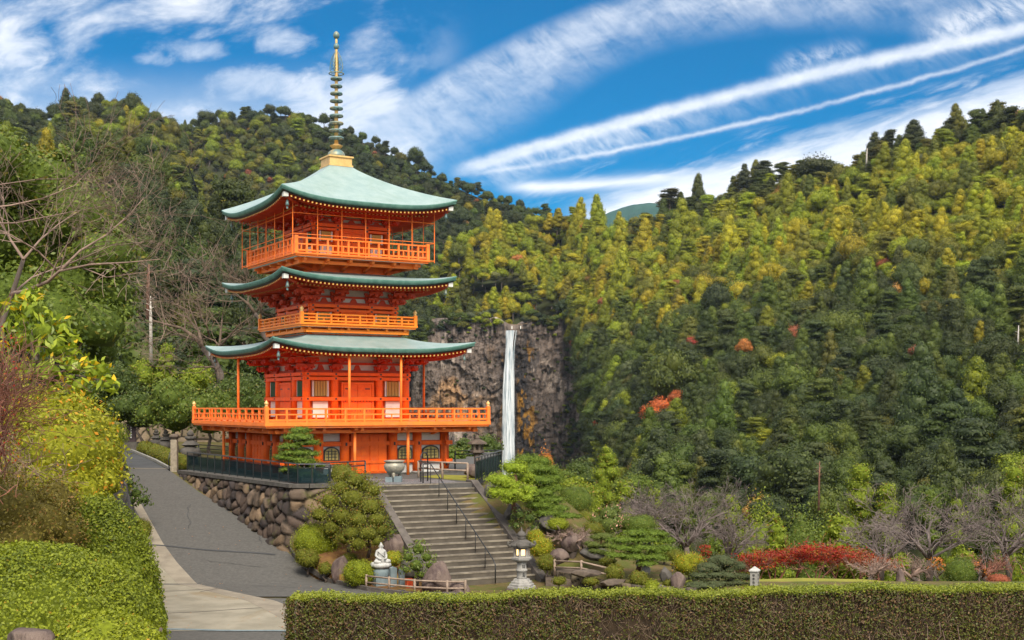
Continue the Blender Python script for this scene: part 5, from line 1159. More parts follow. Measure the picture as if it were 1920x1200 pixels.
# red maples in a row
RM = [(1415, 1036, 46), (1452, 1030, 56), (1492, 1022, 56), (1532, 1020, 60), (1572, 1024, 58), (1612, 1032, 56), (1648, 1046, 46), (1395, 1056, 30)]
for i, (px, pt, w) in enumerate(RM):
    d = 53 + .5 * (i % 3); b = P(px, 1097, d); b.z = landz(b.x, b.y); q = np.random.default_rng(400 + i); H = ZC - (pt - HZ) / F * d - b.z; Wd = w / F * d * 1.25; zb = 0
    L = [(q.normal(0, .3) * Wd, q.normal(0, .25) * Wd, H * q.uniform(.56, .97), Wd * q.uniform(.18, .30), Wd * q.uniform(.18, .30), H * q.uniform(.05, .10)) for k in range(24)]
    lbs = ['first dark-red maple of the row, nearest the white marker', 'bright red maple over the lawn start', 'tall scarlet maple in the row', 'crimson maple at the crest of the row', 'broad red maple past the crest of the row', 'orange-red maple thinning at the side', 'sparse rusty maple closing the row', 'low orange maple tucked behind the grey clipped pine']
    t = empty('maple_tree', b, lbs[i], 'maple tree', group='red maples in a row behind the lawn'); link('crown', crown_mesh('crown', L, 62, .10, q, spread=.8, shell=.45, core=.0, up=.4, cull=False), foliage('leaf_red' if i not in (5, 6, 7) else 'leaf_rust'), t)
    mb = MB()
    for k in range(4):
        th = q.uniform(0, 6.28); branch_out(mb, q, (q.normal(0, .1), q.normal(0, .1), -.1), (math.cos(th) * .5, math.sin(th) * .5, 1), H * .62, .040, 3, 0, .1, 3, 4, .18, .6, .010)
    mb.build('branches', MATS['twig_rust'], t)
t = tree_at('maple_tree', 'small orange maple next to the green ball tree', 1757, 1048, 1098, 50, 48, 'leaf_orange', 420, 'layer', dens=70, size=.10, nl=9, core=.0, z0f=.5)
t = tree_at('maple_tree', 'little crimson maple behind the broad golden azalea dome', 1315, 1022, 1075, 50, 44, 'leaf_red', 421, 'layer', dens=110, size=.10, nl=10, core=.0, z0f=.4)
t = tree_at('maple_tree', 'thin yellow-leaved sapling beside the green ball tree', 1838, 1052, 1098, 51, 40, 'leaf_orange', 422, 'layer', dens=16, size=.10, nl=8, core=.0, z0f=.3)
# lawn
sheet('lawn', [((1375 - 960) / F * 44, 44), ((1660 - 960) / F * 44, 44), ((1690 - 960) / F * 47, 47), ((1620 - 960) / F * 47.9, 47.9), ((1500 - 960) / F * 48.3, 48.3), ((1420 - 960) / F * 47.9, 47.9), ((1390 - 960) / F * 46, 46)], CZ + .25, 'lawn')

# ------------------------------------------------------------------ the pagoda
YAW = R(30.27)
pg = empty('pagoda', (-9.11, 65, 0), 'three storey vermilion pagoda with green copper roofs and a bronze spire', 'pagoda', rz=YAW)
def rotz(k): return Matrix.Rotation(k * math.pi / 2, 4, 'Z')
def on_sides(mb, fn, ks=(0, 1, 2, 3)):
    """fn builds the front side (facing local -y); repeat it round the square"""
    for k in ks:
        s0 = len(mb.v); fn(mb); mb.xf(rotz(k), s0)

def roof_shape(a0, a1, zin, zmid, lift, p, kk=3.2):
    def z(s, r): return zin + (zmid - zin) * r ** p + lift * np.abs(s) ** kk * r ** 2.2
    return z
def roof(a0, a1, zin, zmid, lift, p, wall_b, z_soffit, thick=.20):
    zf = roof_shape(a0, a1, zin, zmid, lift, p); ns, nr = 40, 14
    S = np.linspace(-1, 1, ns + 1); Rr = np.linspace(0, 1, nr + 1); quads = []; V = []
    def strip(fn_list):
        # fn_list: list of functions s -> (half, z); builds quads between consecutive rings on one side, repeated round the square
        for k in range(4):
            c, s_ = math.cos(k * math.pi / 2), math.sin(k * math.pi / 2); base = len(V)
            for fn in fn_list:
                for s in S:
                    h, zz = fn(s); x, y = s * h, -h; V.append((x * c - y * s_, x * s_ + y * c, zz))
            for i in range(len(fn_list) - 1):
                for j in range(ns): quads.append((base + i * (ns + 1) + j, base + i * (ns + 1) + j + 1, base + (i + 1) * (ns + 1) + j + 1, base + (i + 1) * (ns + 1) + j))
    strip([(lambda s, r=r: (a1 + (a0 - a1) * (1 - r), zf(s, r))) for r in Rr])
    n_top = len(quads)
    e = lambda s: zf(s, 1.0)
    strip([lambda s: (a1, e(s)), lambda s: (a1 + .015, e(s) - .05), lambda s: (a1 - .03, e(s) - .10), lambda s: (a1 - .02, e(s) - thick), lambda s: (a1 - .10, e(s) - thick - .01)])
    n_edge = len(quads)
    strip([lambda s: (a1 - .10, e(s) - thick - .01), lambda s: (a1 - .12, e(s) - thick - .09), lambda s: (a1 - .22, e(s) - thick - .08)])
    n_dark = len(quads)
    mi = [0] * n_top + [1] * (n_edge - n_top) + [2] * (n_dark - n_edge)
    me = np_mesh('roof', np.array(V), [np.array(quads)], True, mi)
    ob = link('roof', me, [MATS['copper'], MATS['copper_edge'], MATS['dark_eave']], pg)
    # soffit boards
    V.clear(); quads.clear()
    zs = lambda s, r: (z_soffit + (e(s) - thick - .10 - z_soffit) * r ** 1.0 + .0)
    strip([(lambda s, r=r: (wall_b + (a1 - .2 - wall_b) * r, zs(s, r))) for r in np.linspace(0, 1, 8)])
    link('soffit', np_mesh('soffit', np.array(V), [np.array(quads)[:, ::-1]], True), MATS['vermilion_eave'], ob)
    # rafters in two rows with gilded ends
    mb = MB()
    def rows(mb):
        nraf = int(2 * a1 / .21)
        for i in range(nraf):
            s = -1 + (i + .5) * 2 / nraf; x = s * a1
            for (rr0, rr1, dz, w) in ((0.45, 1.0, -.055, .085), (.05, .62, -.10, .10)):
                h1 = wall_b + (a1 - .16 - wall_b) * rr1; h0 = wall_b + (a1 - .2 - wall_b) * rr0
                h0 = max(h0, abs(x) * .985)
                if h0 >= h1 - .05: continue
                z1 = zs(s, rr1) + dz; z0 = zs(min(1, abs(x) / h0) if h0 else 0, (h0 - wall_b) / (a1 - .2 - wall_b)) + dz
                mb.mat(0).beam((x, -h0, z0), (x, -h1, z1), w, .085)
                mb.mat(1).box((x, -h1 - .008, z1), (w * .9, .012, .075))
    on_sides(mb, rows)
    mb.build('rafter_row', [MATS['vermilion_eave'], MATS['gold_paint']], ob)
    for k in range(4):
        mb = MB(); mb.mat(0).beam((-wall_b * .9, -wall_b * .9, z_soffit - .12), (-a1 + .28, -a1 + .28, zs(1, 1) - .12), .2, .2)
        mb.mat(1).box((-a1 + .26, -a1 + .26, zs(1, 1) - .13), (.24, .24, .22)); mb.xf(rotz(k)); mb.build('hip_rafter', [MATS['vermilion_eave'], MATS['plaster_grey']], ob)
    for k in range(4):
        mb = MB(); c = Vector((-a1 + .42, -a1 + .42, zs(1, 1) - .30))
        mb.lathe([(.012, .06), (.012, -.06), (.055, -.08), (.075, -.22), (.10, -.32), (.085, -.325), (.01, -.32)], c, 10)
        mb.box(c + Vector((0, 0, -.42)), (.09, .012, .12)); mb.tube([c + Vector((0, 0, -.3)), c + Vector((0, 0, -.4))], .006, 4)
        mb.xf(rotz(k)); mb.build('wind_bell', MATS['brass_patina'], ob)
    return ob

def bracket_geo(mb, x, b, z, h, reach, corner=False):
    """stepped bracket cluster standing on the wall head at local x, reaching out over the eave"""
    n = 3; hs = h / n
    mb.box((x, -b, z + .07), (.30, .34, .14))
    for k in range(n):
        zz = z + .14 + hs * k; out = reach * (k + 1) / n; wl = .52 + .16 * k
        mb.box((x, -b - out / 2, zz + .05), (.13, out + .16, .13))
        mb.box((x, -b - out + .02, zz + .19), (wl, .12, .12))
        mb.box((x, -b + .02 - out * .35, zz + .07), (wl * 1.15, .12, .12))
        for q in (-1, 0, 1): mb.box((x + q * wl * .42, -b - out + .02, zz + .11), (.15, .17, .09))
        for q in (-1, 1): mb.box((x + q * wl * .5, -b + .02 - out * .35, zz + .16), (.14, .16, .09))
    mb.box((x, -b - reach - .10, z + .14 + hs * 2.6), (.10, .42, .10))
def storey(b, z0, z1, cols, bays, win, zlow, zhead, brk_h, reach, wood='vermilion', left_green=True, col_r=.19):
    """wall with columns, beams, doors and windows; cols are local x of the columns on one side"""
    w = MB(); w.bb(-b + .16, b - .16, -b + .16, b - .16, z0, z1 + brk_h * .95)
    wall = w.build('wall', MATS[wood], pg)
    # columns
    done = set()
    for k in range(4):
        for x in cols:
            q = rotz(k) @ Vector((x, -b + .02, 0)); key = (round(q.x, 1), round(q.y, 1))
            if abs(x) > b - .3: q = rotz(k) @ Vector((math.copysign(b - .02, x), -b + .02, 0)); key = (round(q.x, 1), round(q.y, 1))
            if key in done: continue
            done.add(key); mb = MB(); mb.lathe([(col_r, z0), (col_r, z1 - .05), (col_r * .86, z1)], (q.x, q.y, 0), 14); mb.build('column', MATS[wood], pg)
    # tie beams, proud of the columns
    mb = MB()
    def beams(mb):
        for (za, zb, pr) in zlow + [(zhead, z1, .03)]:
            mb.mat(0).bb(-b - .12, b + .12, -b - col_r - pr, -b + .10, za, zb)
            for x in cols:
                xx = math.copysign(min(abs(x), b - .02), x)
                mb.mat(1).box((xx, -b - col_r - pr - .012, (za + zb) / 2), (.085, .02, .085))
    on_sides(mb, beams); mb.build('tie_beam', [MATS[wood], MATS['black_metal']], pg)
    # plaster above the head beam with short struts
    mb = MB(); zp = z1 + .02
    on_sides(mb, lambda m: m.bb(-b + .1, b - .1, -b + .02, -b + .12, zp, z1 + brk_h * .96)); mb.build('plaster_band', MATS['plaster'], wall)
    mb = MB()
    def str_(m):
        m.bb(-b + .05, b - .05, -b - .05, -b + .06, z1 + brk_h * .40, z1 + brk_h * .52)
        for i in range(len(cols) - 1):
            xm = (cols[i] + cols[i + 1]) / 2; hh = brk_h * .38
            m.prism([(xm - .34, z1), (xm + .34, z1), (xm + .22, z1 + .09), (xm + .09, z1 + hh), (xm - .09, z1 + hh), (xm - .22, z1 + .09)], -b - .04, -b + .05)
    on_sides(mb, str_); mb.build('frog_leg_strut', MATS['vermilion_eave'], wall)
    def br(m):
        for x in cols: bracket_geo(m, math.copysign(min(abs(x), b - .02), x), b, z1, brk_h, reach)
        m.bb(-b - reach, b + reach, -b - reach - .06, -b - reach + .07, z1 + .14 + brk_h * .86, z1 + .14 + brk_h * .98); m.bb(-b - .04, b + .04, -b - .05, -b + .05, z1 + .01, z1 + .13)
        s0 = len(m.v); bracket_geo(m, 0, 0, z1, brk_h, reach * 1.35); m.xf(Matrix.Translation((-b, -b, 0)) @ Matrix.Rotation(-math.pi / 4, 4, 'Z'), s0)
    for k in range(4): mb = MB(); on_sides(mb, br, (k,)); mb.build('bracket_complex', MATS['vermilion_eave'], pg)
    # doors and windows
    for k in range(4):
        M = rotz(k)
        for (x0, x1, kind) in bays:
            if kind == 'door':
                zt, zb = win[2], z0 + .05
                d = MB(); d.bb(x0, x1, -b - .05, -b + .1, zb, zt)
                xm = (x0 + x1) / 2; d.bb(x0 - .09, x0, -b - .11, -b + .1, zb, zt + .10); d.bb(x1, x1 + .09, -b - .11, -b + .1, zb, zt + .10); d.bb(x0, x1, -b - .11, -b + .1, zt, zt + .10)
                d.xf(M); dd = d.build('door', MATS[wood], pg)
                for s in (-1, 1):
                    l = MB(); l.mat(0).bb(min(xm + s * .015, xm + s * ((x1 - x0) / 2 - .03)), max(xm + s * .015, xm + s * ((x1 - x0) / 2 - .03)), -b - .085, -b - .04, zb + .02, zt - .03)
                    for zz in (zb + .45, zb + .45 + (zt - zb) * .28, zb + .45 + (zt - zb) * .28):
                        for i in range(4): l.mat(1).box((xm + s * (.12 + i * .15) * (x1 - x0) / 1.35, -b - .09, zz), (.05, .02, .05))
                    l.mat(1).box((xm + s * (x1 - x0) * .34, -b - .09, zt - .22), (.26, .02, .05))
                    l.xf(M); l.build('door_leaf', [MATS['vermilion'], MATS['black_metal']], dd)
            elif kind == 'win':
                zb, zt = win[0], win[1]; fr_ = MB()
                for (a, c_) in ((x0 - .10, x0 - .02), (x1 + .02, x1 + .10)): fr_.bb(a, c_, -b - .03, -b + .1, zb - .02, zt + .02)
                fr_.xf(M); f2 = fr_.build('window', MATS['plaster'], pg)
                g = MB(); g.mat(0).bb(x0, x1, -b + .0, -b + .12, zb, zt); n = 8
                for i in range(n): xx = x0 + (i + .5) * (x1 - x0) / n; g.mat(1).bb(xx - .022, xx + .022, -b - .05, -b - .01, zb, zt)
                g.xf(M); g.build('lattice', [MATS['dark_inside'] if k == 0 else MATS['green_lattice'], MATS['gold_paint' if k in (0, 2) else 'green_lattice']], f2)
                if win[3]:
                    pn = MB(); pn.bb(x0 - .06, x1 + .06, -b - .02, -b + .12, z0 + .18, win[3]); pn.xf(M); pn.build('plaster_panel', MATS['plaster'], wall)
    return wall

def balcony(h, zb, zt, ztop, m, posts, corner_h, beam_b, finial=True, zunder=None, thick_post=.09, dense=False):
    f = MB(); f.bb(-h, h, -h, h, zb + .09, zt); f.bb(-h + .07, h - .07, -h + .07, h - .07, zb, zb + .086)
    fl = f.build('balcony', MATS[m], pg)
    u = MB()
    def und(mm):
        n = 6
        for i in range(n): x = -h * .82 + i * h * 1.64 / (n - 1); mm.mat(0).bb(x - .07, x + .07, -h + .25, -beam_b, zb - .15, zb - .002)
        mm.mat(0).bb(-h + .4, h - .4, -beam_b - (h - beam_b) * .55 - .08, -beam_b - (h - beam_b) * .55 + .08, zb - .27, zb - .12)
        mm.mat(1).bb(-h + .12, h - .12, -h + .12, -h + .3, zb - .012, zb - .004)
    on_sides(u, und); u.build('joist_frame', [MATS[m], MATS['plaster_grey']], fl)
    hr_ = h - .10; names = []
    for k in range(4):
        r = MB(); Hh = ztop - zt
        r.bb(-hr_, hr_, -hr_ - .04, -hr_ + .04, ztop - .07, ztop)
        r.bb(-hr_, hr_, -hr_ - .03, -hr_ + .03, zt + Hh * .50, zt + Hh * .50 + .06)
        r.bb(-hr_, hr_, -hr_ - .04, -hr_ + .04, zt + .06, zt + .14)
        if dense: r.bb(-hr_, hr_, -hr_ - .025, -hr_ + .025, zt + Hh * .28, zt + Hh * .28 + .05)
        for i in range(posts + 1):
            x = -hr_ + i * 2 * hr_ / posts
            if 0 < i < posts: r.bb(x - thick_post / 2, x + thick_post / 2, -hr_ - .05, -hr_ + .05, zt, ztop - (.0 if not dense else .02))
            if i < posts:
                xm = x + hr_ / posts; r.bb(xm - .03, xm + .03, -hr_ - .02, -hr_ + .02, zt + .1, zt + Hh * (.52 if not dense else .98))
                if dense:
                    for q in (.5, 1.5): r.bb(x + q * hr_ / posts - .015, x + q * hr_ / posts + .015, -hr_ - .02, -hr_ + .02, zt + .1, ztop - .05)
        r.xf(rotz(k)); r.build('railing', MATS[m], fl)
        c = MB(); c.mat(0).bb(-hr_ - .085, -hr_ + .085, -hr_ - .085, -hr_ + .085, zt, zt + corner_h)
        if finial: c.mat(1).lathe([(.075, 0), (.085, .03), (.06, .06), (.10, .11), (.105, .16), (.06, .22), (.0, .30)], (-hr_, -hr_, zt + corner_h), 12)
        c.xf(rotz(k)); c.build('corner_post', [MATS[m], MATS['gold']], fl)
    return fl

# ground storey
GB = 4.15; gc = [-4.15, -2.62, -1.28, 1.28, 2.62, 4.15]
w0 = MB(); w0.bb(-GB + .2, GB - .2, -GB + .2, GB - .2, 0, 2.36); wall0 = w0.build('base_storey', MATS['vermilion'], pg)
mb = MB(); mb.bb(-GB - .5, GB + .5, -GB - .5, GB + .5, -.02, .05); mb.build('plinth', MATS['granite_dark'], wall0)
done = set()
for k in range(4):
    for x in gc:
        q = rotz(k) @ Vector((x, -GB, 0)); key = (round(q.x, 1), round(q.y, 1))
        if key in done: continue
        done.add(key); mb = MB(); mb.mat(0).lathe([(.235, .12), (.235, 2.34)], (q.x, q.y, 0), 16); mb.mat(1).lathe([(.30, .05), (.28, .125)], (q.x, q.y, 0), 16)
        dirn = rotz(k) @ Vector((0, -1, 0)); 
        for zz in (.45, 1.52):
            c = Vector((q.x, q.y, zz)) + dirn * .24; mb.mat(2).box(c, (.07, .07, .16))
        mb.build('column', [MATS['vermilion'], MATS['granite'], MATS['black_metal']], pg)
mb = MB()
def b0(m):
    for za, zb, pr in ((.56, .70, .0), (1.43, 1.63, .0), (2.06, 2.34, .06)): m.bb(-GB - .42, GB + .42, -GB - .10 - pr, -GB + .1, za, zb)
on_sides(mb, b0); mb.build('tie_beam', MATS['vermilion'], pg)
def arch_pts(x, zb, w, h):
    L = [(x - w / 2, zb)]
    for t in np.linspace(0, 1, 9):
        a = math.pi * (1 - t); L.append((x + math.cos(a) * w / 2 * (1.0 if abs(math.cos(a)) > .9 else .98), zb + h * .52 + math.sin(a) ** .8 * h * .48))
    L.append((x + w / 2, zb)); return L
for k in range(4):
    M = rotz(k)
    for i in range(5):
        x0, x1 = gc[i] + .22, gc[i + 1] - .22; xm = (x0 + x1) / 2
        if i == 2:
            d = MB(); d.bb(x0 + .12, x1 - .12, -GB - .02, -GB + .25, .06, 2.0); d.xf(M); dd = d.build('door', MATS['vermilion'], pg)
            for s in (-1, 1):
                l = MB(); xa, xb = sorted((xm + s * .02, xm + s * ((x1 - x0) / 2 - .16)))
                l.bb(xa, xb, -GB - .05, -GB - .01, .10, 1.96)
                for (pa, pb) in ((.16, .45), (.52, .85), (.92, 1.25), (1.32, 1.88)):
                    for (qa, qb) in ((xa + .05, (xa + xb) / 2 - .03), ((xa + xb) / 2 + .03, xb - .05)): l.bb(qa, qb, -GB - .075, -GB - .045, pa, pb)
                l.xf(M); l.build('door_leaf', MATS['vermilion'], dd)
            continue
        pn = MB(); pn.bb(x0, x1, -GB + .06, -GB + .22, 1.66, 2.03); pn.bb(x0, x1, -GB + .06, -GB + .22, .72, 1.41); pn.xf(M); pn.build('plaster_panel', MATS['plaster'], wall0)
        pn = MB(); pn.bb(x0, x1, -GB + .06, -GB + .22, .06, .54); pn.xf(M); pn.build('plaster_panel', MATS['plaster_grey'], wall0)
        ww = min(.84, (x1 - x0) * .76)
        fr_ = MB(); fr_.prism(arch_pts(xm, .74, ww + .14, .66), -GB + .0, -GB + .1); fr_.xf(M); f2 = fr_.build('window', MATS['black_metal'], pg)
        g = MB(); g.mat(0).prism(arch_pts(xm, .76, ww, .57), -GB - .02, -GB + .05)
        for j in range(3): xx = xm + (j - 1) * ww / 4; g.mat(1).bb(xx - .02, xx + .02, -GB - .04, -GB - .015, .76, 1.22 + (.08 if j == 1 else 0))
        for zz in (.90, 1.05, 1.18): g.mat(1).bb(xm - ww * .42, xm + ww * .42, -GB - .036, -GB - .012, zz - .014, zz + .014)
        g.xf(M); g.build('lattice', [MATS['window_gold'], MATS['black_metal']], f2)
# first balcony and storey
fl = balcony(5.88, 2.35, 2.62, 3.27, 'vermilion_rail', 12, .72, 4.3, dense=False)
for k in range(4):
    for x in (-3.4, -1.28, 1.28, 3.4): mb = MB(); mb.beam((x, -GB - .1, 2.02), (x, -5.6, 2.30), .16, .16); mb.xf(rotz(k)); mb.build('bracket_arm', MATS['vermilion_rail'], fl)
storey(2.7, 2.62, 5.02, [-2.7, -1.2, 1.2, 2.7], [(-2.28, -1.62, 'win'), (1.62, 2.28, 'win'), (-.78, .78, 'door')], (3.86, 4.60, 4.44, 3.60), [(3.63, 3.81, .02), (4.64, 4.80, .0)], 4.86, .98, 1.15)
roof(2.55, 5.31, 6.90, 6.15, .44, .80, 2.7, 6.02)
# second
balcony(3.15, 7.26, 7.44, 7.90, 'amber_rail', 8, .52, 2.3)
mb = MB(); mb.bb(-2.5, 2.5, -2.5, 2.5, 6.80, 7.27); on_sides(mb, lambda m: [m.bb(x - .1, x + .1, -2.75, -2.4, 6.98, 7.2) for x in (-2.2, -.8, .8, 2.2)]); mb.build('waist_beam', MATS['vermilion'], pg)
mb = MB(); on_sides(mb, lambda m: m.bb(-2.3, 2.3, -2.52, -2.48, 6.95, 7.06)); mb.build('plaster_band', MATS['plaster'], pg)
storey(2.25, 7.40, 8.42, [-2.25, -.92, .92, 2.25], [(-1.86, -1.28, 'win'), (1.28, 1.86, 'win'), (-.62, .62, 'door')], (7.62, 8.02, 8.00, None), [(8.06, 8.18, .0)], 8.27, .84, 1.1, col_r=.17)
roof(2.15, 4.62, 10.05, 9.55, .38, .85, 2.25, 9.30)
# third
balcony(3.62, 10.60, 10.78, 11.52, 'vermilion_rail', 13, .80, 2.2, finial=False)
mb = MB(); mb.bb(-2.1, 2.1, -2.1, 2.1, 9.95, 10.62); on_sides(mb, lambda m: [m.beam((x, -2.0, 10.12), (x, -3.2, 10.50), .15, .15) for x in (-1.8, -.6, .6, 1.8)]); mb.build('waist_beam', MATS['vermilion'], pg)
storey(1.97, 10.78, 12.47, [-1.97, -.80, .80, 1.97], [(-1.62, -1.12, 'win'), (1.12, 1.62, 'win'), (-.55, .55, 'door')], (11.62, 12.08, 12.06, 11.35), [(12.14, 12.26, .0)], 12.31, .66, 1.15, col_r=.16)
roof(.50, 4.63, 15.82, 13.28, .50, .86, 1.97, 13.02)
# viewing net frame of thin poles round the top balcony
mb = MB(); nf = 3.78
def net(m):
    for i in range(7): x = -nf + i * 2 * nf / 6; m.tube([(x, -nf, 10.62), (x, -nf, 13.15)], .022, 5)
    for zz in (10.72, 11.62, 12.62): m.tube([(-nf, -nf, zz), (nf, -nf, zz)], .018, 5)
on_sides(mb, net); mb.build('net_frame', MATS['vermilion_rail'], pg)
# slim steel props under the first eave and under the first balcony
for (x, y) in ((-1.34, -4.9), (1.39, -4.9), (-4.9, 1.0), (4.9, -.3)):
    mb = MB(); mb.tube([(x, y, 2.62), (x, y, 6.0)], .062, 10); mb.build('prop_pole', MATS['vermilion_rail'], pg)
for (x, y) in ((-1.19, -5.2), (1.62, -5.2), (-5.2, 2.43)):
    mb = MB(); mb.tube([(x, y, .0), (x, y, 2.36)], .075, 10); mb.box((x, y, 2.28), (.3, .3, .06)); mb.build('prop_pole', MATS['vermilion_rail'], pg)
# spire
mb = MB(); mb.bb(-.61, .61, -.61, .61, 15.74, 16.16); mb.bb(-.68, .68, -.68, .68, 16.16, 16.24); mb.bb(-.66, .66, -.66, .66, 15.70, 15.78)
sp_ = mb.build('spire', MATS['gold'], pg)
mb = MB(); mb.lathe([(.46, 16.24), (.46, 16.36), (.40, 16.52), (.24, 16.64), (.14, 16.68)], (0, 0, 0), 18); mb.build('dome', MATS['brass_patina'], sp_)
mb = MB(); mb.lathe([(.14, 16.66), (.30, 16.80), (.34, 16.86), (.22, 16.90), (.12, 16.95)], (0, 0, 0), 12, False); mb.build('lotus_collar', MATS['gold'], sp_)
mb = MB(); mb.lathe([(.105, 16.9), (.095, 18.5), (.08, 20.5), (.06, 22.3), (.02, 22.7)], (0, 0, 0), 12); mb.build('mast', MATS['gold'], sp_)
for i in range(9):
    z = 17.25 + i * .385; r = .385 - .012 * i; mb = MB()
    n = 20; pr = [(r, -.05), (r + .015, .0), (r, .05), (r - .04, .04), (r - .04, -.04)]
    vs = [(q * math.cos(2 * math.pi * k / n), q * math.sin(2 * math.pi * k / n), z + zz) for q, zz in pr for k in range(n)]
    mb.add(vs, [(a * n + k, a * n + (k + 1) % n, ((a + 1) % 5) * n + (k + 1) % n, ((a + 1) % 5) * n + k) for a in range(5) for k in range(n)], True)
    for k in range(4): mb.beam((.05 * math.cos(k * 1.571), .05 * math.sin(k * 1.571), z), (r * math.cos(k * 1.571 + .01), r * math.sin(k * 1.571 + .01), z), .05, .05)
    mb.lathe([(.16, z - .10), (.16, z + .10)], (0, 0, 0), 10); mb.build('ring', MATS['brass_patina'], sp_)
for k in range(4):                              # openwork flame
    mb = MB(); a = k * math.pi / 2 + math.pi / 4; c, s_ = math.cos(a), math.sin(a)
    pt = lambda r, z: (r * c, r * s_, z)
    mb.tube([pt(.06, 20.65), pt(.26, 20.62), pt(.36, 20.85), pt(.33, 21.15), pt(.24, 21.45), pt(.10, 21.68), pt(.05, 21.75)], .022, 5)
    for zz in (20.8, 20.98, 21.16, 21.34): mb.tube([pt(.06, zz), pt(.18, zz + .10), pt(.34 - (zz - 20.8) * .22, zz - .02), pt(.2, zz - .1), pt(.06, zz - .06)], .017, 4)
    mb.build('flame_panel', MATS['brass_patina'], sp_)
mb = MB(); n = 20; mb.tube([(.38 * math.cos(t), .38 * math.sin(t), 20.60) for t in np.linspace(0, 2 * math.pi, n)], .03, 5, False); mb.build('ring', MATS['brass_patina'], sp_)
for z, r in ((22.02, .15), (22.60, .17)):
    mb = MB(); mb.lathe([(.04, z - r * 1.2), (r * .8, z - r * .8), (r, z), (r * .75, z + r * .7), (.02, z + r * 1.25)], (0, 0, 0), 12); mb.build('jewel', MATS['brass_patina'], sp_)

# ------------------------------------------------------------------ planting on the bank
def xyz(base, pl):
    out = []
    for px, py, d, rp, *rz in pl:
        p = P(px, py, d) - Vector(base); r_ = rp / F * d; out.append((p.x, p.y, p.z, r_, r_ * (.85 if rz else 1), rz[0] / F * d if rz else r_ * .92))
    return out
def mound(name, label, base, pl, leafm, seed, size, dens, cat='shrub', stems=None, **kw):
    b = P(*base); L = xyz(b, pl)
    tr = [((0, 0, -.4), (0, 0, .3), .05), ((.1, .1, -.4), (.25, .2, .3), .04)] if stems is None else [(Vector(P(*a)) - b, Vector(P(*c)) - b, w) for a, c, w in stems]
    return lobed(name, label, cat, b, L, leafm, dens, size, seed, trunk=tr, crown='foliage', **kw)
mound('azalea_shrub', 'great rounded clipped azalea dome in front on the bank', (100, 1260, 8), [(40, 1200, 8, 262, 180), (-60, 1180, 8.2, 200, 150), (120, 1190, 8, 150, 140), (10, 1170, 7.9, 150, 146), (190, 1205, 7.9, 84, 118)], 'leaf_azalea_mid', 501, .024, 6200, spread=.55, shell=.02, core=.95)
mound('azalea_shrub', 'small low clipped azalea dome beneath the great azalea dome', (200, 1290, 7), [(200, 1248, 7, 118, 102), (160, 1250, 7, 80, 94), (240, 1256, 6.9, 74, 88)], 'leaf_azalea', 502, .022, 7000, spread=.55, shell=.02, core=.95)
mound('azalea_shrub', 'clipped azalea bank swelling over the dark stone wall', (190, 1230, 10.6), [(186, 1165, 10.6, 117, 232), (150, 1130, 10.8, 90, 150), (200, 1150, 10.5, 96, 190), (215, 1190, 10.4, 84, 150), (170, 1040, 10.8, 78, 104)], 'leaf_azalea_deep', 503, .027, 4600, spread=.6, shell=.03, core=.94)
mound('azalea_shrub', 'loose yellow-green azalea with untrimmed shoots above the clipped bank', (120, 1000, 12.4), [(98, 792, 12.4, 66), (158, 806, 12.4, 58), (186, 850, 12.2, 46), (120, 855, 12, 92), (60, 845, 12.4, 78), (186, 902, 12, 46), (95, 930, 11.8, 86), (25, 900, 12, 78), (70, 765, 12.6, 42), (140, 770, 12.6, 38), (200, 880, 12.2, 34), (150, 930, 11.8, 60), (30, 800, 12.6, 60)], 'leaf_azalea_gold', 504, .042, 1150, spread=.9, shell=.16, core=.78)
mound('azalea_shrub', 'brownish thinning azalea between the loose shrub and the great dome', (40, 1060, 10), [(20, 968, 10, 80), (80, 985, 10, 62), (-40, 950, 10.2, 90), (118, 1005, 10.1, 46), (40, 1020, 9.8, 60), (100, 940, 10.4, 50)], 'leaf_azalea_brown', 505, .028, 2200, spread=1.0, shell=.16, core=.75)
mound('broadleaf_tree', 'young broad-leaved tree with big yellow-green leaves on the bank', (70, 800, 14), [(58, 585, 14, 34), (82, 622, 14, 40), (45, 640, 14.2, 44), (108, 655, 14, 38), (136, 688, 13.9, 36), (172, 702, 13.8, 28), (203, 722, 13.7, 18), (90, 700, 14, 52), (188, 690, 13.8, 18), (40, 700, 14.2, 52), (150, 722, 13.8, 30), (60, 560, 14.1, 20), (118, 615, 14, 22), (30, 580, 14.2, 26)], 'leaf_broad', 506, .118, 210, cat='tree', spread=.9, shell=.2, core=.45, aspect=.42,
      stems=[((70, 800, 14), (75, 640, 14), .045), ((72, 740, 14), (130, 680, 13.9), .03), ((130, 700, 13.9), (200, 715, 13.7), .015), ((74, 690, 14), (50, 600, 14), .025)])
for i, (y, w) in enumerate(((17, 1.0), (20.5, 1.05), (24, 1.1), (28, 1.15), (32, 1.2), (36.5, 1.25), (41, 1.3))):
    x = float(bank_x(y)) - 1.75 - .3 * (i % 2); q = np.random.default_rng(520 + i)
    lobed('azalea_shrub', ['bank-top azalea mostly hidden just behind the broad-leaved tree', 'bank-top azalea second in line behind the broad-leaved tree', 'bank-top azalea third in line along the dark wall', 'bank-top azalea fourth in line along the dark wall', 'bank-top azalea fifth in line along the dark wall', 'bank-top azalea sixth in line along the dark wall', 'bank-top azalea last in line along the dark wall'][i], 'shrub', (x, y, float(bank_z(y)) - .1), [(0, 0, .45, w, w * 1.3, .62), (-.9, .5, .5, w, w * 1.2, .7), (-1.7, -.3, .6, w, w * 1.2, .75)], 'leaf_azalea_deep', 240, .06, 530 + i, trunk=[((0, 0, -.3), (0, 0, .3), .05)], crown='foliage', spread=.7, shell=.05, core=.92)
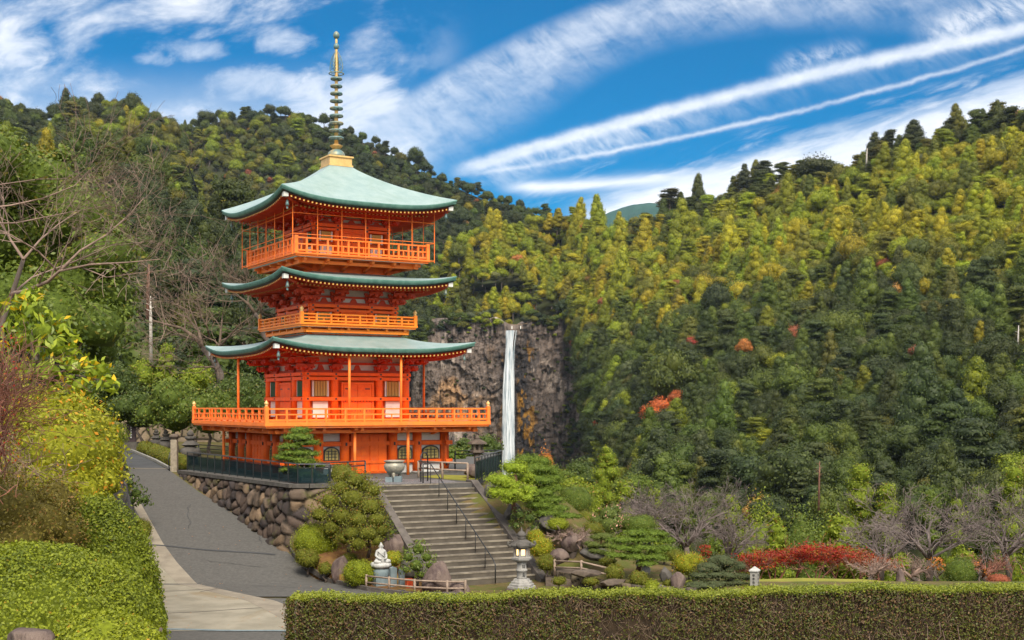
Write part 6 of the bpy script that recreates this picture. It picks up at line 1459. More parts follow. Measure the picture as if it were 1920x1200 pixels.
def red_bush():
    b = P(-10, 900, 9.2); t = empty('barberry_shrub', b, 'dry red-tipped twiggy bush cut by the picture edge', 'shrub'); q = np.random.default_rng(71); mb = MB(); Vs = []
    for k in range(120):
        a = P(q.uniform(-70, 10), q.uniform(760, 900), 9.2 + q.uniform(-.3, .3)) - b; e = P(q.uniform(-60, 38), q.uniform(620, 860), 9.2 + q.uniform(-.35, .35)) - b
        if e.z < a.z: continue
        branch_out(mb, q, a, (e - a) + Vector((0, 0, .15)), min(.5, (e - a).length), .006, 2, 0, .1, 3, 4, .22, .6, .0022)
    mb.build('branches', MATS['twig_rust'], t); n = 650
    px = q.uniform(-40, 46, n) ** 1; C = np.array([tuple(P(a, c, 9.15 + q.uniform(-.3, .3)) - b) for a, c in zip(px, q.uniform(612, 870, n)) if a < 44 - 10 * abs(math.sin(c * .05)) ])
    v, f = leaf_quads(C, np.tile([0, -.5, .8], (len(C), 1)), .022, .5, q, .9); link('foliage', np_mesh('foliage', v, [f]), MATS['leaf_red'], t)
red_bush()
def dry_twigs():
    b = P(40, 905, 11.5); q = np.random.default_rng(72); mb = MB()
    t = empty('dry_shrub', b, 'tangle of dry brown stems at the foot of the loose azalea', 'shrub')
    for k in range(34):
        a = P(q.uniform(-30, 90), q.uniform(890, 930), 11.2 + q.uniform(-.3, .2)) - b; branch_out(mb, q, a, (q.normal(0, .6), -.3, q.uniform(.1, 1)), .3, .006, 2, 0, .1, 3, 4, .2, .6, .0025)
    mb.build('branches', MATS['twig_tan'], t)
dry_twigs()

def rock(name, label, px, pyb, d, wpx, hpx, m, seed, pointy=0.0, depth=None, cat='rock', sink=.15):
    import bmesh
    q = np.random.default_rng(seed); w = wpx / F * d; h = hpx / F * d; dp = depth or w * .8; b = P(px, pyb, d)
    bm = bmesh.new(); bmesh.ops.create_icosphere(bm, subdivisions=4, radius=1.0); V = np.array([v.co[:] for v in bm.verts]); Fc = np.array([[v.index for v in f.verts] for f in bm.faces]); bm.free()
    for k in range(11):                                   # cut facets
        nrm = unit(q.normal(0, 1, 3)); cut = q.uniform(.60, .86); dd = V @ nrm; V = V - np.maximum(dd - cut, 0)[:, None] * nrm * .92
    V += (unit(V) * (.09 * fbm(V[:, 0] * 3 + seed, V[:, 1] * 3 + V[:, 2] * 2, 4, seed))[:, None])
    V[:, :2] *= (1 - pointy * np.clip((V[:, 2] + 1) / 2, 0, 1) ** 1.2)[:, None]; V[:, 0] += pointy * .12 * V[:, 2]
    z = (V[:, 2] - V[:, 2].min()) / (V[:, 2].max() - V[:, 2].min()); V = np.stack([V[:, 0] / np.abs(V[:, 0]).max() * w / 2, V[:, 1] / np.abs(V[:, 1]).max() * dp / 2, z * h * (1 + sink) - h * sink], 1)
    o = link(name, np_mesh(name, V, [Fc], True), MATS[m]); o.location = b; return tag(o, label, cat)
ROCKS = [
 ('pale grey rock in the corner below the azalea domes', 58, 1230, 6.9, 100, 52, 'rock_purple', 1, 0), ('tall pointed purple-brown rock beside the stair foot', 822, 1114, 46.0, 64, 62, 'rock_purple', 2, .55), ('squat rounded rock leaning on the pointed purple one', 862, 1118, 45.6, 40, 30, 'rock_purple', 3, .1),
 ('upright brown rock among azaleas behind the ball beside the statue', 637, 1088, 48.6, 44, 46, 'rock_purple', 4, .3), ('flat stone lying by the bamboo fence under the leafy shrub', 752, 1113, 46.2, 24, 8, 'granite_dark', 5, 0),
 ('brown boulder above the three golden azaleas', 1072, 1030, 51, 44, 34, 'rock_purple', 6, .1), ('tawny block boulder under the yellow-green mound', 1100, 1032, 51.2, 28, 32, 'stone_brown', 7, 0), ('grey-purple rock between golden azaleas and bamboo rail', 1048, 1056, 49.4, 40, 28, 'rock_purple', 8, .1),
 ('dark boulder in the shade of the tiered pine', 1115, 1050, 49.6, 60, 24, 'granite_dark', 9, 0), ('mossy ledge rock beneath the bamboo rail', 1100, 1082, 47.2, 60, 14, 'stone_brown', 10, 0), ('mossy ledge rock at the far end of the bamboo rail', 1150, 1098, 46.4, 50, 14, 'stone_brown', 11, 0),
 ('dark angular rock between the broad azalea dome and clipped pine', 1271, 1106, 45.6, 30, 34, 'rock_purple', 12, .35), ('grey rock behind the upright azalea ball', 1248, 1088, 46.8, 24, 26, 'granite_dark', 13, .1), ('small pale stone at the base of the tiered pine', 1212, 1076, 47.2, 18, 16, 'granite', 14, 0),
 ('low black rock beside the upright azalea ball', 1240, 1112, 45.2, 24, 16, 'granite_dark', 15, 0), ('lone dark standing rock on the far lawn edge', 1688, 1104, 49.5, 22, 38, 'rock_purple', 16, .45), ('grey stone at the end of the low edging', 1180, 1118, 45.2, 22, 14, 'granite', 17, 0), ('round stone peeking beside the clipped pine', 1200, 1062, 48.4, 16, 14, 'granite', 18, 0),
 ('dark reddish boulder behind the wooden rail on the terrace', 886, 892, 58.6, 40, 22, 'rock_purple', 19, 0), ('shaded boulder under the stair-top pine', 925, 936, 54.2, 34, 34, 'granite_dark', 20, 0), ('shaded boulder propping the terrace corner', 962, 978, 53.0, 36, 36, 'granite_dark', 21, 0), ('mossy boulder midway down beside the stair curb', 1000, 1012, 51.4, 30, 26, 'stone_brown', 22, 0),
 ('big shadowed boulder below the long pine branch', 1030, 1000, 52.4, 60, 40, 'granite_dark', 23, 0), ('brown boulder in the wall-foot planting next to the stairs', 740, 1050, 50.0, 60, 50, 'rock_purple', 24, .1), ('dark boulder tucked behind the leafy shrub at the stair curb', 775, 1075, 48.6, 50, 44, 'granite_dark', 25, .1),
]
for (lb, px, py, d, w, h, m, s_, pt) in ROCKS: rock('rock', lb, px, py, d, w, h, m, s_, pt)
# low stone edging of the garden
o = stone_wall('stone_edging', [(1.55, 49.3), (3.1, 47.2), (4.65, 45.25), (6.6, 44.7)], lambda x, y: 0 * x - 3.10, lambda x, y: 0 * x - 3.7, .06, .42, 'rubble', .07, 9.0, ((.10, .085, .06), (.16, .13, .09), (.07, .06, .05), (.12, .10, .07)))
tag(o, 'low mossy stone edging curving round the garden beside the court', 'stone edging')
mb = MB(); mb.bb(1.3, 2.6, 48.2, 49.6, -3.6, -3.30); mb.bb(1.75, 3.0, 48.9, 50.2, -3.6, -3.12)
o = mb.build('garden_step', MATS['stone_brown']); tag(o, 'two rough stone steps at the foot of the stairs leading to the garden', 'steps')

# ------------------------------------------------------------------ hedge in front
def hedge():
    q = np.random.default_rng(81); y0, y1 = 17.0, 17.42; xl, xr = -3.02, 12.0; zt = lambda x: .735 + .0165 * (x - xl) + .022 * np.sin(x * 1.7) + .014 * np.sin(x * 4.1) + .01 * np.sin(x * 9.3)
    h = empty('hedge', (0, 17.3, -.9), 'long clipped hedge with twiggy brown face and bright green top', 'hedge'); off = Vector((0, 17.3, -.9))
    mb = MB(); n = 40; xs_ = np.linspace(xl + .08, xr, n); vs = []
    for x in xs_: z = float(zt(x)) - .05; vs += [(x, y0 + .09, -1.1), (x, y0 + .09, z), (x, y1 - .07, z), (x, y1 - .07, -1.1)]
    fs = [(i * 4 + k, i * 4 + (k + 1) % 4, i * 4 + 4 + (k + 1) % 4, i * 4 + 4 + k) for i in range(n - 1) for k in range(4)] + [(3, 2, 1, 0), ((n - 1) * 4, (n - 1) * 4 + 1, (n - 1) * 4 + 2, (n - 1) * 4 + 3)]
    mb.add([Vector(v) - off for v in vs], fs); mb.build('inner_growth', MATS['hedge_core'], h)
    lo = -.62
    # leaves on top
    k = 46000; X_ = q.uniform(xl, xr, k); Y_ = q.uniform(y0 - .02, y1 + .02, k); Zt = zt(X_) + q.normal(0, .022, k) + .012
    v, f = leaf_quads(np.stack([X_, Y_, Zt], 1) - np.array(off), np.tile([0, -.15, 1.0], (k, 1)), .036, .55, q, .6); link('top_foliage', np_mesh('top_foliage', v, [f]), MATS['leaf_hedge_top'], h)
    # leaves on the face: patchy
    k = 122000; X_ = q.uniform(xl - .03, xr, k); Z_ = q.uniform(lo, 1, k) * 1.0; Z_ = lo + q.random(k) * (zt(X_) - lo); pat = vnoise(X_ * 2.2, Z_ * 2.6, 4) * .6 + vnoise(X_ * 6, Z_ * 6, 7) * .4; edge_ = smooth(Z_, zt(X_) - .16, zt(X_) - .02)
    pr = np.clip(.28 + 1.5 * (pat - .42), .05, .75) + .2 * (1 - smooth(X_, -2.6, 1)) + .4 * edge_; keep = q.random(k) < pr; X_, Z_ = X_[keep], Z_[keep]
    Y_ = y0 + q.normal(.02, .035, len(X_)); 
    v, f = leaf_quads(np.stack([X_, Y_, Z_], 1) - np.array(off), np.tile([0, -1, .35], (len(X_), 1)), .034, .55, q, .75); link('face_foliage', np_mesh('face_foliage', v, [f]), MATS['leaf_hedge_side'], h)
    # end of the hedge
    k = 5200; Y_ = q.uniform(y0, y1, k); Z_ = lo + q.random(k) * (zt(xl) - lo); X_ = xl + q.normal(-.02, .035, k)
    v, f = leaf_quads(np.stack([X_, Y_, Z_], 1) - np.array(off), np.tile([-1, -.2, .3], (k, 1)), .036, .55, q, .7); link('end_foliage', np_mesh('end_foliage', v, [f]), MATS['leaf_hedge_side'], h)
    # twigs
    mb = MB(); N = 7000
    for i in range(N):
        x = q.uniform(xl, xr); z = lo + q.random() ** .85 * (float(zt(x)) - lo - .03); L = q.uniform(.05, .20); th = q.normal(0, .7); e = Vector((math.sin(th) * L, q.normal(0, .03), math.cos(th) * L))
        p = Vector((x, y0 + q.uniform(-.015, .06), min(z, float(zt(x)) - L * .9))) - off; mb.tube([p, p + e * .5 + Vector((q.normal(0, .012), q.normal(0, .01), 0)), p + e], [.0042, .0034, .002], 3, False)
    mb.build('twigs', MATS['twig_hedge'], h)
    mb = MB()
    for i in range(60):
        x = q.uniform(xl + .2, xr); p = Vector((x, y0 - .01, lo)) - off; pts = [p]; 
        for s_ in range(6): p = p + Vector((q.normal(0, .06), q.normal(0, .012), q.uniform(.10, .2))); pts.append(p)
        pts = [a for a in pts if a.z + off.z < float(zt(x)) - .08]
        if len(pts) > 2: mb.tube(pts, [.009 - .006 * i2 / len(pts) for i2 in range(len(pts))], 5, False)
    mb.build('stems', MATS['twig_pink'], h)
mat('twig_hedge', (.20, .145, .10), (.09, .062, .045), 3, .9, .15)
hedge()
mat('hedge_floor', (.06, .045, .03), (.09, .07, .04), 3, .95)

# ------------------------------------------------------------------ fences and rails
def glass_mat():
    m, T, out = mat_new('dark_glass'); tr = T.node('ShaderNodeBsdfTransparent'); tr.inputs[0].default_value = (.42, .50, .52, 1)
    b = bsdf(T, (.020, .045, .055), .12, .5); mx = T.node('ShaderNodeMixShader'); mx.inputs[0].default_value = .38
    T.l.new(tr.outputs[0], mx.inputs[1]); T.l.new(b.outputs[0], mx.inputs[2]); T.l.new(mx.outputs[0], out.inputs[0])
glass_mat()
def glass_fence(label, pts, h, step, inset=0.0):
    f = empty('glass_fence', (pts[0][0], pts[0][1], 0), label, 'fence'); b = Vector((pts[0][0], pts[0][1], 0))
    P3 = [Vector((x, y, 0)) - b for x, y in pts]; hh = h if callable(h) else (lambda i: h)
    r1 = MB(); r2 = MB()
    for i, (a, c) in enumerate(zip(P3[:-1], P3[1:])):
        ha, hc = hh(i), hh(i + 1); r1.beam(a + Vector((0, 0, ha)), c + Vector((0, 0, hc)), .06, .05); r2.beam(a + Vector((0, 0, ha - .16)), c + Vector((0, 0, hc - .16)), .035, .03)
        n = max(1, round((c - a).length / step))
        for k in range(n):
            t0, t1 = k / n, (k + 1) / n; q0, q1 = a.lerp(c, t0), a.lerp(c, t1); z0, z1 = ha + (hc - ha) * t0 - .19, ha + (hc - ha) * t1 - .19
            g = MB(); nrm = (q1 - q0).cross(Vector((0, 0, 1))).normalized() * .006; u0 = q0.lerp(q1, .04); u1 = q0.lerp(q1, .96)
            vs = [u0 - nrm + Vector((0, 0, .12)), u1 - nrm + Vector((0, 0, .12)), u1 - nrm + Vector((0, 0, z1)), u0 - nrm + Vector((0, 0, z0))]; vs += [v + nrm * 2 for v in vs]
            g.add(vs, [(0, 1, 2, 3), (7, 6, 5, 4), (0, 4, 5, 1), (1, 5, 6, 2), (2, 6, 7, 3), (3, 7, 4, 0)]); g.build('glass_panel', MATS['dark_glass'], f)
            p = MB(); p.beam(q0, q0 + Vector((0, 0, z0 + .2)), .045, .045); p.build('post', MATS['black_metal'], f)
    p = MB(); p.beam(P3[-1], P3[-1] + Vector((0, 0, hh(len(P3) - 1))), .06, .06); p.build('post', MATS['black_metal'], f)
    r1.build('top_rail', MATS['steel_grey'], f); r2.build('lower_rail', MATS['black_metal'], f); return f
glass_fence('dark glass fence with metal rail along the retaining wall top', [(-16.6, 64.1), (-9.05, 52.95), (-8.45, 52.95), (-7.7, 53.1)], lambda i: (1.02, .92, .92, .90)[i], .95)
glass_fence('dark glass fence running back from the stair top beside the waterfall view', [(-1.62, 55.55), (-.55, 64.2)], lambda i: (1.08, 1.08)[i], 1.0)
def rail(name, label, pts, hs, m, rad, postm=None, cat='railing', step=None, foot=0.0):
    b = Vector(pts[0]); f = empty(name, b, label, cat)
    for h in hs:
        mb = MB(); mb.tube([Vector(p) - b + Vector((0, 0, h)) for p in pts], rad, 6); mb.build('rail', MATS[m], f)
    for p in pts:
        mb = MB(); q = Vector(p) - b; mb.tube([q + Vector((0, 0, -.1)), q + Vector((0, 0, max(hs) + foot))], rad * 1.35, 7); mb.build('post', MATS[postm or m], f)
    return f
rail('handrail', 'dark two-rail handrail ending in front of the pagoda door', [(-8.4, 53.4, 0), (-7.9, 54.1, 0), (-7.2, 55.0, 0), (-6.55, 55.9, 0)], (.92, .72), 'black_metal', .028)
rail('wooden_rail', 'weathered wooden two-bar rail across the terrace lawn', [(-4.4, 59.0, 0), (-3.2, 57.6, 0), (-2.0, 56.6, 0)], (.78, .45), 'bamboo_rail', .04)
rail('handrail', 'thin dark rail on the far terrace edge behind the pagoda', [(-3.0, 66, 0), (-1.8, 66.5, 0), (-.6, 67, 0)], (1.0, .82), 'black_metal', .03)
rail('handrail', 'thin dark rail at the back of the terrace near the stone lanterns', [(-19.5, 78, 0), (-16.5, 74, 0), (-14.6, 71.5, 0)], (.95, .72), 'black_metal', .03)
bf = [P(686, 1106, 46.7), P(729, 1114, 46.1), P(777, 1121, 45.5), P(838, 1124, 45.15), P(872, 1124, 45.2)]
rail('bamboo_fence', 'low two-bar bamboo fence edging the statue garden', [(p.x, p.y + .15, CZ + .12) for p in bf], (.40, .16), 'bamboo_rail', .035, foot=.06)
br_ = [P(1040, 1078, 48.6), P(1090, 1080, 47.8), P(1146, 1094, 46.8)]
rail('bamboo_fence', 'low pale bamboo rail crossing the rock garden', [(p.x, p.y, p.z + .12) for p in br_], (.42, .18), 'bamboo_rail', .035, foot=.06)
def loop_rail():
    b = Vector((-4.05, 55.7, 0)); f = empty('loop_handrail', b, 'arched black metal loop handrail at the head of the stairs', 'handrail')
    for s, pts in ((0, [(0, 0, 0), (0, 0, 1.15), (.06, .1, 1.28), (.2, .35, 1.28), (.27, .5, 1.12), (.27, .5, 0)]), (1, [(.16, -.9, 0), (.16, -.9, .8), (.22, -.8, .84), (.34, -.5, .82)])):
        mb = MB(); mb.tube(pts, .03, 7); mb.build('hoop', MATS['black_metal'], f)
    mb = MB(); mb.tube([(0, 0, .62), (.27, .5, .62)], .02, 6); mb.build('rail', MATS['black_metal'], f)
loop_rail()

# ------------------------------------------------------------------ stone lanterns, burner, statue, markers
def hexprof(mb, prof, n=6, ph=0.0): mb.lathe(prof, (0, 0, 0), n, False, ph)
def lantern_big():
    b = P(978, 1113, 45.9); b.z = CZ + .02; t = empty('stone_lantern', b, 'tall pale stone lantern glowing softly at the foot of the stairs', 'stone lantern', rz=.25)
    mb = MB(); hexprof(mb, [(.60, -.05), (.60, .16), (.55, .18), (.55, .20)]); mb.build('base', MATS['rock_purple'], t)
    mb = MB(); hexprof(mb, [(.54, .20), (.53, .27), (.47, .28), (.47, .35), (.41, .37), (.40, .44), (.33, .46), (.30, .53), (.20, .55)]); mb.build('stepped_base', MATS['granite'], t)
    mb = MB(); mb.lathe([(.20, .54), (.185, .60), (.18, .80), (.215, .82), (.215, .87), (.18, .89), (.175, 1.08), (.19, 1.14)], (0, 0, 0), 14)
    for (z, bars) in ((1.0, ((-.03, .05, .05, .012), (.0, .02, .10, .014), (.03, -.03, .05, .012), (.0, -.04, .10, .014), (.035, .03, .014, .07), (-.035, 0, .014, .05))), (.70, ((.0, .06, .06, .014), (.0, .02, .08, .014), (.0, -.03, .08, .014), (.0, -.07, .1, .014), (.0, .0, .014, .16), (.035, -.05, .014, .06)))):
        for (dx, dz, w, h) in bars: mb.mat(1).box((.03 + dx, -.182, z + dz), (w, .014, h))
    mb.build('shaft', [MATS['granite'], MATS['letter_dark']], t)
    mb = MB(); hexprof(mb, [(.20, 1.14), (.36, 1.22), (.38, 1.26), (.38, 1.32), (.30, 1.35)]); mb.build('platform', MATS['granite'], t)
    mb = MB()
    for k in range(6): a = k * math.pi / 3; mb.beam((.25 * math.cos(a), .25 * math.sin(a), 1.34), (.25 * math.cos(a), .25 * math.sin(a), 1.66), .09, .09)
    hexprof(mb, [(.26, 1.34), (.26, 1.40)]); hexprof(mb, [(.27, 1.62), (.27, 1.68)])
    fb = mb.build('fire_box', MATS['granite'], t); mb = MB(); hexprof(mb, [(.185, 1.38), (.185, 1.64)]); mb.build('lamp', MATS['lamp_glow'], fb)
    mb = MB(); hexprof(mb, [(.30, 1.67), (.44, 1.70), (.46, 1.77), (.36, 1.86), (.22, 1.95), (.14, 1.98)])
    for k in range(6):
        a = k * math.pi / 3; c, s_ = math.cos(a), math.sin(a); mb.tube([(.36 * c, .36 * s_, 1.78), (.47 * c, .47 * s_, 1.74), (.52 * c, .52 * s_, 1.80), (.49 * c, .49 * s_, 1.88), (.44 * c, .44 * s_, 1.86)], [.06, .06, .055, .05, .03], 7)
    mb.build('roof', MATS['granite_dark'], t)
    mb = MB(); mb.lathe([(.10, 1.97), (.15, 2.0), (.16, 2.04), (.12, 2.06), (.17, 2.10), (.18, 2.16), (.10, 2.25), (.03, 2.30), (.015, 2.42)], (0, 0, 0), 14); mb.build('finial', MATS['granite_dark'], t)
lantern_big()
def lantern(label, loc, s, m):
    t = empty('stone_lantern', loc, label, 'stone lantern', sc=s)
    mb = MB(); hexprof(mb, [(.42, -.1), (.42, .16), (.30, .24), (.22, .28)]); mb.build('base', MATS[m], t)
    mb = MB(); mb.lathe([(.17, .26), (.15, .6), (.17, .95)], (0, 0, 0), 12); mb.build('shaft', MATS[m], t)
    mb = MB(); hexprof(mb, [(.18, .94), (.36, 1.02), (.36, 1.10), (.28, 1.13)]); mb.build('platform', MATS[m], t)
    mb = MB()
    for k in range(6): a = k * math.pi / 3; mb.beam((.24 * math.cos(a), .24 * math.sin(a), 1.12), (.24 * math.cos(a), .24 * math.sin(a), 1.42), .1, .1)
    hexprof(mb, [(.16, 1.12), (.16, 1.42)]); mb.build('fire_box', MATS[m], t)
    mb = MB(); hexprof(mb, [(.30, 1.40), (.50, 1.44), (.46, 1.52), (.22, 1.64), (.12, 1.68)]); mb.build('roof', MATS[m], t)
    mb = MB(); mb.lathe([(.10, 1.66), (.15, 1.72), (.10, 1.80), (.02, 1.90)], (0, 0, 0), 10); mb.build('finial', MATS[m], t)
lantern('weathered brown stone lantern on the terrace behind the glass fence', (-1.72, 62.0, .05), 1.0, 'stone_brown')
def five_ring(label, loc, s):
    t = empty('stone_pagoda', loc, label, 'stone ornament', sc=s)
    for nm, pr, n in (('base', [(.40, -.1), (.40, .35)], 4), ('orb', [(.2, .34), (.42, .45), (.46, .62), (.40, .8), (.2, .88)], 14), ('roof', [(.30, .88), (.46, .96), (.20, 1.16)], 4), ('bowl', [(.14, 1.15), (.24, 1.24), (.22, 1.34)], 12), ('jewel', [(.10, 1.33), (.17, 1.42), (.12, 1.52), (.02, 1.62)], 12)):
        mb = MB(); mb.lathe(pr, (0, 0, 0), n, n > 6, math.pi / 4); mb.build(nm, MATS['granite_dark'], t)
five_ring('dark rounded five-ring stone standing nearest the pagoda corner', (P(357, 860, 70).x, 70, .0), 1.25)
five_ring('mossy five-ring stone beside the granite gate post', (P(311, 840, 80).x, 80, .25), 1.0)
five_ring('smaller five-ring stone further along the low hedge', (P(293, 838, 84).x, 84, .3), .95)
def burner():
    b = Vector((-5.23, 55.7, 0)); t = empty('incense_burner', b, 'large bronze incense burner bowl on stone blocks before the pagoda', 'incense burner')
    mb = MB(); mb.bb(-.38, -.06, -.25, .25, -.02, .22); mb.bb(.0, .34, -.3, .2, -.02, .26); mb.build('plinth', MATS['blue_stone'], t)
    mb = MB(); mb.lathe([(.10, .34), (.28, .38), (.42, .52), (.475, .68), (.44, .80), (.39, .84), (.39, .88), (.46, .90), (.46, .95), (.38, .96), (.36, .90)], (0, 0, 0), 24)
    mb.build('bowl', MATS['bronze'], t)
    for k in range(3):
        a = k * 2.094 + .5; c, s_ = math.cos(a), math.sin(a); mb = MB(); mb.tube([(.22 * c, .22 * s_, .44), (.29 * c, .29 * s_, .34), (.22 * c, .22 * s_, .26), (.25 * c, .25 * s_, .20)], [.09, .08, .06, .07], 8); mb.build('leg', MATS['bronze'], t)
    mb = MB(); mb.lathe([(.385, .91), (.32, .945), (.01, .955)], (0, 0, 0), 16); mb.build('ash', MATS['marble_white'], t)
burner()
def statue():
    x, y = P(714, 1095, 47.5).x, 47.5; b = Vector((x, y, -3.40)); t = empty('seated_statue', b, 'white seated robed figure statue on a lotus base and blue stone pedestal', 'statue', rz=.5, sc=.88)
    mb = MB(); mb.bb(-.36, .36, -.34, .34, -.1, .36); mb.lathe([(.34, .36), (.35, .40), (.35, .68), (.32, .70)], (0, 0, 0), 20); mb.build('pedestal', MATS['blue_stone'], t)
    mb = MB(); mb.lathe([(.25, .69), (.33, .73), (.43, .80), (.44, .88), (.40, .95), (.30, .97)], (0, 0, 0), 20)
    for k in range(12): a = k * .5236; mb.lathe([(.02, .76), (.09, .80), (.10, .88), (.06, .95), (.01, .97)], (.36 * math.cos(a), .36 * math.sin(a), 0), 8)
    mb.build('lotus_base', MATS['marble_white'], t)
    # one continuous body: crossed legs, torso, arms, neck, head grown from a skeleton
    me = bpy.data.meshes.new('body'); J = [(0, .02, 1.06, .17), (0, .02, 1.22, .165), (0, .0, 1.40, .17), (0, -.01, 1.50, .12), (0, -.02, 1.57, .058), (0, -.035, 1.66, .088), (0, -.03, 1.74, .075), (0, -.02, 1.80, .035),
         (.17, .0, 1.44, .075), (.24, -.02, 1.26, .065), (.17, -.20, 1.16, .05), (.05, -.26, 1.14, .045), (-.17, .0, 1.44, .075), (-.24, -.02, 1.26, .065), (-.17, -.20, 1.16, .05), (-.05, -.26, 1.14, .045),
         (.20, -.06, 1.03, .115), (.34, -.20, 1.02, .09), (.10, -.32, 1.01, .075), (-.20, -.06, 1.03, .115), (-.34, -.20, 1.02, .09), (-.10, -.30, 1.01, .075)]
    Ed = [(0, 1), (1, 2), (2, 3), (3, 4), (4, 5), (5, 6), (6, 7), (3, 8), (8, 9), (9, 10), (10, 11), (3, 12), (12, 13), (13, 14), (14, 15), (0, 16), (16, 17), (17, 18), (0, 19), (19, 20), (20, 21)]
    me.from_pydata([j[:3] for j in J], Ed, []); o = link('body', me, MATS['marble_white'], t)
    md = o.modifiers.new('skin', 'SKIN'); lay = me.skin_vertices[0]
    for i, j in enumerate(J): lay.data[i].radius = (j[3], j[3] * .92)
    lay.data[0].use_root = True
    ss = o.modifiers.new('sub', 'SUBSURF'); ss.levels = ss.render_levels = 2
    mb = MB(); mb.lathe([(.0, 1.60), (.02, 1.6), (.03, 1.63), (.0, 1.66)], (0, -.12, 0), 6); mb.build('face', MATS['marble_white'], t) if False else None
    # nose, brow, ears and topknot as one carved piece
    mb = MB(); mb.tube([(0, -.112, 1.70), (0, -.136, 1.655), (0, -.118, 1.645)], [.010, .016, .010], 6); mb.tube([(-.05, -.105, 1.695), (0, -.118, 1.70), (.05, -.105, 1.695)], .008, 5); mb.tube([(-.025, -.112, 1.622), (.025, -.112, 1.622)], .008, 5)
    for s in (-1, 1): mb.tube([(s * .088, -.03, 1.69), (s * .098, -.03, 1.65), (s * .086, -.03, 1.60)], [.012, .016, .010], 6)
    mb.lathe([(.03, 1.79), (.035, 1.81), (.01, 1.835)], (0, -.02, 0), 10); mb.build('face', MATS['marble_white'], t)
    mb = MB(); mb.tube([(-.16, -.10, 1.46), (.0, -.165, 1.30), (.16, -.14, 1.18)], [.02, .025, .02], 6); mb.build('robe', MATS['marble_white'], t)
statue()
for (px, h, lb) in ((737, .64, 'wider blue-grey stone slab standing beside the statue pedestal'), (753, .58, 'slim blue-grey stone slab next to the red box')):
    p = P(px, 1098, 47.2); mb = MB(); mb.mat(0).bb(-.13 if px < 745 else -.10, .13 if px < 745 else .10, -.07, .07, -.2, h); mb.prism([(-.13, h), (.13, h), (0, h + .05)], -.07, .07) if px < 745 else None
    o = mb.build('stone_slab', MATS['blue_stone']); o.location = (p.x, p.y, -3.36); o.rotation_euler = (0, 0, .5); tag(o, lb, 'stone slab')
p = P(767, 1106, 46.9); t = empty('offering_box', (p.x, p.y, CZ + .13), 'small red-orange box on the ground by the leafy shrub', 'box', rz=.4)
mb = MB(); mb.bb(-.12, .12, -.1, .1, -.05, .24); mb.build('body', MATS['red_box'], t); mb = MB(); mb.bb(-.14, .14, -.12, .12, .24, .28); mb.build('lid', MATS['red_box'], t); mb = MB(); mb.bb(-.06, .06, -.112, -.10, .06, .18); mb.build('front_panel', MATS['vermilion_eave'], t)
p = P(877, 1116, 45.6); mb = MB(); mb.lathe([(.05, 0), (.06, .02), (.06, .16), (.04, .18), (.04, .2)], (0, 0, 0), 10); o = mb.build('water_cup', MATS['blue_stone']); o.location = (p.x, p.y, CZ + .01); tag(o, 'small pale blue cup left at the stair foot by the rock', 'cup')
p = P(1415, 1112, 45.8); t = empty('stone_marker', (p.x, p.y, CZ + .12), 'square white stone marker with carved writing on the lawn edge', 'stone marker', rz=-.5)
mb = MB(); mb.mat(0).bb(-.13, .13, -.13, .13, -.2, .72)
for k, z in enumerate((.58, .45, .32, .20)):
    for (dx, dz, w, h) in ((0, .04, .10, .014), (0, 0, .12, .014), (0, -.04, .10, .014), (0, 0, .014, .10), (.04 - .02 * k, .02, .014, .05)):
        mb.mat(1).box((dx * .8, -.133, z + dz * .8), (w * .8, .010, h)); mb.mat(1).box((.133, dx * .8, z + dz * .8), (.010, w * .8, h))
mb.build('pillar', [MATS['granite'], MATS['letter_dark']], t)
mb = MB(); mb.lathe([(.235, .72), (.235, .76), (.01, .90)], (0, 0, 0), 4, False, math.pi / 4); mb.build('cap', MATS['marble_white'], t)
p = P(246, 812, 84); t = empty('memorial_stone', (p.x, p.y, 1.0), 'dark upright memorial slab with a column of white characters', 'memorial stone')
mb = MB(); n = 14; pts = [(-.31, -.2), (.31, -.2), (.33, .9), (.28, 1.12), (.05, 1.22), (-.2, 1.18), (-.31, 1.0)]; mb.mat(0).prism(pts, -.09, .09)
for k in range(5):
    z = .95 - k * .17
    for (dx, dz, w, h) in ((0, .04, .09, .022), (0, 0, .11, .022), (0, -.045, .10, .022), (0, 0, .022, .11), (.03 * (1 if k % 2 else -1), .0, .02, .08)): mb.mat(1).box((dx + .02, -.096, z + dz), (w, .012, h))
mb.build('slab', [MATS['slab_dark'], MATS['letter_white']], t); mb = MB(); mb.bb(-.6, .6, -.35, .35, -.8, -.18); mb.bb(-.45, .45, -.25, .25, -.18, -.05); mb.build('plinth', MATS['granite_dark'], t)
o = stone_wall('earth_wall', [(-35, 93), (-26, 95), (-14, 92)], lambda x, y: 0 * x + 2.3, lambda x, y: 0 * x - .6, .03, 1.3, 'rubble', .06, 15.0, ((.24, .19, .14), (.28, .22, .16), (.20, .16, .12), (.26, .21, .15)))
tag(o, 'tan stone wall half hidden behind the trees at the road end', 'wall')
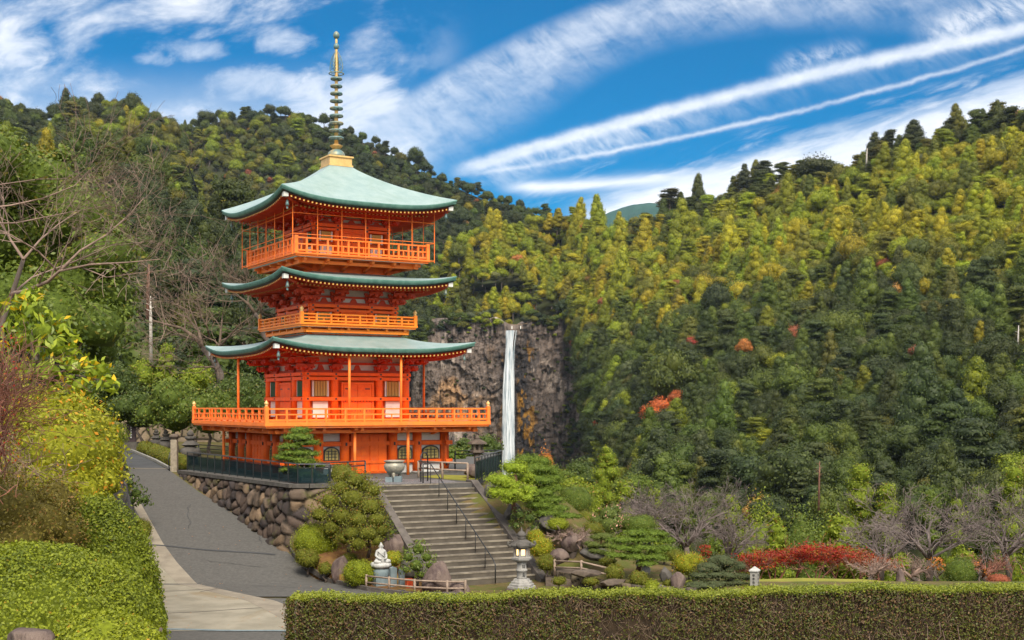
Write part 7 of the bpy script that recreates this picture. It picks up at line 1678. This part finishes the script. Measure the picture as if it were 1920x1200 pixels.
# granite gate post, its stay, low hedge and pale kerb along the upper road
p = P(327, 893, 65); t = empty('gate_post', (p.x, p.y, 0), 'speckled granite gate post with flat cap where the ramp meets the terrace', 'post')
mb = MB(); mb.bb(-.16, .16, -.16, .16, -.2, 1.62); mb.build('shaft', MATS['bamboo_post'], t) if 'bamboo_post' in MATS else mb.build('shaft', MATS['granite_post'], t)
mb = MB(); mb.lathe([(.16, 1.62), (.20, 1.68), (.30, 1.76), (.30, 1.84), (.16, 1.92)], (0, 0, 0), 4, False, math.pi / 4); mb.build('cap', MATS['stone_brown'], t)
mb = MB(); mb.tube([(-.24, -.05, 0), (-.30, -.05, .5), (-.22, -.05, .95)], .03, 6); mb.build('stay', MATS['black_metal'], t)
q = np.random.default_rng(91); L = []; b = Vector((-20.5, 73, .2))
for y in np.arange(66.3, 80.5, .42):
    x = float(redge(np.array(y))) + .75; L.append((x - b.x + q.normal(0, .03), y - b.y, landz(x, y) - b.z + .30, .52, .52, .44 * q.uniform(.92, 1.06)))
lobed('low_hedge', 'low rounded green hedge running beside the upper road', 'hedge', b, L, 'leaf_azalea_dark', 120, .085, 92, trunk=[((0, 0, -.3), (0, 0, .2), .04)], spread=.6, shell=.05, core=.92, crown='foliage')
mb = MB()
for y in np.arange(65.6, 81, .55):
    a = Vector((float(redge(np.array(y))) + .12, y, 0)); c = Vector((float(redge(np.array(y + .5))) + .12, y + .5, 0)); a.z = landz(a.x, a.y) + .05; c.z = landz(c.x, c.y) + .05; mb.beam(a, c, .13, .14)
struct(mb.build('road_kerb', MATS['granite']))
# fallen leaves on the paving
k = 240; q = np.random.default_rng(95); X_ = q.uniform(-15, 3, k); Y_ = q.uniform(38, 60, k); ok = (X_ > bank_x(Y_) + .5) & (X_ < redge(Y_) - .1) | ((Y_ < 44.5) & (X_ > bank_x(Y_) + .5)); X_, Y_ = X_[ok], Y_[ok]
v, f = leaf_quads(np.stack([X_, Y_, land(X_, Y_) + .035], 1), np.tile([0, 0, 1.], (len(X_), 1)), .07, .6, q, .15); o = struct(link('fallen_leaves', np_mesh('fallen_leaves', v, [f]), MATS['leaf_orange']), 'stuff')

# ------------------------------------------------------------------ haze: one closed box of thin air around everything
def haze():
    mb = MB(); mb.bb(-2500, 2500, -520, 2700, -48, 300); o = mb.build('haze'); struct(o, 'stuff')
    m = bpy.data.materials.new('haze_air'); m.use_nodes = True; T = NT(m.node_tree); T.n.clear(); out = T.node('ShaderNodeOutputMaterial'); v = T.node('ShaderNodeVolumePrincipled')
    v.inputs['Color'].default_value = (.62, .78, 1.0, 1); v.inputs['Density'].default_value = .00004; v.inputs['Anisotropy'].default_value = .1
    T.l.new(v.outputs[0], out.inputs['Volume']); o.data.materials.append(m); o.display_type = 'WIRE'
if HAZE: haze()
